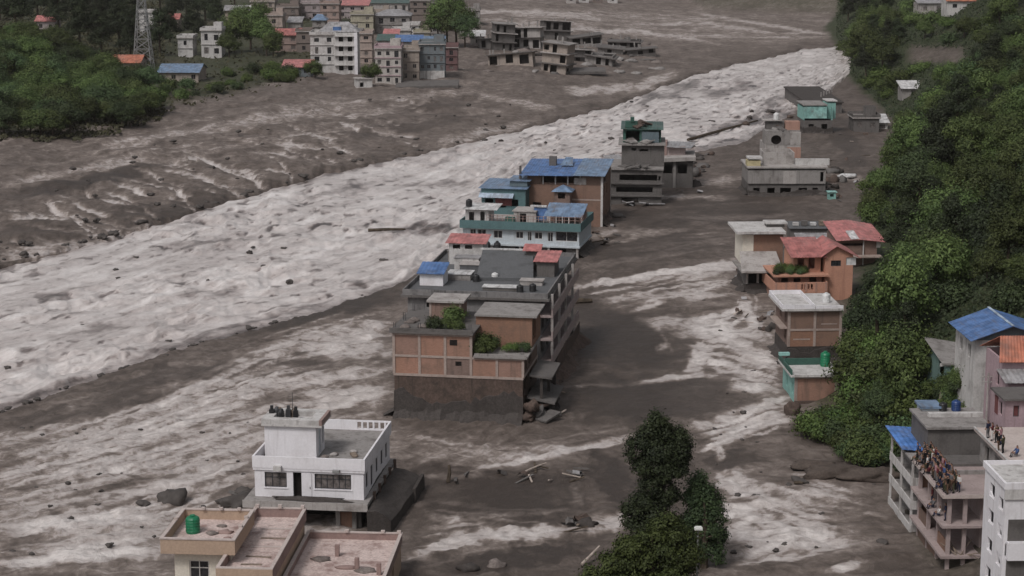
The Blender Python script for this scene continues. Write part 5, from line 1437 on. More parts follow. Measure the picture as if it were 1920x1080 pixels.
for x_ in (0, w * .36, w - .3): b.box('column', x_, x_ + .3, -.15, -.003, -1, H(508), CONC_L)
mud_coat(b, 0, w, -.6, 8, .9, MUDWALL, 31, .3, sides='fl')
# ---- orange house with red gable roof
b = Bld('orange_house', 'orange house with red gable roof and balcony full of potted plants', 1452, 566, 0, 4, 'house')
w = b.W(96); H = lambda r: b.zt(0, 0, r)
z1, z2 = H(548), H(518)
b.shell('ground_floor', .3, .4, w - .6, 9, -1, z1, SALMON, {'f': [(.6, 1.8, -.5, z1 - .2), (3, 4.2, -.5, z1 - .2)]}, .2)
b.box('balcony_slab', -.2, w + .1, -.9, 8, z1, z1 + .2, ORANGE)
b.parapet(-.2, w + .1, -.9, 8, z1 + .202, z1 + 1.5, ORANGE, .15, name='balcony_wall', ops={'f': [(w * .52 + i * .45, w * .52 + i * .45 + .28, z1 + .5, z1 + 1.25) for i in range(4)]})
for i in range(6): b.box('balcony_pillar', -.15 + i * (w - .1) / 5, .1 + i * (w - .1) / 5, -.96, -.903, z1 + .2, z1 + 1.5, SALMON)
b.slab('terrace_slab', -.3, w + .4, -.5, 8, z2 + .2, .25, ORANGE)
b.shell('first_floor', .6, 1.0, w - .9, 7, z1 + .2, z2 - .06, SALMON, {'f': [(.5, 1.4, z1 + .4, z2 - .4), (2.2, 3.2, z1 + .9, z2 - .4), (4.4, 5.4, z1 + .4, z2 - .4)]}, .2)
zA, zB = z2 + .2, H(484)
b.shell('upper_wall', 2.8, 1.5, w - 3.2, 6, zA, zB, ORANGE, {'f': [(.6, 1.5, zA + .1, zB - .4), (2.1, 3.0, zA + .5, zB - .3)]}, .2)
b.tin('veranda_roof', (2.2, .2, zB), (w + .2, .2, zB), (2.2, 7.8, zB + 1.5), (w + .2, 7.8, zB + 1.5), T_RED)
x2 = w + .22
e0 = b.W(160)
zC = H(482)
b.shell('wing_wall', x2 - .2, .6, e0 - x2 - .6, 8, -1, zC, ORANGE, {'f': [(.8, 2.2, zC - 1.5, zC - .7), (2.9, 4.3, zC - 1.4, zC - .3)]}, .2)
b.window('f', x2 - .2, .6, e0 - x2 - .6, 8, (2.9, 4.3, zC - 1.4, zC - .3), OFFWHITE, TANK_W, .1, 1)
b.window('f', x2 - .2, .6, e0 - x2 - .6, 8, (.8, 2.2, zC - 1.5, zC - .7), METAL_D, GLASS, .1, 1)
xm = (x2 + e0) / 2 - .4
b.mesh('gable', [(x2 - .2, .62, zC), (e0 - .8, .62, zC), (xm - .6, .62, zC + 1.3), (x2 - .2, 8.5, zC), (e0 - .8, 8.5, zC), (xm - .6, 8.5, zC + 1.3)], [(0, 1, 2), (5, 4, 3)], ORANGE)
b.tin('gable_roof', (x2 - .9, .1, zC - .1), (x2 - .9, 9, zC - .1), (xm - .6, .1, zC + 1.36), (xm - .6, 9, zC + 1.36), T_RED)
b.tin('gable_roof', (e0 + .2, .1, zC - .35), (e0 + .2, 9, zC - .35), (xm - .58, .1, zC + 1.36), (xm - .58, 9, zC + 1.36), T_RED)
for i in range(8):
    plant_tree('potted_plant', PROTO['shrub'][i % 3], *b.world(.2 + i * .55 + (i % 2) * .2, .3 + (i * 7 % 3) * .9), z2 + .12, .36 + .08 * (i % 3), i, 'potted green plant on the orange house roof terrace', 'plant', 'plants on the orange house terrace')
# ---- brick house with red roof behind it
b = Bld('red_roofed_brick_house', 'brick house with pinkish red roof against the forest behind the orange house', 1572, 500, 0, 4, 'house')
w = b.W(72); H = lambda r: b.zt(0, 0, r)
z1 = H(450)
b.shell('wall', 0, 0, w, 8, -1, z1, BRICK, {'f': [(.4, w * .62, z1 - .9, z1 - .5)]}, .2)
b.box('post', w * .62, w * .62 + .15, -.3, -.1, -1, z1, OFFWHITE); b.box('white_corner', w - .1, w + .5, -.1, 1, z1 - 1.2, z1 - .1, OFFWHITE)
b.slab('terrace', -.3, w + .5, -1.6, -.003, z1 - 2.3, .2, FRAMEC)
b.tin('roof', (-.6, -.8, z1), (w * .55, -.8, z1 + .15), (-.6, 8.5, z1 + 1.4), (w * .55, 8.5, z1 + 1.6), T_PINK)
b.tin('roof', (w * .55, -.8, z1 + .15), (w + 1.3, -.8, z1 - .3), (w * .55, 8.5, z1 + 1.6), (w + 1.3, 8.5, z1 + .9), T_PINK)
b.tin('pale_sheet', (w * .28, -.7, z1 + .22), (w * .5, -.7, z1 + .25), (w * .28, 3, z1 + .85), (w * .5, 3, z1 + .9), T_WHITE, .02)
# low sheds between
b = Bld('low_shed', 'low shed with pale roof sheets between the beige and the red roofed houses', 1500, 478, 0, 0, 'shed')
b.shell('wall', 0, 0, 5.2, 4, -1, 2.0, CONC_D, {'f': [(.5, 1.5, .4, 1.5), (2.4, 3.4, .4, 1.5)]}, .15)
b.tin('roof', (-.4, -.6, 2.05), (5.6, -.6, 2.05), (-.4, 4.4, 2.7), (5.6, 4.4, 2.7), T_GREY); b.tin('roof_sheet', (2.0, -.9, 2.2), (5.2, -.9, 2.2), (2.0, .8, 2.5), (5.2, .8, 2.5), T_WHITE)
b = Bld('dark_shed', 'dark tin shed with stored things behind the beige flat house', 1482, 458, 0, 0, 'shed')
b.shell('wall', 0, 0, 6, 4, -1, 2.6, CONC_D, {}, .15); b.tin('roof', (-.3, -.4, 2.6), (6.3, -.4, 2.6), (-.3, 4.4, 3.0), (6.3, 4.4, 3.0), SLATE)
for i in range(4): b.box('roof_box', .5 + i * 1.4, 1.4 + i * 1.4, 1, 2, 2.85, 3.3 + .3 * (i % 2), [OFFWHITE, CONC_D, T_WHITE, WOOD][i])
# ---- brick house with white slab roof and four brick bays
b = Bld('framed_brick_house', 'two storey brick house with pale frame and white slab roof at the water edge', 1476, 682, 0, 3, 'house')
w = b.W(100); H = lambda r: b.zt(0, 0, r)
zs_ = [H(650), H(617), H(582)]
xs = [0.1, w * .36, w * .72, w - .1]
b.shell('foot_wall', 0, .05, w, 8, -1, zs_[0], MUDWALL, {}, .2)
frame_wall(b, 0, [.1, w * .5, w - .1], zs_, panel=BRICK_B, frame=FRAMEC, col=.3)
b.box('stair_line', w * .62, w * .92, -.0, .035, zs_[1] + .5, zs_[1] + .62, FRAMEC); b.box('panel_line', w * .1, w * .42, 0, .035, zs_[0] + .8, zs_[0] + .95, FRAMEC)
b.shell('side_wall', 0, .24, w, 7.6, zs_[0], zs_[2], BRICK, {'l': [(1, 2, zs_[0] + .6, zs_[1] - .4), (1, 2, zs_[1] + .4, zs_[2] - .5), (4, 5, zs_[1] + .4, zs_[2] - .5)], 'r': [(1, 2, zs_[0] + .5, zs_[1] - .3), (1, 2, zs_[1] + .5, zs_[2] - .3)]}, .2, 'blr')
b.slab('roof', -.9, w + .1, -.5, 8.4, zs_[2] + .28, .28, OFFWHITE)
b.parapet(-.85, w * .48, -.45, 8.3, zs_[2] + .282, zs_[2] + .75, WHITE, .12); b.box('front_rim', w * .5, w + .08, -.45, -.3, zs_[2] + .282, zs_[2] + .6, WHITE)
b.box('balcony_slab', -.9, -.02, .5, 7, zs_[1] - .1, zs_[1] + .08, FRAMEC)
b.tank(w * .8, 3, zs_[2] + .285, .5, 1.2, TANK_W, 'water_tank', 'steel water tank on the white slab roof of the framed brick house')
mud_coat(b, 0, w, 0, 8, 1.7, MUDWALL, 21, .4, sides='fl')
for i in range(9):
    q = lump('flood_debris', rng, (rng.uniform(.3, .8), rng.uniform(.3, .8), rng.uniform(.3, .7)), [MUDWALL, MUDRED, WOOD][i % 3], None, 2, .6)
    X, Y = gp(1440 + rng.uniform(-14, 28), rng.uniform(596, 622)); q.location = (X, Y, .15)
    tag(q, 'dark flood debris piled left of the framed brick house', 'debris', 'debris left of the framed brick house')
# ---- brick house with green parapet and tank
b = Bld('green_parapet_house', 'low brick house with green roof parapet beside the shrubs', 1490, 757, 0, 3, 'house')
w = b.W(84); H = lambda r: b.zt(0, 0, r)
z1 = H(706)
b.shell('wall', 0, .05, w, 7, -1, z1, TURQ, {'l': [(1, 2, .8, 2), (4, 5, .8, 2)]}, .2, 'blr')
frame_wall(b, 0, [.1, w * .92], [-.6, z1], panel=BRICK, frame=FRAMEC, col=.3); b.box('end_panel', w * .92 + .16, w - .02, .04, .2, -.6, z1, FRAMEC)
b.box('mud_foot', -.1, w + .1, -.3, -.06, -1, .35, MUDRED)
b.slab('roof', -.6, w + .1, -.4, 7.2, z1 + .25, .25, OFFWHITE)
b.box('parapet', -.4, w - .2, 4.2, 4.4, z1 + .25, z1 + 1.0, GREENP); b.box('parapet', -.55, -.4, -.3, 7.1, z1 + .25, z1 + .8, GREENP); b.box('pale_corner', -.6, .6, 6.4, 7, z1 + .8, z1 + 1.1, T_TURQ)
b.tank(w * .82, 3.6, z1 + .252, .55, 1.7, TANK_G, 'water_tank', 'green water tank on the low brick house with green parapet')
q = lump('dark_debris_heap', rng, (.9, .8, .9), MUDRED, None, 3, .6); q.location = (*gp(1483, 776), .2); tag(q, 'dark reddish debris heap at the foot of the green parapet house', 'debris')

# ================================================================ houses at the lower right
# ---- open concrete frame with the crowd on its roof
b = Bld('open_concrete_frame', 'unfinished open concrete frame building with a crowd on its roof', 1779, 926, -1.0, 2, 'building', zref=7.0)
FRB = b
k = px_m(b.X, b.Y, 7)
w, d = 5.6, 10.2
z = lambda r: b.zt(0, 0, r)
lv = [z(926), z(983), z(1040), z(1096)]
for i, zz in enumerate(lv):
    b.slab('floor_slab', -.55 if i < 3 else 0, w, -.45, d + .2, zz, .22, FRAMEP)
b.box('slab_edge', -.6, -.552, -.5, d + .22, lv[0] - .26, lv[0] + .05, COPING); b.box('slab_edge', -.552, w, -.5, -.452, lv[0] - .26, lv[0] + .05, COPING)
for zt_, zb_ in zip(lv[:-1], lv[1:]):
    for y_ in (0, 3.2, 6.4, 9.6):
        b.box('column', 0, .3, y_, y_ + .3, zb_, zt_ - .222, FRAMEP)
    for x_ in (1.3, w - .4):
        b.box('column', x_, x_ + .3, 0, .3, zb_, zt_ - .222, FRAMEP)
for y_ in (0, 3.2, 6.4, 9.6): b.box('column', 0, .3, y_, y_ + .3, 0, lv[3] - .222, FRAMEP)
for j, (y0, y1) in enumerate(((.35, 3.1), (3.55, 6.3), (6.75, 9.5))):
    for i in (1, 2):
        if (i, j) in ((1, 0), (1, 2), (2, 1), (2, 2)):
            b.box('brick_panel', .06, .2, y0, y1, lv[i + 1], lv[i + 1] + (1.0 if i == 1 else lv[i] - lv[i + 1] - .3), BRICK_B)
b.box('back_wall', .3, w, d - .2, d, 0, lv[0] - .23, BRICK_B)
b.box('inner_wall', 3.0, 3.2, 1.0, d - .3, 0, lv[0] - .23, FRAMEP)
b.box('roof_kerb', 1.2, w, 5.2, 5.4, lv[0] + .002, lv[0] + .35, CONC); b.box('roof_kerb', 2.0, w, 7.5, d, lv[0] + .002, lv[0] + .22, CONC_D)
for i in range(7):
    V, F = [], []
    tube_vf([(0, 0, 0), (.5, .05, .6), (1.3, .1, 1.2)], [.05, .05, .04], V, F, 5)
    q = mesh_obj('loose_pole', V, F, WOOD); X, Y = b.world(.8 + rng.random() * 1.2, -.3 + rng.random() * .5); q.location = (X, Y, b.z0 + lv[2] - .02); q.rotation_euler = (rng.uniform(-.3, .3), rng.uniform(.1, .6), rng.random() * 6)
    tag(q, 'loose timber pole sticking out of the second open floor of the frame', 'pole', 'poles on the open floor')
FR_LV = lv
# ---- narrow house with white balconies and bright blue roof
b = Bld('narrow_balcony_house', 'narrow house with slanting white balconies and bright blue roof beside the concrete frame', 1733, 1010, -.8, 2, 'house', zref=-.6)
H = lambda r: b.zt(0, 0, r)
w, d = 1.0, 8.5
zt_ = H(866)
b.shell('wall', 0, 0, w + 2, d, -.5, zt_, CONC, {'l': [(1.0, 2.0, H(905), H(885)), (4, 5, H(905), H(885)), (1.0, 2.0, H(955), H(935)), (4, 5, H(955), H(935))]}, .2)
for i, r in enumerate((912, 955, 1000)):
    zz = H(r)
    b.box('balcony_slab', -1.2, -.003, .2, d, zz, zz + .15, CONC)
    b.box('balcony_rail', -1.32, -1.2, .1, d, zz - .05, zz + .72, OFFWHITE); b.box('balcony_rail', -1.198, -.003, .08, .2, zz - .05, zz + .72, OFFWHITE)
    for y_ in (.15, 4.2, 8.1): b.box('balcony_post', -1.3, -1.12, y_ + .01, y_ + .2, zz + .72, zz + 2.2 if i else zt_, OFFWHITE)
b.tin('roof', (-1.7, 2.2, zt_ + .5), (.8, 2.2, zt_ + .3), (-1.7, d + .6, zt_ + .75), (.8, d + .6, zt_ + .55), T_BLUEB)
b.slab('roof_slab', -1.4, 3.0, 0, d, zt_ + .15, .15, CONC)
for x_, y_ in ((-1.3, 2.6), (.5, 2.6), (-1.3, 8), (.5, 8)): b.box('roof_post', x_, x_ + .12, y_, y_ + .12, zt_ + .15, zt_ + .5, METAL_D)
b.shell('stair_tower', 1.0, d - 2.0, 1.6, 2, zt_ + .15, H(836) + 1.6, PALEBLUE, {}, .15); b.slab('stair_tower_roof', .8, 2.8, d - 2.2, d + .2, H(836) + 1.8, .2, T_BLUE2)
# ---- white building at the right edge
b = Bld('white_stair_block', 'tall white block with stair openings at the right edge, nearest the camera', 1887, 905, -1, 2, 'building', zref=11.7)
zt_ = 12.7
lo = []
for i, zz in enumerate((1.2, 3.5, 5.8, 8.1, 10.2)):
    lo += [(.5, 1.7, zz, zz + 1.0), (2.8, 4.2, zz + .2, zz + 1.3)]
b.shell('wall', 0, 0, 6, 5.6, 0, zt_ - .5, WHITE, {'l': lo, 'f': [(.15, 1.0, 6.9, 7.9)]}, .25)
for i, zz in enumerate((1.2, 3.5, 5.8, 8.1)):                       # slanting stair strings seen in the openings
    q = b.box('stair_string', .06, .2, -2.9, 2.9, -.16, .16, WHITE); q.rotation_euler = (math.radians(28), 0, 0); q.location = (0, 2.8, zz + 1.7)
b.box('dark_front', .3, 6, -.04, -.003, 0, zt_ - 2.9, CONC_D)
b.parapet(-.15, 6.1, -.15, 5.8, zt_ - .5, zt_, WHITE, .2); b.slab('roof', .06, 5.9, .06, 5.6, zt_ - .3, .15, OFFWHITE)
b.box('front_beam', -.1, 6.05, -.14, -.003, zt_ - 1.3, zt_ - .502, OFFWHITE)
b.parapet(.25, 1.6, -.5, -.045, 6.7, 8.1, WHITE, .12, name='window_box')
b.box('window_pane', .4, 1.45, -.30, -.25, 6.9, 7.9, GLASS)
# ---- roof with onlookers behind it
b = Bld('pale_roofed_house', 'house with pale cement roof and onlookers at the right edge', 1895, 866, -1, 2, 'house', zref=10.0)
b.shell('wall', .3, .2, 7, 9.6, 0, 10.75, CONC, {'l': [(1, 2.2, 8.6, 10), (4, 5.2, 8.6, 10), (7, 8.2, 8.6, 10)]}, .25)
b.slab('roof', -.2, 7.6, -.2, 10.2, 11, .24, COPING); b.box('roof_rim', -.25, -.1, -.25, 10.2, 11.002, 11.1, OFFWHITE)
ONB = b
# ---- grey house behind the crowd
b = Bld('grey_back_house', 'grey rendered house with white ledge behind the crowded roof', 1738, 862, -.5, 2, 'house', zref=6.2)
H = lambda r: b.zt(0, 0, r)
w = 5.2
b.shell('wall', 0, 0, w, 6, -.5, H(802), CONC_D, {}, .2); b.slab('roof', -.2, w + .4, -.3, 6.2, H(800), .2, CONC)
b.box('white_ledge', .8, w + .5, 3.0, 3.6, H(800), H(798) + .25, OFFWHITE)
b.tank(3.8, 5.2, H(800) + .01, .42, 1.0, TANK_BL, 'water_tank', 'dark blue water tank behind the white ledge')
b.tank(2.6, 5.2, H(800) + .01, .36, .8, TANK_B, 'water_tank', 'black water tank behind the white ledge')
# ---- blue gable roof house on the slope
b = Bld('blue_gable_house', 'white house with big blue gable roof up the wooded slope', 1820, 640, 4.0, 2, 'house', zref=13.8)
ze = 9.8
rx = 3.9
b.shell('wall', .7, .8, 7.2, 7, -4, ze - .1, OFFWHITE, {'f': [(2.1, 3.2, ze - 2.2, ze - .7), (4.6, 5.8, ze - 2.2, ze - .7)], 'l': [(1.5, 2.4, ze - 2.2, ze - .9), (4.5, 5.4, ze - 2.2, ze - .9)]}, .2)
for o in ((2.1, 3.2, ze - 2.2, ze - .7), (4.6, 5.8, ze - 2.2, ze - .7)): b.window('f', .7, .8, 7.2, 7, o, METAL_D, GLASS, .1, 2, True)
b.mesh('gable', [(.7, .82, ze - .1), (7.9, .82, ze - .1), (rx + .4, .82, ze + 1.15), (.7, 7.7, ze - .1), (7.9, 7.7, ze - .1), (rx + .4, 7.7, ze + 1.15)], [(0, 1, 2), (5, 4, 3)], BLUEGREY)
b.tin('roof', (0, 0, ze), (0, 8.2, ze), (rx, -.1, ze + 1.45), (rx, 8.2, ze + 1.45), T_BLUE)
b.tin('roof', (8.4, 0, ze), (8.4, 8.2, ze), (rx + .02, -.1, ze + 1.45), (rx + .02, 8.2, ze + 1.45), T_BLUE)
b.box('ridge_cap', rx - .12, rx + .14, -.1, 8.25, ze + 1.47, ze + 1.53, T_BLUE3)
# ---- orange roofed house below it
b = Bld('orange_roofed_house', 'mauve house with orange tiled roof below the blue gable house', 1874, 680, 6.4, 2, 'house', zref=13.6)
ze = 7.2
b.shell('wall', .5, .5, 6, 5.5, -3, ze, PINK, {'f': [(1.0, 2.0, ze - 3.0, ze - 1.8), (3.4, 4.4, ze - 3.0, ze - 1.8)], 'l': [(1, 2, ze - 2.6, ze - 1.4)]}, .2)
b.tin('roof', (0, 0, ze), (7, 0, ze), (.9, 3.2, ze + 1.7), (7, 3.2, ze + 1.7), T_ORANGE, rib=.3, amp=.05); b.tin('roof', (0, 6.6, ze), (7, 6.6, ze), (.9, 3.25, ze + 1.7), (7, 3.25, ze + 1.7), T_ORANGE, rib=.3, amp=.05)
b.tin('porch_roof', (-.1, -2.4, ze - 1.3), (6, -2.4, ze - 1.3), (-.1, .45, ze - .7), (6, .45, ze - .7), T_GREY)
b.shell('porch_wall', .3, -1.9, 6, 2.3, -3, ze - 1.35, PINK, {'f': [(1.3, 2.3, ze - 3.2, ze - 2.2)]}, .15)
b.window('f', .3, -1.9, 6, 2.3, (1.3, 2.3, ze - 3.2, ze - 2.2), METAL_D, GLASS, .08)
# ---- pink house
b = Bld('pink_house', 'small dusty pink house with dark red doors above the onlookers', 1884, 790, 3.0, 2, 'house', zref=10.0)
b.shell('wall', 0, 0, 6, 3.6, -3, 8.9, PINK, {'f': [(.7, 1.2, 7.4, 8.4), (2.4, 3.4, 7.2, 8.4)], 'l': [(1, 2, 7.2, 8.4)]}, .2)
b.window('f', 0, 0, 6, 3.6, (.7, 1.2, 7.4, 8.4), METAL_D, REDPAINT, .1, 0)
b.slab('roof', -.3, 6.4, -.4, 3.8, 9.1, .18, CONC_D); b.box('red_door', -.05, -.003, 2.2, 3.1, 7.0, 8.6, REDPAINT)
TEAL_D = wall_mat('dull_turquoise', (0.13, 0.22, 0.20), 0.5, (0.06, 0.08, 0.075), streak=0.6)
# ---- stepped shack with turquoise end wall
b = Bld('stepped_shack', 'stepped hillside shack with turquoise end wall and stone terrace left of the blue gable house', 1772, 712, 1.0, 2, 'house', zref=7.5)
b.shell('wall', 0, 0, 2.6, 7, -3, 8.2, TEAL_D, {'f': [(1.5, 2.0, 6.6, 7.6)], 'l': [(.6, 2.6, 6.6, 7.9)]}, .15)
b.mesh('roof', [(-.5, -.3, 8.3), (2.9, -.3, 8.0), (2.9, 7.4, 8.6), (-.5, 7.4, 9.2), (-.5, -.3, 8.15), (2.9, -.3, 7.85)], [(0, 1, 2, 3), (0, 4, 5, 1)], CONC)
b.mesh('stone_terrace', [(-1.2, -2.6, 5.2), (1.8, -3.2, 4.6), (2.6, -.05, 6.2), (-.4, -.05, 6.6), (-1.2, -2.6, -3), (1.8, -3.2, -3), (2.6, -.05, -3), (-.4, -.05, -3)], [(0, 1, 2, 3), (0, 4, 5, 1), (1, 5, 6, 2), (3, 7, 4, 0)], wall_mat('earth_terrace', (0.20, 0.165, 0.125), .5, (.09, .075, .06)))
b.box('white_rail', -.6, .5, -.1, .0 - .02, 7.9, 8.2, OFFWHITE)
for i in range(3): b.box('terrace_step', -.9 + i * .6, -.5 + i * .6, -2.6 + i * .8, -2.0 + i * .8, 5.25 + i * .3, 5.8 + i * .3, OFFWHITE)
# ---- utility pole
V, F = [], []
tube_vf([(0, 0, -2), (0, 0, 8.5)], [.13, .09], V, F, 8)
for zz in (7.6, 8.1): box_vf(-.6, .6, -.05, .05, zz, zz + .09, V, F)
X, Y = gp(1850, 772, 8.0); q = mesh_obj('utility_pole', V, F, CONC_L); q.location = (X, Y, 3.2); tag(q, 'grey utility pole standing beside the pink house', 'pole')
# ================================================================ onlookers
def person_mesh(kind, seed):
    """one continuous figure grown over a skeleton with the Skin modifier"""
    r = random.Random(seed)
    J = {}
    if kind == 'sit':
        J = dict(pel=(0, 0, .22), chest=(0, .05, .58), neck=(0, .06, .76), head=(0, .03, .88), top=(0, .02, 1.0),
                 lsh=(-.18, .05, .70), lel=(-.25, -.10, .48), lha=(-.12, -.30, .42), rsh=(.18, .05, .70), rel=(.25, -.10, .48), rha=(.10, -.30, .40),
                 lhip=(-.10, -.02, .20), lkn=(-.15, -.42, .36), lfo=(-.13, -.48, .05), lto=(-.13, -.62, .03), rhip=(.10, -.02, .20), rkn=(.15, -.42, .34), rfo=(.13, -.5, .05), rto=(.13, -.64, .03))
    else:
        arm = {'stand': ((-.25, .02, 1.12), (-.26, -.06, .88), (.25, .02, 1.12), (.26, -.08, .88)),
               'fold': ((-.27, -.02, 1.12), (-.04, -.20, 1.12), (.27, -.02, 1.14), (.04, -.22, 1.17)),
               'point': ((-.25, .02, 1.12), (-.24, -.08, .88), (.32, -.22, 1.32), (.34, -.50, 1.42))}[kind]
        J = dict(pel=(0, 0, .90), chest=(0, .01, 1.24), neck=(0, .01, 1.42), head=(0, -.02, 1.52), top=(0, -.02, 1.64),
                 lsh=(-.19, .01, 1.36), lel=arm[0], lha=arm[1], rsh=(.19, .01, 1.36), rel=arm[2], rha=arm[3],
                 lhip=(-.10, 0, .86), lkn=(-.12, -.03, .47), lfo=(-.13, .03, .06), lto=(-.14, -.14, .03), rhip=(.10, 0, .86), rkn=(.12, -.02, .47), rfo=(.13, .03, .06), rto=(.14, -.14, .03))
    R = dict(pel=.145, chest=.155, neck=.06, head=.098, top=.055, lsh=.075, lel=.05, lha=.036, rsh=.075, rel=.05, rha=.036, lhip=.10, lkn=.068, lfo=.05, lto=.04, rhip=.10, rkn=.068, rfo=.05, rto=.04)
    E = [('pel', 'chest'), ('chest', 'neck'), ('neck', 'head'), ('head', 'top'), ('chest', 'lsh'), ('lsh', 'lel'), ('lel', 'lha'), ('chest', 'rsh'), ('rsh', 'rel'), ('rel', 'rha'),
         ('pel', 'lhip'), ('lhip', 'lkn'), ('lkn', 'lfo'), ('lfo', 'lto'), ('pel', 'rhip'), ('rhip', 'rkn'), ('rkn', 'rfo'), ('rfo', 'rto')]
    # five short finger chains on each hand
    for sd in 'lr':
        h = Vector(J[sd + 'ha']); e = Vector(J[sd + 'el']); dv = (h - e).normalized()
        side = dv.cross(Vector((1, 0, 0))).normalized()
        for f in range(5):
            off = side * (f - 2) * .021
            ln = (.055, .085, .095, .088, .07)[f]
            kn = h + off + dv * ln * .55 + (Vector((0, 0, 0)) if f else side * -.03)
            J[f'{sd}f{f}a'] = tuple(kn); J[f'{sd}f{f}b'] = tuple(kn + dv * ln * .5 + Vector((0, -.012, -.01)))
            R[f'{sd}f{f}a'] = .010; R[f'{sd}f{f}b'] = .008
            E += [(sd + 'ha', f'{sd}f{f}a'), (f'{sd}f{f}a', f'{sd}f{f}b')]
    keys = list(J)
    me = bpy.data.meshes.new('sk'); me.from_pydata([J[k_] for k_ in keys], [(keys.index(a), keys.index(c)) for a, c in E], [])
    ob = bpy.data.objects.new('sk', me); COL.objects.link(ob)
    ob.modifiers.new('skin', 'SKIN'); ob.modifiers.new('sub', 'SUBSURF').levels = 1
    for i, k_ in enumerate(keys):
        s_ = me.skin_vertices[0].data[i]; s_.radius = (R[k_] * (1.25 if k_ in ('pel', 'chest') else 1), R[k_] * (.85 if k_ in ('pel', 'chest') else 1)); s_.use_root = (k_ == 'pel')
    dg = bpy.context.evaluated_depsgraph_get()
    out = bpy.data.meshes.new_from_object(ob.evaluated_get(dg))
    bpy.data.objects.remove(ob); bpy.data.meshes.remove(me)
    hd, nk = Vector(J['head']), Vector(J['neck'])
    idx = []
    # slots: 0 skin, 1 shirt, 2 trousers, 3 hair, 4 shoes
    for p in out.polygons:
        c = p.center
        dl = lambda k_: (c - Vector(J[k_])).length
        if (c - hd).length < .17 and c.z > nk.z + .02:
            idx.append(3 if (c.z > hd.z + .055 or c.y > hd.y + .03) else 0)
        elif min(dl('lha'), dl('rha')) < .12 or min(((c - Vector(J[k_])).length for k_ in keys if len(k_) == 4 and k_[1] == 'f' and k_[2].isdigit()), default=9) < .06: idx.append(0)
        elif min(dl('lto'), dl('rto'), dl('lfo'), dl('rfo')) < .1: idx.append(4)
        elif kind != 'sit' and c.z < .93: idx.append(2 if abs(c.x) < .21 else 1)
        elif kind == 'sit' and (c.z < .3 or (c.y < -.2 and c.z < .44 and min(dl('lkn'), dl('rkn'), dl('lfo'), dl('rfo')) < .3)): idx.append(2)
        elif c.z > nk.z - .02: idx.append(0)
        else: idx.append(1)
    for _ in range(5): out.materials.append(None)
    out.polygons.foreach_set('material_index', idx)
    out.polygons.foreach_set('use_smooth', [True] * len(idx))
    # nose, ears and eye sockets as small moves of the head's surface
    for v in out.vertices:
        q = v.co - hd
        if q.length < .16:
            if q.y < -.06 and abs(q.x) < .02 and abs(q.z - .0) < .03: v.co.y -= .02
            if abs(abs(q.x) - .09) < .02 and abs(q.z) < .025 and abs(q.y) < .03: v.co.x *= 1.14
    return out
PM = {k: person_mesh(k, i) for i, k in enumerate(('stand', 'fold', 'point', 'sit'))}
SKIN = plain_mat('skin', (0.24, 0.135, 0.095), .6, .3, .1); HAIR = plain_mat('black_hair', (0.015, 0.013, 0.012), .6, .3, .2)
CLOTH = {n: plain_mat(n + '_cloth', c, .85, .1, .15) for n, c in dict(black=(.018, .018, .02), navy=(.025, .03, .06), maroon=(.10, .025, .03), grey=(.13, .125, .13), white=(.55, .53, .52), brown=(.10, .065, .045), red=(.22, .035, .035), blue=(.06, .10, .22), pink=(.34, .19, .21), olive=(.06, .06, .035)).items()}
TROU = ['black', 'navy', 'grey', 'brown', 'olive']
def add_person(kind, X, Y, Z, rz, top, bot, label, group, s=1.0):
    o = bpy.data.objects.new('person', PM[kind]); link(o)
    o.location = (X, Y, Z - .01); o.rotation_euler = (0, 0, rz); o.scale = (s, s, s)
    for i, m in enumerate((SKIN, CLOTH[top], CLOTH[bot], HAIR, CLOTH['black'])):
        o.material_slots[i].link = 'OBJECT'; o.material_slots[i].material = m
    return tag(o, label, 'person', group)
pr = random.Random(11)
tops = ['black', 'navy', 'maroon', 'grey', 'white', 'brown', 'black', 'pink', 'navy', 'olive', 'grey', 'blue', 'black', 'maroon']
n = 0
for row in range(3):
    y_ = -.1 + row * .3
    while y_ < 9.9:
        top = tops[(n * 5 + row * 3) % len(tops)]; kind = ['stand', 'fold', 'stand', 'point', 'stand', 'sit'][pr.randrange(6)] if row == 0 else ['stand', 'fold'][pr.randrange(2)]
        X, Y = FRB.world(-.22 + row * .58 + pr.uniform(-.1, .1), y_)
        bot = pr.choice(TROU)
        pose = {'stand': 'standing', 'fold': 'arms folded', 'point': 'pointing out', 'sit': 'sitting'}[kind]
        where = ['front', 'second', 'third'][row] + ' row, ' + ('near corner' if y_ < 3.3 else 'middle' if y_ < 6.8 else 'far end')
        add_person(kind, X, Y, FRB.z0 + FR_LV[0] + .0, math.pi * 1.5 + pr.uniform(-.5, .5), top, bot, f'person in {top} top, {bot} trousers, {pose}, {where} of frame roof', 'onlookers on the concrete frame roof', pr.uniform(.92, 1.02))
        y_ += pr.uniform(.42, .75); n += 1
for i in range(6):
    X, Y = FRB.world(.0 + pr.uniform(-.2, .1), 1.0 + i * 1.1)
    if abs((1.0 + i * 1.1) % 3.2) < .3: continue
    top = tops[(i * 3 + 1) % len(tops)]
    add_person('sit' if i % 2 else 'stand', X, Y, FRB.z0 + FR_LV[1], math.pi * 1.5 + pr.uniform(-.3, .3), top, 'navy', f'person in {top} top on the open floor below the crowded roof', 'onlookers on the open floor', .95)
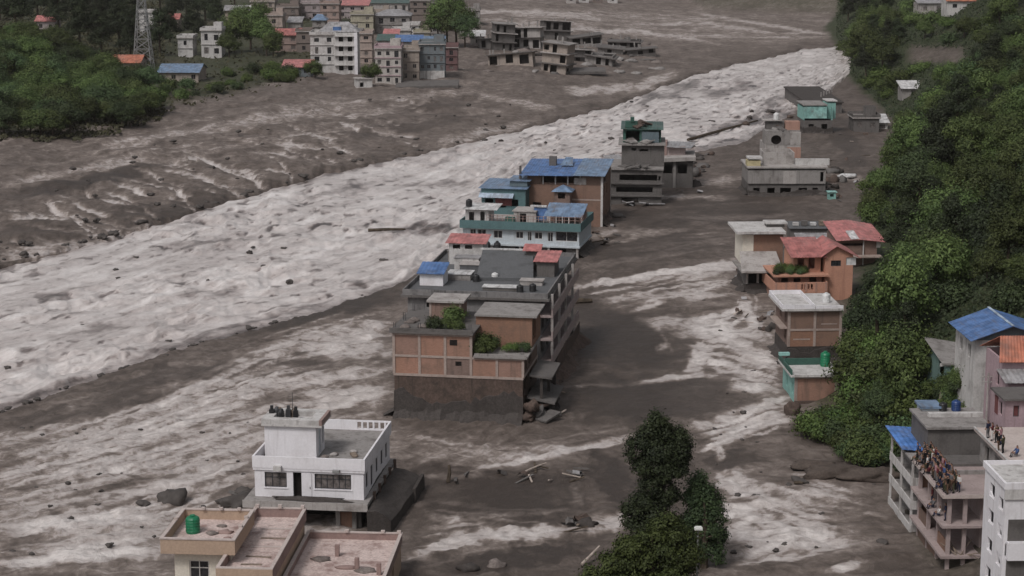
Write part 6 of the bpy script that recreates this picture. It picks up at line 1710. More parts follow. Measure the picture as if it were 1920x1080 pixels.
for i, (pp, py_, top, bot, kind) in enumerate([(1852, 822, 'navy', 'grey', 'stand'), (1860, 826, 'maroon', 'white', 'fold'), (1868, 830, 'brown', 'black', 'stand'), (1876, 834, 'pink', 'navy', 'point'), (1872, 846, 'black', 'brown', 'stand'), (1880, 850, 'olive', 'black', 'fold'), (1906, 856, 'blue', 'grey', 'sit')]):
    X, Y = gp(pp, py_, 10.0)
    add_person(kind, X, Y, 10.0, math.pi * 1.4 + pr.uniform(-.6, .6), top, bot, f'person in {top} top and {bot} trousers on the pale cement roof', 'onlookers on the pale roof', .98)
# ================================================================ the town across the river
def site(px, py):
    """height of the ground where the photograph shows it at (px, py): walk along the line of sight"""
    a = (py - 540) / FOC
    t = (CT * a + ST) / (CT - ST * a)
    Y = np.arange(120.0, 1400.0, 1.5)
    zr = CAM_H - Y * t
    X = (px - 960) / FOC * (Y * CT + (CAM_H - zr) * ST)
    below = np.where(height(X, Y) >= zr)[0]
    return float(zr[below[0]]) if len(below) else 0.0
WALLS = dict(white=OFFWHITE, cream=CREAM, salmon=SALMON, peach=PEACH, yellow=YELLOW, grey=CONC, pale=CONC_L, brown=BRICK_B, pink=PINK, blue=BLUEGREY, brick=BRICK, dark=CONC_D, red=REDPAINT, tan=TAN, orange=ORANGE)
_wr = random.Random(17)
def dull(nm, c):
    g = sum(c) / 3
    return wall_mat('town_' + nm, tuple(x * .6 + g * .4 for x in c), .6, (.15, .13, .125), streak=.6, fine=.15)
WALLS.update(salmon=dull('salmon', (.40, .23, .18)), peach=dull('peach', (.46, .31, .24)), yellow=dull('yellow', (.42, .36, .21)), red=dull('red', (.20, .07, .07)), tan=dull('tan', (.38, .28, .21)), pink=dull('pink', (.38, .28, .29)), brick=dull('brick', (.30, .18, .14)), brown=dull('brown', (.22, .15, .12)), blue=dull('blue', (.13, .18, .21)), cream=dull('cream', (.48, .42, .37)))
def town_house(label, px0, px1, pyb, pyt, st, wall, roof='flat', roofmat=None, d=9.0, name='town_house', rz=0, cat='house', nw=None, cream2=None, group=None, arch=False):
    z0 = site((px0 + px1) / 2, pyb)
    b = Bld(name, label, px0, pyb, z0, rz, cat, group)
    w = b.W(px1 - px0)
    h = b.zt(0, 0, pyt)
    sh = h / st
    nw = nw or max(1, int(w / 3.0))
    m = WALLS[wall]
    ops = {'f': [], 'l': [], 'r': []}
    ww = min(1.3, w / nw * .45)
    for s in range(st):
        for i in range(nw):
            c = w * (i + .5) / nw
            q_ = _wr.random()
            if q_ < .12: continue
            k_ = ww * _wr.uniform(.7, 1.25) / 2
            ops['f'].append((c - k_, c + k_, s * sh + sh * (.08 if q_ > .85 else .30), s * sh + sh * _wr.uniform(.68, .8)))
        for sd in 'lr':
            for i in range(2):
                c = d * (i + .5) / 2
                ops[sd].append((c - .6, c + .6, s * sh + sh * .32, s * sh + sh * .78))
    b.shell('wall', 0, 0, w, d, -2.0, h, m, ops, .2)
    b.box('shade_core', .5, w - .5, .6, d - .5, -2, h - .1, INSIDE_SHADE)  # black core, indoor shade put into its colour
    for o in ops['f']:
        b.window('f', 0, 0, w, d, o, m if wall not in ('white', 'cream') else METAL_D, [GLASS, GLASS, CURTAIN][_wr.randrange(3)], .1, 1, False, .06)
    for s in range(1, st):
        b.box('floor_band', -.15, w + .15, -.25, -.003, s * sh - .12, s * sh + .1, cream2 or m)
    if roof == 'flat':
        b.slab('roof', -.35, w + .35, -.45, d + .3, h + .25, .25, CONC_L)
        b.parapet(-.25, w + .25, -.3, d + .2, h + .252, h + .95, cream2 or m, .15)
        if w > 5: b.shell('stair_room', w * .55, d * .45, w * .4, d * .45, h + .25, h + 2.4, m, {}, .15)
    elif roof == 'tin':
        b.tin('roof', (-.5, -.6, h), (w + .5, -.6, h), (-.5, d + .5, h + 1.5), (w + .5, d + .5, h + 1.5), roofmat or T_GREY, rib=.9)
    elif roof == 'gable':
        b.tin('roof', (-.5, -.6, h), (w + .5, -.6, h), (-.5, d * .5, h + 1.8), (w + .5, d * .5, h + 1.8), roofmat or T_RED, rib=.9)
        b.tin('roof', (-.5, d + .6, h), (w + .5, d + .6, h), (-.5, d * .5 + .02, h + 1.8), (w + .5, d * .5 + .02, h + 1.8), roofmat or T_RED, rib=.9)
        b.mesh('gable', [(0, .02, h), (0, d, h), (0, d / 2, h + 1.65)], [(0, 1, 2)], m); b.mesh('gable', [(w, .02, h), (w, d, h), (w, d / 2, h + 1.65)], [(2, 1, 0)], m)
    elif roof == 'hip':
        V = [(-.6, -.6, h), (w + .6, -.6, h), (w + .6, d + .6, h), (-.6, d + .6, h), (w * .3, d * .5, h + 1.9), (w * .7, d * .5, h + 1.9)]
        b.mesh('roof', V, [(0, 1, 5, 4), (1, 2, 5), (2, 3, 4, 5), (3, 0, 4), (3, 2, 1, 0)], roofmat or T_GREY)
    return b
# back rows first
town_house('pinkish grey house at the top edge above the white block', 560, 600, 36, 8, 2, 'pink', d=10)
town_house('salmon pink house with flat roof above the white block', 601, 636, 48, 8, 3, 'salmon', d=10)
town_house('mauve house under a pale sheet roof in the back row', 632, 690, 34, 10, 2, 'pink', 'tin', T_PINK, d=12)
town_house('olive yellow house left of the big grey roof', 658, 700, 66, 28, 3, 'yellow', d=10)
town_house('wide house with big dark grey roof in the middle of the town', 704, 768, 62, 30, 2, 'grey', 'hip', T_GREY, d=16)
town_house('tall grey brown block at the top right of the town', 770, 806, 52, 2, 4, 'brown', d=10)
town_house('pale green roofed hall in the back row of the town', 690, 765, 22, 6, 1, 'pale', 'tin', T_GREEN, d=16)
town_house('narrow brown block behind the dark tree', 808, 824, 44, 6, 3, 'dark', d=8)
town_house('pale house with white roof edge at the far right of the town', 862, 884, 66, 24, 3, 'pale', d=9)
town_house('grey house with black roof beside the gravel plain', 872, 900, 44, 20, 2, 'grey', d=8)
town_house('faded brown house at the back left of the town', 520, 560, 40, 14, 2, 'brown', d=10)
town_house('beige house at the top edge of the town', 470, 515, 24, 4, 2, 'tan', d=10)
town_house('pale pink house with two windows below the grey roof', 735, 770, 82, 58, 2, 'white', d=8)
town_house('yellowish house left of the dark tree', 776, 806, 84, 62, 2, 'yellow', d=8)
town_house('orange brown house under the trees left of the white block', 498, 530, 70, 30, 2, 'peach', d=10)
town_house('orange brick house with red eaves left of the white block', 515, 562, 98, 66, 2, 'salmon', 'gable', T_RED, d=10)
town_house('dark brown house between orange and white blocks', 556, 584, 100, 60, 2, 'brown', d=8)
town_house('peach tower like house right of the white block', 676, 698, 122, 64, 4, 'peach', d=8, nw=1)
town_house('grey balconied house right of the white block', 656, 678, 120, 62, 4, 'grey', d=9)
town_house('rust roofed hut left of the steel pylon', 206, 262, 132, 118, 1, 'tan', 'gable', T_ORANGE, d=10)
town_house('small white house among the trees above the blue roofed hall', 334, 362, 108, 72, 2, 'white', d=8)
town_house('white two storey house behind the dark trees', 378, 416, 108, 58, 2, 'white', d=8)
town_house('peach gabled house at the top edge between dark trees', 422, 462, 44, 20, 2, 'peach', 'gable', T_GREY, d=8)
town_house('pinkish hut on the wooded mound at the upper left', 68, 104, 58, 40, 1, 'pink', 'gable', T_PINK, d=8)
town_house('small white hut behind the steel pylon', 262, 288, 62, 24, 2, 'white', d=6)
town_house('tan hut behind the trees right of the steel pylon', 300, 335, 56, 36, 1, 'tan', 'gable', T_RED, d=7)
b = town_house('low hall with bright blue roof and beige wall at the terrace edge', 298, 372, 154, 136, 1, 'tan', 'gable', T_BLUE2, d=14, nw=4)
town_house('low pale blue house with pink roof at the terrace edge', 530, 582, 142, 126, 1, 'blue', 'tin', T_PINK, d=8, nw=3)
for i, (px, w_, yb, h_, st_, wl, rf, lb) in enumerate([
        (640, 26, 84, 30, 2, 'pale', 'flat', 'small pale house tucked behind the white four storey block'), (700, 30, 50, 26, 2, 'tan', 'flat', 'tan house above the olive yellow house'),
        (804, 22, 72, 30, 3, 'grey', 'flat', 'grey house just left of the dark tree by the island'), (826, 18, 30, 20, 2, 'pink', 'flat', 'pinkish house right of the tall grey brown block'),
        (540, 24, 66, 24, 2, 'pale', 'tin', 'pale tin roofed house above the orange brick house'), (470, 26, 60, 24, 2, 'salmon', 'flat', 'salmon house behind the round green trees'),
        (586, 24, 62, 24, 2, 'grey', 'hip', 'grey hip roofed house left above the white block'), (720, 26, 88, 22, 1, 'brown', 'tin', 'brown tin roofed room above the cream four storey house'),
        (764, 22, 70, 22, 2, 'white', 'flat', 'white house between the grey roof and the tall block'), (444, 24, 38, 18, 1, 'pale', 'gable', 'pale gabled hut among trees left of the town'),
        (612, 30, 22, 18, 1, 'tan', 'tin', 'tan tin roofed house at the top edge of the town'), (660, 28, 16, 14, 1, 'grey', 'flat', 'low grey house at the top edge of the town'),
        (846, 20, 40, 20, 2, 'tan', 'flat', 'tan house behind the dark tree by the island'), (882, 26, 86, 18, 1, 'pale', 'tin', 'low pale shed on the track right of the dark tree')]):
    town_house(lb, px, px + w_, yb, yb - h_, st_, wl, rf, [T_GREY, T_WHITE, T_BLUE2, T_PINK][i % 4], d=8)
# the white four storey block
b = town_house('white four storey block with rounded dark windows on the terrace edge', 583, 630, 138, 66, 4, 'white', d=10, name='white_block', cat='building', nw=2)
w0 = b.W(47); h = b.zt(0, 0, 66)
b.shell('right_wing', w0 + .02, -1.2, b.W(40), 10, -2, h + .8, OFFWHITE, {'f': [(1 + (i % 2) * 2.6, 2.3 + (i % 2) * 2.6, (i // 2) * h / 4 + 1.0, (i // 2) * h / 4 + 2.6) for i in range(8)]}, .2)
b.box('right_wing_shade_core', w0 + .5, w0 + b.W(40) - .5, -.4, 8, -2, h + .5, INSIDE_SHADE)  # black filling painted as shade behind the wing's openings
for s in range(1, 5): b.box('balcony', w0 - .3, w0 + b.W(40) + .3, -2.0, -1.205, s * h / 4 - .3, s * h / 4 - .05, OFFWHITE)
b.box('corner_pier', w0 + b.W(36), w0 + b.W(42), -2.2, -1.21, -2, h + .8, WHITE)
V = [(w0 * .3, 0, h + .9), (w0 + 6.8, 0, h + .9), (w0 + 6.8, 9, h + .9), (w0 * .3, 9, h + .9), (w0 * .7, 4, h + 3.6), (w0 + 3.5, 4, h + 3.6)]
b.mesh('roof_house', V, [(0, 1, 5, 4), (1, 2, 5), (2, 3, 4, 5), (3, 0, 4), (3, 2, 1, 0)], T_GREY)
b.box('dormer', w0 * .9, w0 + 1.6, .6, 2, h + 1.0, h + 2.3, T_BLUE)
# the stack of coloured blocks undercut by the river
b = town_house('cream and pink four storey house at the undercut bank', 704, 752, 158, 92, 4, 'cream', d=10, cream2=PINK, cat='house', nw=3)
town_house('tan and brick house next to the cream four storey house', 752.5, 786, 152, 96, 3, 'tan', d=10, nw=2)
b = town_house('blue grey house hanging over the undercut bank', 786.5, 834, 150, 84, 4, 'blue', d=10, nw=4)
b.box('pale_ground_wall', .05, b.W(47), -.3, -.004, .2, 2.6, OFFWHITE)
town_house('dark red house at the right end of the coloured blocks', 834.5, 858, 134, 90, 3, 'red', d=9, nw=1)
town_house('house with bright blue roof above the coloured blocks', 742, 790, 100, 78, 1, 'grey', 'tin', T_BLUE, d=9)
town_house('green walled room on the roof line of the coloured blocks', 708, 742, 96, 76, 1, 'pale', 'tin', T_GREEN, d=8)
town_house('faded blue roofed room behind the blue grey house', 788, 832, 96, 80, 1, 'blue', 'tin', T_BLUE2, d=9)
# broken slabs under the overhanging houses
rg = random.Random(5)
z0 = site(800, 158)
b = Bld('undercut_slab', 'dark broken foundation slab jutting from under the coloured blocks', 742, 160, z0, 0, 'slab')
s_ = b.box('slab', 0, b.W(118), -4, 6, -.6, .2, CONC_D); s_.rotation_euler = (math.radians(4), math.radians(-1.5), 0)
for i in range(5): b.box('pier', 2 + i * 4, 2.6 + i * 4, -2, -1.4, -3, -.2, CONC_D)
b = Bld('white_rubble_hut', 'tumbled pale hut left of the coloured blocks', 668, 166, site(680, 166), 12, 'hut')
b.shell('wall', 0, 0, 4.4, 4, -1, 2.4, OFFWHITE, {'f': [(1, 2, .4, 1.6)]}, .2); b.slab('roof', -.3, 4.8, -.3, 4.4, 2.7, .25, CONC_L)
# ---- wrecked island of houses upstream
def ruin(label, px0, px1, pyb, pyt, wall, st=2, d=8, rz=0, tilt=0.0, cat='ruin'):
    z0 = site((px0 + px1) / 2, pyb)
    b = Bld('ruined_house', label, px0, pyb, z0, rz, cat)
    w = b.W(px1 - px0); h = b.zt(0, 0, pyt); m = WALLS[wall]; sh = h / st
    b.root.rotation_euler = (math.radians(rg.uniform(-5, 3)), math.radians(rg.uniform(-7, 7)), b.rz + math.radians(rg.uniform(-14, 14)))
    ops = [(w * (i + rg.uniform(.05, .3)) / 3, w * (i + rg.uniform(.6, .95)) / 3, s * sh + rg.uniform(.1, .8), (s + 1) * sh - rg.uniform(.3, .7)) for s in range(st) for i in range(3) if rg.random() < .75]
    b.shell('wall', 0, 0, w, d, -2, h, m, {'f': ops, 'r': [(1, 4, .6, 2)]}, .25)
    b.box('shade_core', .6, w - .6, 1.0, d - .6, -2, h - .3, INSIDE_SHADE)  # black block, painted shade inside the broken walls
    for s in range(1, st + 1):
        q = b.box('floor_slab', -.5, w + .8, -1.0, d + .3, s * sh - .12, s * sh + .15, [CONC, CONC_D, CONC_L][s % 3])
        q.rotation_euler = (0, math.radians(tilt + rg.uniform(-1, 1)), 0)
    for i in range(4): b.box('roof_stub', rg.uniform(0, w - .5), 0, 0, 0, 0, 0, m) if False else None
    for i in range(3):
        x = rg.uniform(0, w - .6); b.box('roof_stub', x, x + .4, 1 + i * 2, 1.4 + i * 2, h + .1, h + rg.uniform(.9, 2.2), CONC)
    return b
ruin('dark ruined house with green rubbish at the left of the wrecked island', 926, 964, 96, 44, 'dark', 3)
ruin('pale ruined house in the middle of the wrecked island', 962, 1014, 92, 52, 'pale', 2)
ruin('grey ruined block with flat top at the back of the wrecked island', 1018, 1070, 76, 38, 'dark', 2)
ruin('ruined house with bare ochre end wall torn open', 1014, 1062, 136, 78, 'tan', 3, rz=-8)
ruin('low tilted ruin right of the ochre torn wall', 1060, 1110, 118, 92, 'dark', 2, tilt=3)
ruin('fallen slab house at the right end of the wrecked island', 1096, 1148, 122, 102, 'grey', 1, tilt=5, d=10)
ruin('brownish mud roofed house at the left foot of the wrecked island', 916, 1000, 126, 104, 'tan', 1, d=10)
ruin('flat pale ruin near the gravel plain beyond the island', 1120, 1168, 100, 88, 'grey', 1)
ruin('dark overturned hut far right of the wrecked island', 1176, 1230, 106, 94, 'dark', 1, d=6)
ruin('long mud roofed ruin behind the fallen slab house', 1072, 1130, 88, 72, 'grey', 1, tilt=-2, d=14)
ruin('low grey ruin with sagging roof at the far right of the island', 1140, 1200, 92, 78, 'dark', 1, tilt=3, d=12)
ruin('half buried pale house in front of the dark ruined house', 900, 940, 92, 74, 'pale', 1)
b = Bld('tilted_dark_slab', 'long dark tilted slab along the foot of the wrecked island', 986, 136, site(1050, 136), 0, 'slab')
s_ = b.box('slab', 0, b.W(150), -2, 5, -.4, .3, CONC_D); s_.rotation_euler = (math.radians(6), math.radians(-1), 0); b.box('lower_slab', 1, b.W(110), -3.2, -1.6, -1, -.2, MUDWALL)
for i in range(60):
    px, py = rg.uniform(905, 1240), rg.uniform(70, 142)
    q = lump('wreck_rubble', rg, (rg.uniform(.8, 2.6), rg.uniform(.8, 2.2), rg.uniform(.4, 1.2)), [CONC_D, RUBBLE, MUDWALL, CONC][i % 4], None, 2, .6)
    z = site(px, py); q.location = (*gp(px, py, z), z + .1)
    tag(q, 'grey lump of rubble around the wrecked island of houses', 'rubble', 'rubble on the wrecked island')
# scattered far houses at the top edge
for i, (px, wl, lb) in enumerate([(1062, 'pale', 'leftmost tiny pale hut at the top edge of the gravel plain'), (1086, 'white', 'second tiny hut from left at the top edge of the gravel plain'), (1112, 'brown', 'tiny brown hut at the top edge of the gravel plain'), (1140, 'white', 'rightmost tiny white hut at the top edge of the gravel plain')]):
    town_house(lb, px, px + 18, 6, -8, 1, wl, 'tin', T_GREY, d=8, name='far_hut', cat='hut')
town_house('pale hut with tin roof on the upper right slope', 1722, 1772, 26, 6, 1, 'pale', 'tin', T_GREY, d=8, name='hill_hut')
town_house('orange roofed hut at the top edge of the right slope', 1776, 1832, 20, 2, 1, 'white', 'gable', T_ORANGE, d=8, name='hill_hut')
b = town_house('small shed with pale roof in the trees above the turquoise house', 1692, 1732, 176, 166, 1, 'grey', 'tin', T_WHITE, d=6, name='slope_shed')
town_house('low grey shed with flat roof right of the turquoise house', 1600, 1648, 248, 222, 1, 'dark', 'flat', None, 7, 'slope_shed')
town_house('tiny white hut at the forest edge right of the grey shed', 1644, 1664, 242, 230, 1, 'white', 'tin', T_WHITE, 5, 'slope_shed')
# ---- steel pylon
X, Y = gp(270, 134, 7.0); z0 = hz(X, Y)
py = thing('steel_pylon', 'grey lattice steel pylon rising behind the wooded mound', 'pylon', (X, Y, z0))
hp = z_at(X, Y, -40) - z0
wd = lambda t: 2.6 * (1 - t) + .5 * t
for sx, sy in ((-1, -1), (1, -1), (1, 1), (-1, 1)):
    V, F = [], []; tube_vf([(sx * wd(0), sy * wd(0), -1), (sx * wd(1), sy * wd(1), hp)], [.16, .10], V, F, 5); mesh_obj('leg', V, F, METAL, py)
V, F = [], []
for s in range(9):
    t0, t1 = s / 9, (s + 1) / 9
    a, c = wd(t0), wd(t1)
    for q in range(4):
        p = [(-1, -1), (1, -1), (1, 1), (-1, 1)]
        p0, p1 = p[q], p[(q + 1) % 4]
        tube_vf([(p0[0] * a, p0[1] * a, t0 * hp), (p1[0] * c, p1[1] * c, t1 * hp)], [.08, .08], V, F, 4); tube_vf([(p1[0] * a, p1[1] * a, t0 * hp), (p0[0] * c, p0[1] * c, t1 * hp)], [.08, .08], V, F, 4)
        tube_vf([(p0[0] * a, p0[1] * a, t0 * hp), (p1[0] * a, p1[1] * a, t0 * hp)], [.08, .08], V, F, 4)
mesh_obj('lattice', V, F, METAL, py)
# ================================================================ trees
tr = random.Random(42)
EDGE_Y = [-50, 60, 130, 200, 250, 330, 400, 430, 470, 505, 560, 750, 790, 830, 880, 1000, 1100]
EDGE_X = [1566, 1562, 1585, 1655, 1668, 1618, 1588, 1660, 1668, 1628, 1584, 1580, 1510, 1540, 1690, 1760, 1800]
def edge_px(py):
    return np.interp(py, EDGE_Y, EDGE_X)
KEEP = [  # houses on the slope that the photograph shows clear of leaves (x0, x1, y0, y1)
    (1772, 1925, 585, 800), (1690, 1925, 800, 1090), (1700, 1800, 84, 118), (1716, 1836, -12, 30), (1690, 1734, 158, 178), (1565, 1662, 430, 472), (1598, 1666, 218, 250), (1765, 1800, 640, 700)]
def clear(px0, px1, py0, py1):
    return all(px1 < k[0] or px0 > k[1] or py1 < k[2] or py0 > k[3] for k in KEEP)
def try_tree(X, Y, R, Ht):
    z = hz(X, Y)
    px, pyb = proj(X, Y, z); _, pyt = proj(X, Y, z + Ht); s = px_m(X, Y, z)
    r = R * s
    for q in (.25, .5, .8, 1.0):
        yy = pyb + (pyt - pyb) * q
        if px - r * (.9 if q < .9 else .4) < edge_px(yy): return None
    if not clear(px - r * .8, px + r * .8, pyt + 4, pyb - 2): return None
    return z
placed = []
def far_enough(X, Y, dmin):
    return all((X - a) ** 2 + (Y - c) ** 2 > dmin * dmin for a, c in placed)
n = 0
for att in range(9000):
    if n >= 285: break
    u = tr.random()
    Y = 175 + (960 - 175) * u ** 1.5
    X = foot_x(Y) + tr.uniform(.5, 14 + .275 * max(0, Y - 100) * .55)
    if X / Y > .31: continue
    tall = tr.random() < .22
    s = tr.uniform(.55, 1.25) * (.95 + Y / 1400)
    R, Ht = (2.2 * s, 8 * s) if tall else (2.9 * s, 6.6 * s)
    if not far_enough(X, Y, (3.7 + Y * .0060) * s): continue
    z = try_tree(X, Y, R, Ht)
    if z is None: continue
    placed.append((X, Y)); n += 1
    if tall: plant_tree('hillside_tree', tr.choice(PROTO['tall']), X, Y, z - .3, s, tr.random() * 6.28, 'tall dark tree rising from the wooded right hillside', 'tree', 'tall trees of the right hillside', tr.uniform(.85, 1.15))
    else: plant_tree('hillside_tree', tr.choice(PROTO['broad']), X, Y, z - .5, s, tr.random() * 6.28, 'broad leafy tree in the dense cover of the right hillside', 'tree', 'leafy trees of the right hillside', tr.uniform(.85, 1.15))
NHILL = n
n = 0
for att in range(6000):
    if n >= 240: break
    Y = 176 + (700 - 176) * tr.random() ** 1.7
    X = foot_x(Y) + tr.uniform(-.5, 9 + Y * .05)
    if X / Y > .31: continue
    s = tr.uniform(.6, 1.3) * (1 + Y / 900)
    z = try_tree(X, Y, 1.2 * s, 1.8 * s)
    if z is None: continue
    n += 1
    plant_tree('hillside_shrub', tr.choice(PROTO['shrub']), X, Y, z - .2, s, tr.random() * 6.28, 'leafy shrub of the undergrowth on the right hillside', 'shrub', 'shrubs of the right hillside')
# the shrub bank beside the green parapet house
for i in range(46):
    px, py = tr.uniform(1515, 1700), tr.uniform(768, 872)
    lim = np.interp(px, [1510, 1560, 1600, 1690], [812, 842, 868, 880])
    if py > lim or py < np.interp(px, [1510, 1575, 1700], [775, 765, 780]): continue
    zz = 1.0
    for _ in range(4): X, Y = gp(px, py, zz); zz = max(hz(X, Y), .2)
    plant_tree('bank_shrub', tr.choice(PROTO['shrub']), X, Y, zz - .2, tr.uniform(.7, 1.2), tr.random() * 6.28, 'dark shrub on the bank between the brick house and the balcony house', 'shrub', 'shrubs of the right bank')
for px, py, z_ in [(1772, 745, 6.0), (1790, 752, 6.2), (1808, 742, 6.5), (1828, 745, 7.0), (1846, 735, 7.5), (1760, 730, 6.0), (1778, 765, 5.6), (1800, 768, 6.0)]:
    X, Y = gp(px, py, z_); plant_tree('yard_shrub', tr.choice(PROTO['shrub']), X, Y, z_ - .8, tr.uniform(.6, .9), tr.random() * 6, 'shrub in the yard below the blue gable house', 'shrub', 'shrubs below the blue gable house')
for px, py, z_, s_ in [(1800, 770, 5.0, .62), (1818, 774, 5.2, .66), (1838, 772, 5.4, .62), (1786, 760, 5.2, .55), (1856, 765, 6.0, .55), (1828, 756, 6.2, .6), (1806, 748, 6.4, .55)]:
    X, Y = gp(px, py, z_); plant_tree('yard_tree', tr.choice(PROTO['broad']), X, Y, z_ - .6, s_, tr.random() * 6, 'small leafy tree screening the wall of the blue gable house', 'tree', 'trees below the blue gable house')
# ---- left: wooded mound, dark trees behind, trees in the town
n = 0; lp = []
BIG = [tree_proto(900 + j, 'broad') for j in range(2)]
def left_tree(px, py, s, kind, label, group, name='tree', sz=1.0):
    zz = site(px, py); X, Y = gp(px, py, zz)
    plant_tree(name, tr.choice(PROTO[kind]), X, Y, zz - .6, s, tr.random() * 6.28, label, 'tree', group, sz)
for att in range(3000):
    if n >= 130: break
    px, py = tr.uniform(-60, 330), tr.uniform(58, 262)
    if py < np.interp(px, [-60, 0, 100, 200, 260, 330], [55, 60, 78, 118, 150, 200]) + 14: continue
    if py > np.interp(px, [-60, 0, 60, 130, 200, 270, 300, 330], [262, 256, 262, 258, 250, 232, 214, 200]): continue
    if any((px - a) ** 2 / 3.4 + (py - c) ** 2 < 62 for a, c in lp): continue
    lp.append((px, py)); n += 1
    left_tree(px, py, tr.uniform(.95, 1.35), 'broad', 'broad green tree on the wooded mound at the left', 'trees of the left mound', 'mound_tree', .8)
for px, py, s, lb in [(30, 62, 1.7, 0), (0, 40, 1.8, 0), (70, 34, 1.6, 0), (110, 60, 1.7, 0), (150, 48, 1.9, 0), (185, 70, 1.8, 0), (215, 40, 1.8, 0), (150, 90, 1.5, 0), (225, 92, 1.7, 0), (190, 104, 1.4, 0), (-20, 20, 1.7, 0), (110, 22, 1.7, 0), (180, 20, 1.7, 0), (250, 60, 1.5, 0), (245, 110, 1.3, 0), (50, 10, 1.7, 0), (10, 8, 1.6, 0), (230, 14, 1.6, 0),
                      (300, 100, 1.5, 1), (330, 48, 1.7, 1), (350, 30, 1.8, 1), (385, 40, 1.8, 1), (318, 80, 1.3, 1), (365, 78, 1.5, 1), (405, 56, 1.5, 1), (300, 20, 1.7, 1), (400, 14, 1.6, 1), (440, 12, 1.7, 1), (480, 10, 1.6, 1), (500, 16, 1.5, 1),
                      (440, 100, 1.9, 2), (470, 92, 1.9, 2), (500, 104, 1.6, 2), (455, 70, 1.6, 2), (486, 70, 1.6, 2), (430, 112, 1.2, 2), (512, 112, 1.1, 2), (590, 150, .9, 2),
                      (838, 84, 2.0, 3), (856, 88, 2.0, 3), (846, 60, 1.9, 3), (872, 92, 1.5, 3), (822, 82, 1.5, 3)]:
    L_ = ['dark tree of the grove behind the wooded mound', 'dark tree among the houses right of the steel pylon', 'round green tree left of the white four storey block', 'dark green tree between the town and the wrecked island'][lb]
    G_ = ['grove behind the mound', 'trees right of the pylon', 'trees left of the white block', 'trees beside the wrecked island'][lb]
    left_tree(px, py, s, 'tall' if lb in (0, 1) else 'broad', L_, G_, 'town_tree')
left_tree(694, 164, 1.0, 'broad', 'small dark round tree in front of the cream four storey house', None, 'town_tree')
for i in range(34):
    px = tr.uniform(300, 660); py = np.interp(px, [300, 450, 640], [196, 168, 144]) - tr.uniform(0, 34)
    if 292 < px < 376 and py < 158: continue
    if px > 575 and py < 142: continue
    zz = site(px, py); X, Y = gp(px, py, zz)
    plant_tree('terrace_shrub', tr.choice(PROTO['shrub']), X, Y, zz - .3, tr.uniform(.7, 1.7), tr.random() * 6.28, 'shrub on the overgrown edge of the town terrace', 'shrub', 'shrubs of the town terrace')
# ---- undergrowth that nobody could count: leaves over the right slope and the left mound
def ground_cover(name, Xc, Yc, size, mat, label):
    r = np.random.RandomState(77)
    n = len(Xc); Zc = height(Xc, Yc)
    big = 0.5 + 0.5 * noise(Xc / 3.5, Yc / 3.5, 61)
    P = np.stack([Xc, Yc, Zc + (.1 + 1.3 * np.clip(big, 0, 1)) * (.3 + .7 * r.rand(n))], 1)
    nr = r.randn(n, 3) * .6 + np.array([-.35, -.3, .8]); nr /= np.linalg.norm(nr, axis=1, keepdims=True)
    a = np.cross(nr, r.randn(n, 3)); a /= np.linalg.norm(a, axis=1, keepdims=True); b_ = np.cross(nr, a)
    s = (size * (.6 + .8 * r.rand(n)) * (1 + Yc / 700))[:, None]
    V = np.stack([P - a * s * .55, P - b_ * s * .32, P + a * s * .55, P + b_ * s * .32], 1).reshape(-1, 3)
    me = np_mesh(name, V, np.arange(4 * n).reshape(n, 4), [mat], False)
    vattr(me, 'tint', np.repeat(np.clip(.6 * big + .5 * r.rand(n) - .05, 0, 1), 4))
    o = link(bpy.data.objects.new(name, me)); o['kind'] = 'stuff'; o['label'] = label; o['category'] = 'undergrowth'
r_ = np.random.RandomState(5)
Yc = 172 + (1000 - 172) * r_.rand(230000) ** 1.5
Xc = foot_x(Yc) + .8 + r_.rand(230000) * (13 + Yc * .17)
pc, qc = proj(Xc, Yc, height(Xc, Yc) + .8)
k_ = (pc > edge_px(qc) + 5 + 6 * noise(pc / 12, qc / 12, 3)) & (pc < 2080) & ((qc < 800) | (pc < 1690))
k_ &= ~((pc > 1696) & (pc < 1806) & (qc > 86) & (qc < 118))
ground_cover('hillside_undergrowth', Xc[k_], Yc[k_], .30, LEAF_D, 'dense green undergrowth covering the wooded right hillside')  # leaf colour kept dark to paint in the shade gaps between crowns
pm, qm = -60 + 720 * r_.rand(60000), 262 * r_.rand(60000)
Xm, Ym = gp(pm, qm, 5.0)
lim = np.interp(pm, [-60, 0, 120, 200, 300, 330, 460, 600, 660], [262, 254, 252, 242, 214, 198, 172, 140, 110]) + 6 * noise(pm / 20, qm / 12, 9)
k_ = (qm < lim) & (Ym < 900) & ((pm < 310) | (r_.rand(60000) < .30 * np.clip(.5 + noise(pm / 30, qm / 10, 4), 0, 1)))
ground_cover('terrace_undergrowth', Xm[k_], Ym[k_], .5, LEAF_S, 'dark green undergrowth of the left mound and the town terrace')
# ---- foreground trees at the bottom of the frame
def fg_tree(name, px, py, z, blobs, n, size, mat, label, trunk_h, seed, tr_r=.25):
    X, Y = gp(px, py, z); z0 = 0.0
    t = thing(name, label, 'tree', (X, Y, z0))
    r_ = random.Random(seed)
    link(bpy.data.objects.new('trunk', trunk_mesh('trunk', r_, trunk_h, tr_r, 2.0, 6)), t)
    link(bpy.data.objects.new('crown', leaves('crown', seed, blobs, n, size, mat, 26, .24)), t)
    return t
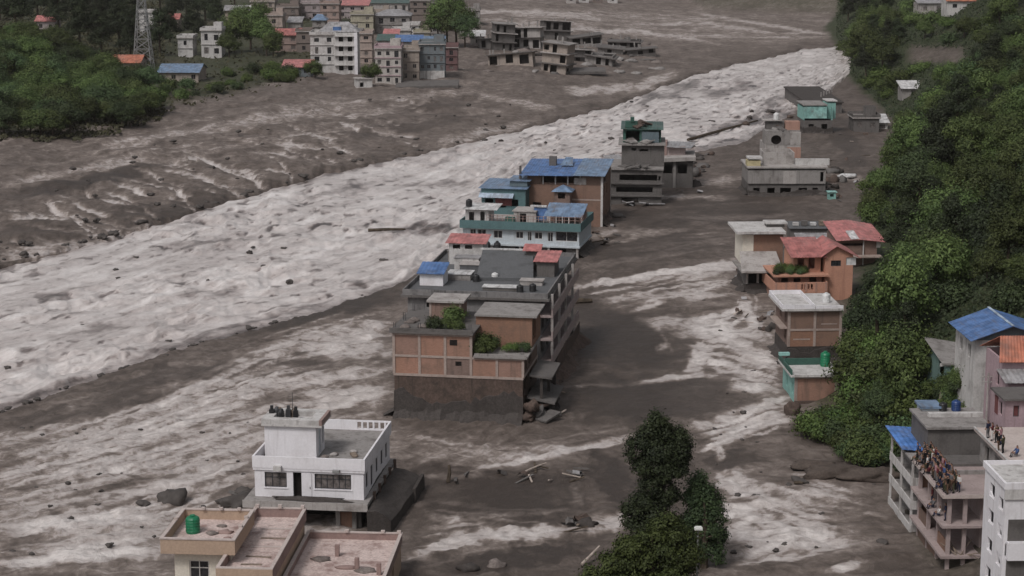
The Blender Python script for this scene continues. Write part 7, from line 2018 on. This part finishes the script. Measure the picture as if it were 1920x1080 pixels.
# tall dark tree: crown built where it stands, 155 m away
YT = 152.0
def blob(px, py, rpx, rpz=None, dy=0.0, ox=0.0):
    """a crown lobe seen at (px, py) at the depth of the tree"""
    Yb = YT + dy; z = z_at(0, Yb, py); s = px_m(0, Yb, z)
    return ((px - 960) / s - ox, dy, z, rpx / s, rpx / s * .9, (rpz or rpx) / s)
def tree_at(name, label, px_base, lobes, n, size, mat, seed, dy0=0.0, tr_r=.28):
    s0 = px_m(0, YT + dy0, 0); ox = (px_base - 960) / s0
    bl = [blob(*l[:4], dy=l[4] if len(l) > 4 else 0.0, ox=ox) for l in lobes]
    t = thing(name, label, 'tree', (ox, YT, 0))
    top = max(b_[2] for b_ in bl)
    link(bpy.data.objects.new('trunk', trunk_mesh('trunk', random.Random(seed), top, tr_r, 2.0, 7)), t)
    link(bpy.data.objects.new('crown', leaves('crown', seed, bl, n, size, mat, 18, .24)), t)
tree_at('tall_tree', 'tall dark green tree in front of the flood at the bottom of the frame', 1235, [(1237, 798, 22, 24), (1216, 822, 27, 25), (1258, 822, 28, 26), (1196, 848, 25, 26), (1236, 850, 40, 32), (1276, 852, 24, 28), (1200, 878, 24, 20), (1244, 882, 40, 24), (1274, 880, 20, 18), (1230, 912, 30, 22), (1250, 930, 24, 22), (1212, 940, 26, 20), (1186, 962, 22, 20), (1230, 962, 36, 26), (1206, 992, 36, 24), (1246, 1000, 36, 28), (1230, 1050, 46, 34)], 46000, .21, LEAF_K, 501)
tree_at('second_dark_tree', 'lower dark tree leaning right beside the tall tree', 1320, [(1312, 915, 24, 23, 1.5), (1300, 935, 24, 25, 1.2), (1326, 942, 26, 25, 1.0), (1336, 972, 24, 28, .8), (1312, 972, 31, 28, .8), (1334, 1005, 26, 28, .5), (1312, 1010, 33, 30, .5), (1330, 1035, 26, 25, .5)], 22000, .21, LEAF_K, 502)
YT = 143.0
tree_at('bright_tree', 'bright green bushy tree in the foreground below the tall tree', 1225, [(1250, 985, 26, 18), (1222, 1006, 30, 20), (1268, 1012, 30, 22), (1188, 1028, 34, 20), (1240, 1036, 40, 24), (1284, 1044, 30, 22), (1158, 1056, 34, 18), (1205, 1060, 40, 24), (1262, 1070, 40, 24), (1130, 1080, 34, 18), (1185, 1092, 50, 24), (1240, 1100, 60, 30)], 34000, .22, LEAF_B, 503)
# street lamp with a white head beside the trees
X, Y = gp(1307, 1085, 1.0); V, F = [], []
lp_ = thing('street_lamp', 'grey street lamp post with white head between the trees at the bottom', 'lamp', (X, Y, 0))
zt_ = z_at(X, Y, 990)
tube_vf([(0, 0, -1), (0, 0, zt_ - .3), (.05, -.2, zt_ - .05)], [.09, .06, .05], V, F, 8); mesh_obj('post', V, F, METAL, lp_)
V, F = [], []
box_vf(-.32, .32, -.42, -.02, zt_ - .06, zt_ + .12, V, F); box_vf(-.24, .24, -.36, -.08, zt_ + .12, zt_ + .2, V, F); mesh_obj('lamp_head', V, F, LAMPW, lp_)
# ================================================================ stones, logs and boards in the flood
ROCKM = []
for i in range(8):
    o = lump('boulder', random.Random(60 + i), (1, .8, .6), ROCK, None, 3, .5); ROCKM.append(o.data); bpy.data.objects.remove(o)
def rock(px, py, s, label, group=None, mat=None, name='boulder', z=None):
    zz = hz(*gp(px, py)) if z is None else z; X, Y = gp(px, py, zz)
    o = bpy.data.objects.new(name, tr.choice(ROCKM)); link(o); o.location = (X, Y, zz + .1 * s); o.scale = (s * tr.uniform(.8, 1.4), s, s * tr.uniform(.6, 1.0)); o.rotation_euler = (0, 0, tr.random() * 6.28)
    return tag(o, label, 'boulder', group)
rock(322, 938, 1.5, 'large rounded dark boulder left of the white house')
rock(270, 945, .6, 'small stone left of the large rounded boulder')
rock(448, 945, 1.6, 'dark mud heap at the left corner of the white house', name='mud_heap')
rock(465, 930, 1.3, 'second dark mud heap behind the left corner of the white house', name='mud_heap')
rock(1500, 905, .7, 'flat stone in the pale water at the right', None); rock(1655, 1018, .5, 'pale stone in front of the balcony house')
for i in range(30):
    for _ in range(20):
        px = tr.uniform(0, 1500); v = tr.random()
        b0_, b1_ = float(bank(0, np.array([px]))[0]), float(bank(1, np.array([px]))[0])
        py = b0_ + (b1_ - b0_) * (.04 + .92 * v)
        if py > 90: break
    rock(px, py, tr.uniform(.15, .5) * (1 + (px / 1500)), 'dark stone breaking the pale surface of the main river', 'stones in the river', z=-.25)
for i in range(45):
    px = tr.uniform(0, 1000); py = float(bank(0, np.array([px]))[0]) + tr.uniform(-9, 2)
    rock(px, py, tr.uniform(.3, 1.0), 'dark stone along the left river bank', 'stones of the left bank')
for i in range(40):
    px = tr.uniform(0, 740); py = float(np.interp(px, XS, STREAM[1])) + tr.uniform(-4, 4)
    rock(px, py, tr.uniform(.15, .5), 'dark stone where the pale river meets the mud', 'stones of the river margin')
for i in range(40):
    px, py = tr.uniform(0, 480), tr.uniform(780, 1040)
    rock(px, py, tr.uniform(.12, .35), 'small stone in the shallow flood left of the houses', 'stones left of the houses')
for i in range(50):
    px, py = tr.uniform(1300, 1640), tr.uniform(560, 1060)
    if edge_px(py) - 10 < px: continue
    rock(px, py, tr.uniform(.12, .38), 'small stone in the churned water near the right bank', 'stones near the right bank')
for i in range(50):
    px, py = tr.uniform(0, 1000), 0
    py = float(bank(0, np.array([px]))[0]) - tr.uniform(12, 150)
    if py < np.interp(px, [0, 300, 640, 1000], [270, 225, 170, 175]): continue
    rock(px, py, tr.uniform(.25, .7), 'stone strewn over the mud slope of the left bank', 'stones of the mud slope')
EARTH = wall_mat('earth_cut', (0.090, 0.068, 0.056), .7, (.045, .035, .03), fine=.3)
for i, (px, py, a_, c_, h_) in enumerate([(1570, 890, 3.4, 1.6, .8), (1630, 896, 3.0, 1.5, .8), (1522, 876, 2.0, 1.2, .5)]):
    q = lump('earth_ledge', tr, (a_, c_, h_), EARTH, None, 3, .45); q.location = (*gp(px, py), 0.2); tag(q, ['middle', 'right', 'left'][i] + ' brown earth ledge cut by the water below the bank shrubs', 'earth ledge')
def log(px0, py0, px1, py1, r, label, mat=None, z0=.15, z1=.3, name='log'):
    a, c = gp(px0, py0, z0), gp(px1, py1, z1)
    V, F = [], []
    m = ((c[0] - a[0]) / 2, (c[1] - a[1]) / 2)
    tube_vf([(0, 0, z0), (m[0] + .1, m[1], (z0 + z1) / 2 + .08), (c[0] - a[0], c[1] - a[1], z1)], [r, r * .9, r * .6], V, F, 7)
    o = mesh_obj(name, V, F, mat or WOOD); o.location = (a[0], a[1], 0)
    return tag(o, label, name)
log(1091, 1058, 1124, 1024, .14, 'pale timber pole lying by the bright green tree', WOODP, .1, .9)
log(985, 884, 1024, 868, .1, 'pale trunk stranded right of the white house', WOODP)
log(1290, 262, 1420, 226, .35, 'long dark trunk lying across the river beside the green rooftop wreck', BARK, 0, .2)
log(1060, 568, 1110, 564, .5, 'dark hull shaped log stranded beside the stained block', BARK)
log(690, 432, 760, 430, .3, 'dark log drifting in the river left of the teal house', BARK, -.1, 0)
log(612, 208, 662, 206, .7, 'dark flat wreck lying on the mud below the town', BARK)
log(1490, 905, 1505, 906, .16, 'short dark log in the pale water right of the trees', BARK)
log(840, 905, 842, 872, .2, 'upright dark stump right of the white house', BARK, .1, 1.6)
log(1065, 54, 1090, 48, .4, 'far dark trunk on the gravel plain beyond the wrecked island', BARK)
for i, (px, py) in enumerate([(1100, 985), (930, 1062), (880, 1070)]):
    q = lump('mud_clod', tr, (.9, .6, .5), [MUDWALL, RUBBLE, MUDWALL][i], None, 2, .6); q.location = (*gp(px, py), .1); tag(q, ['grey wreck lump left of the bright green tree', 'first mud clod at the bottom middle edge', 'second mud clod at the bottom middle edge'][i], 'debris')

# ================================================================ air: a thin damp haze over the valley
zmax = max(float(Zg2.max()), CAM_H) + 25.0
V, F = [], []
box_vf(-2700, 2700, -120, 2500, float(Zg2.min()) - 1.0, zmax, V, F)
t = NT('haze_air'); t.n.remove(t.b)
pv = t.node('ShaderNodeVolumePrincipled'); pv.inputs['Density'].default_value = 0.00005; pv.inputs['Color'].default_value = (0.90, 0.85, 0.83, 1)
t.l.new(pv.outputs[0], t.n['Material Output'].inputs['Volume'])
hzo = mesh_obj('haze', V, F, t.m); hzo['kind'] = 'stuff'
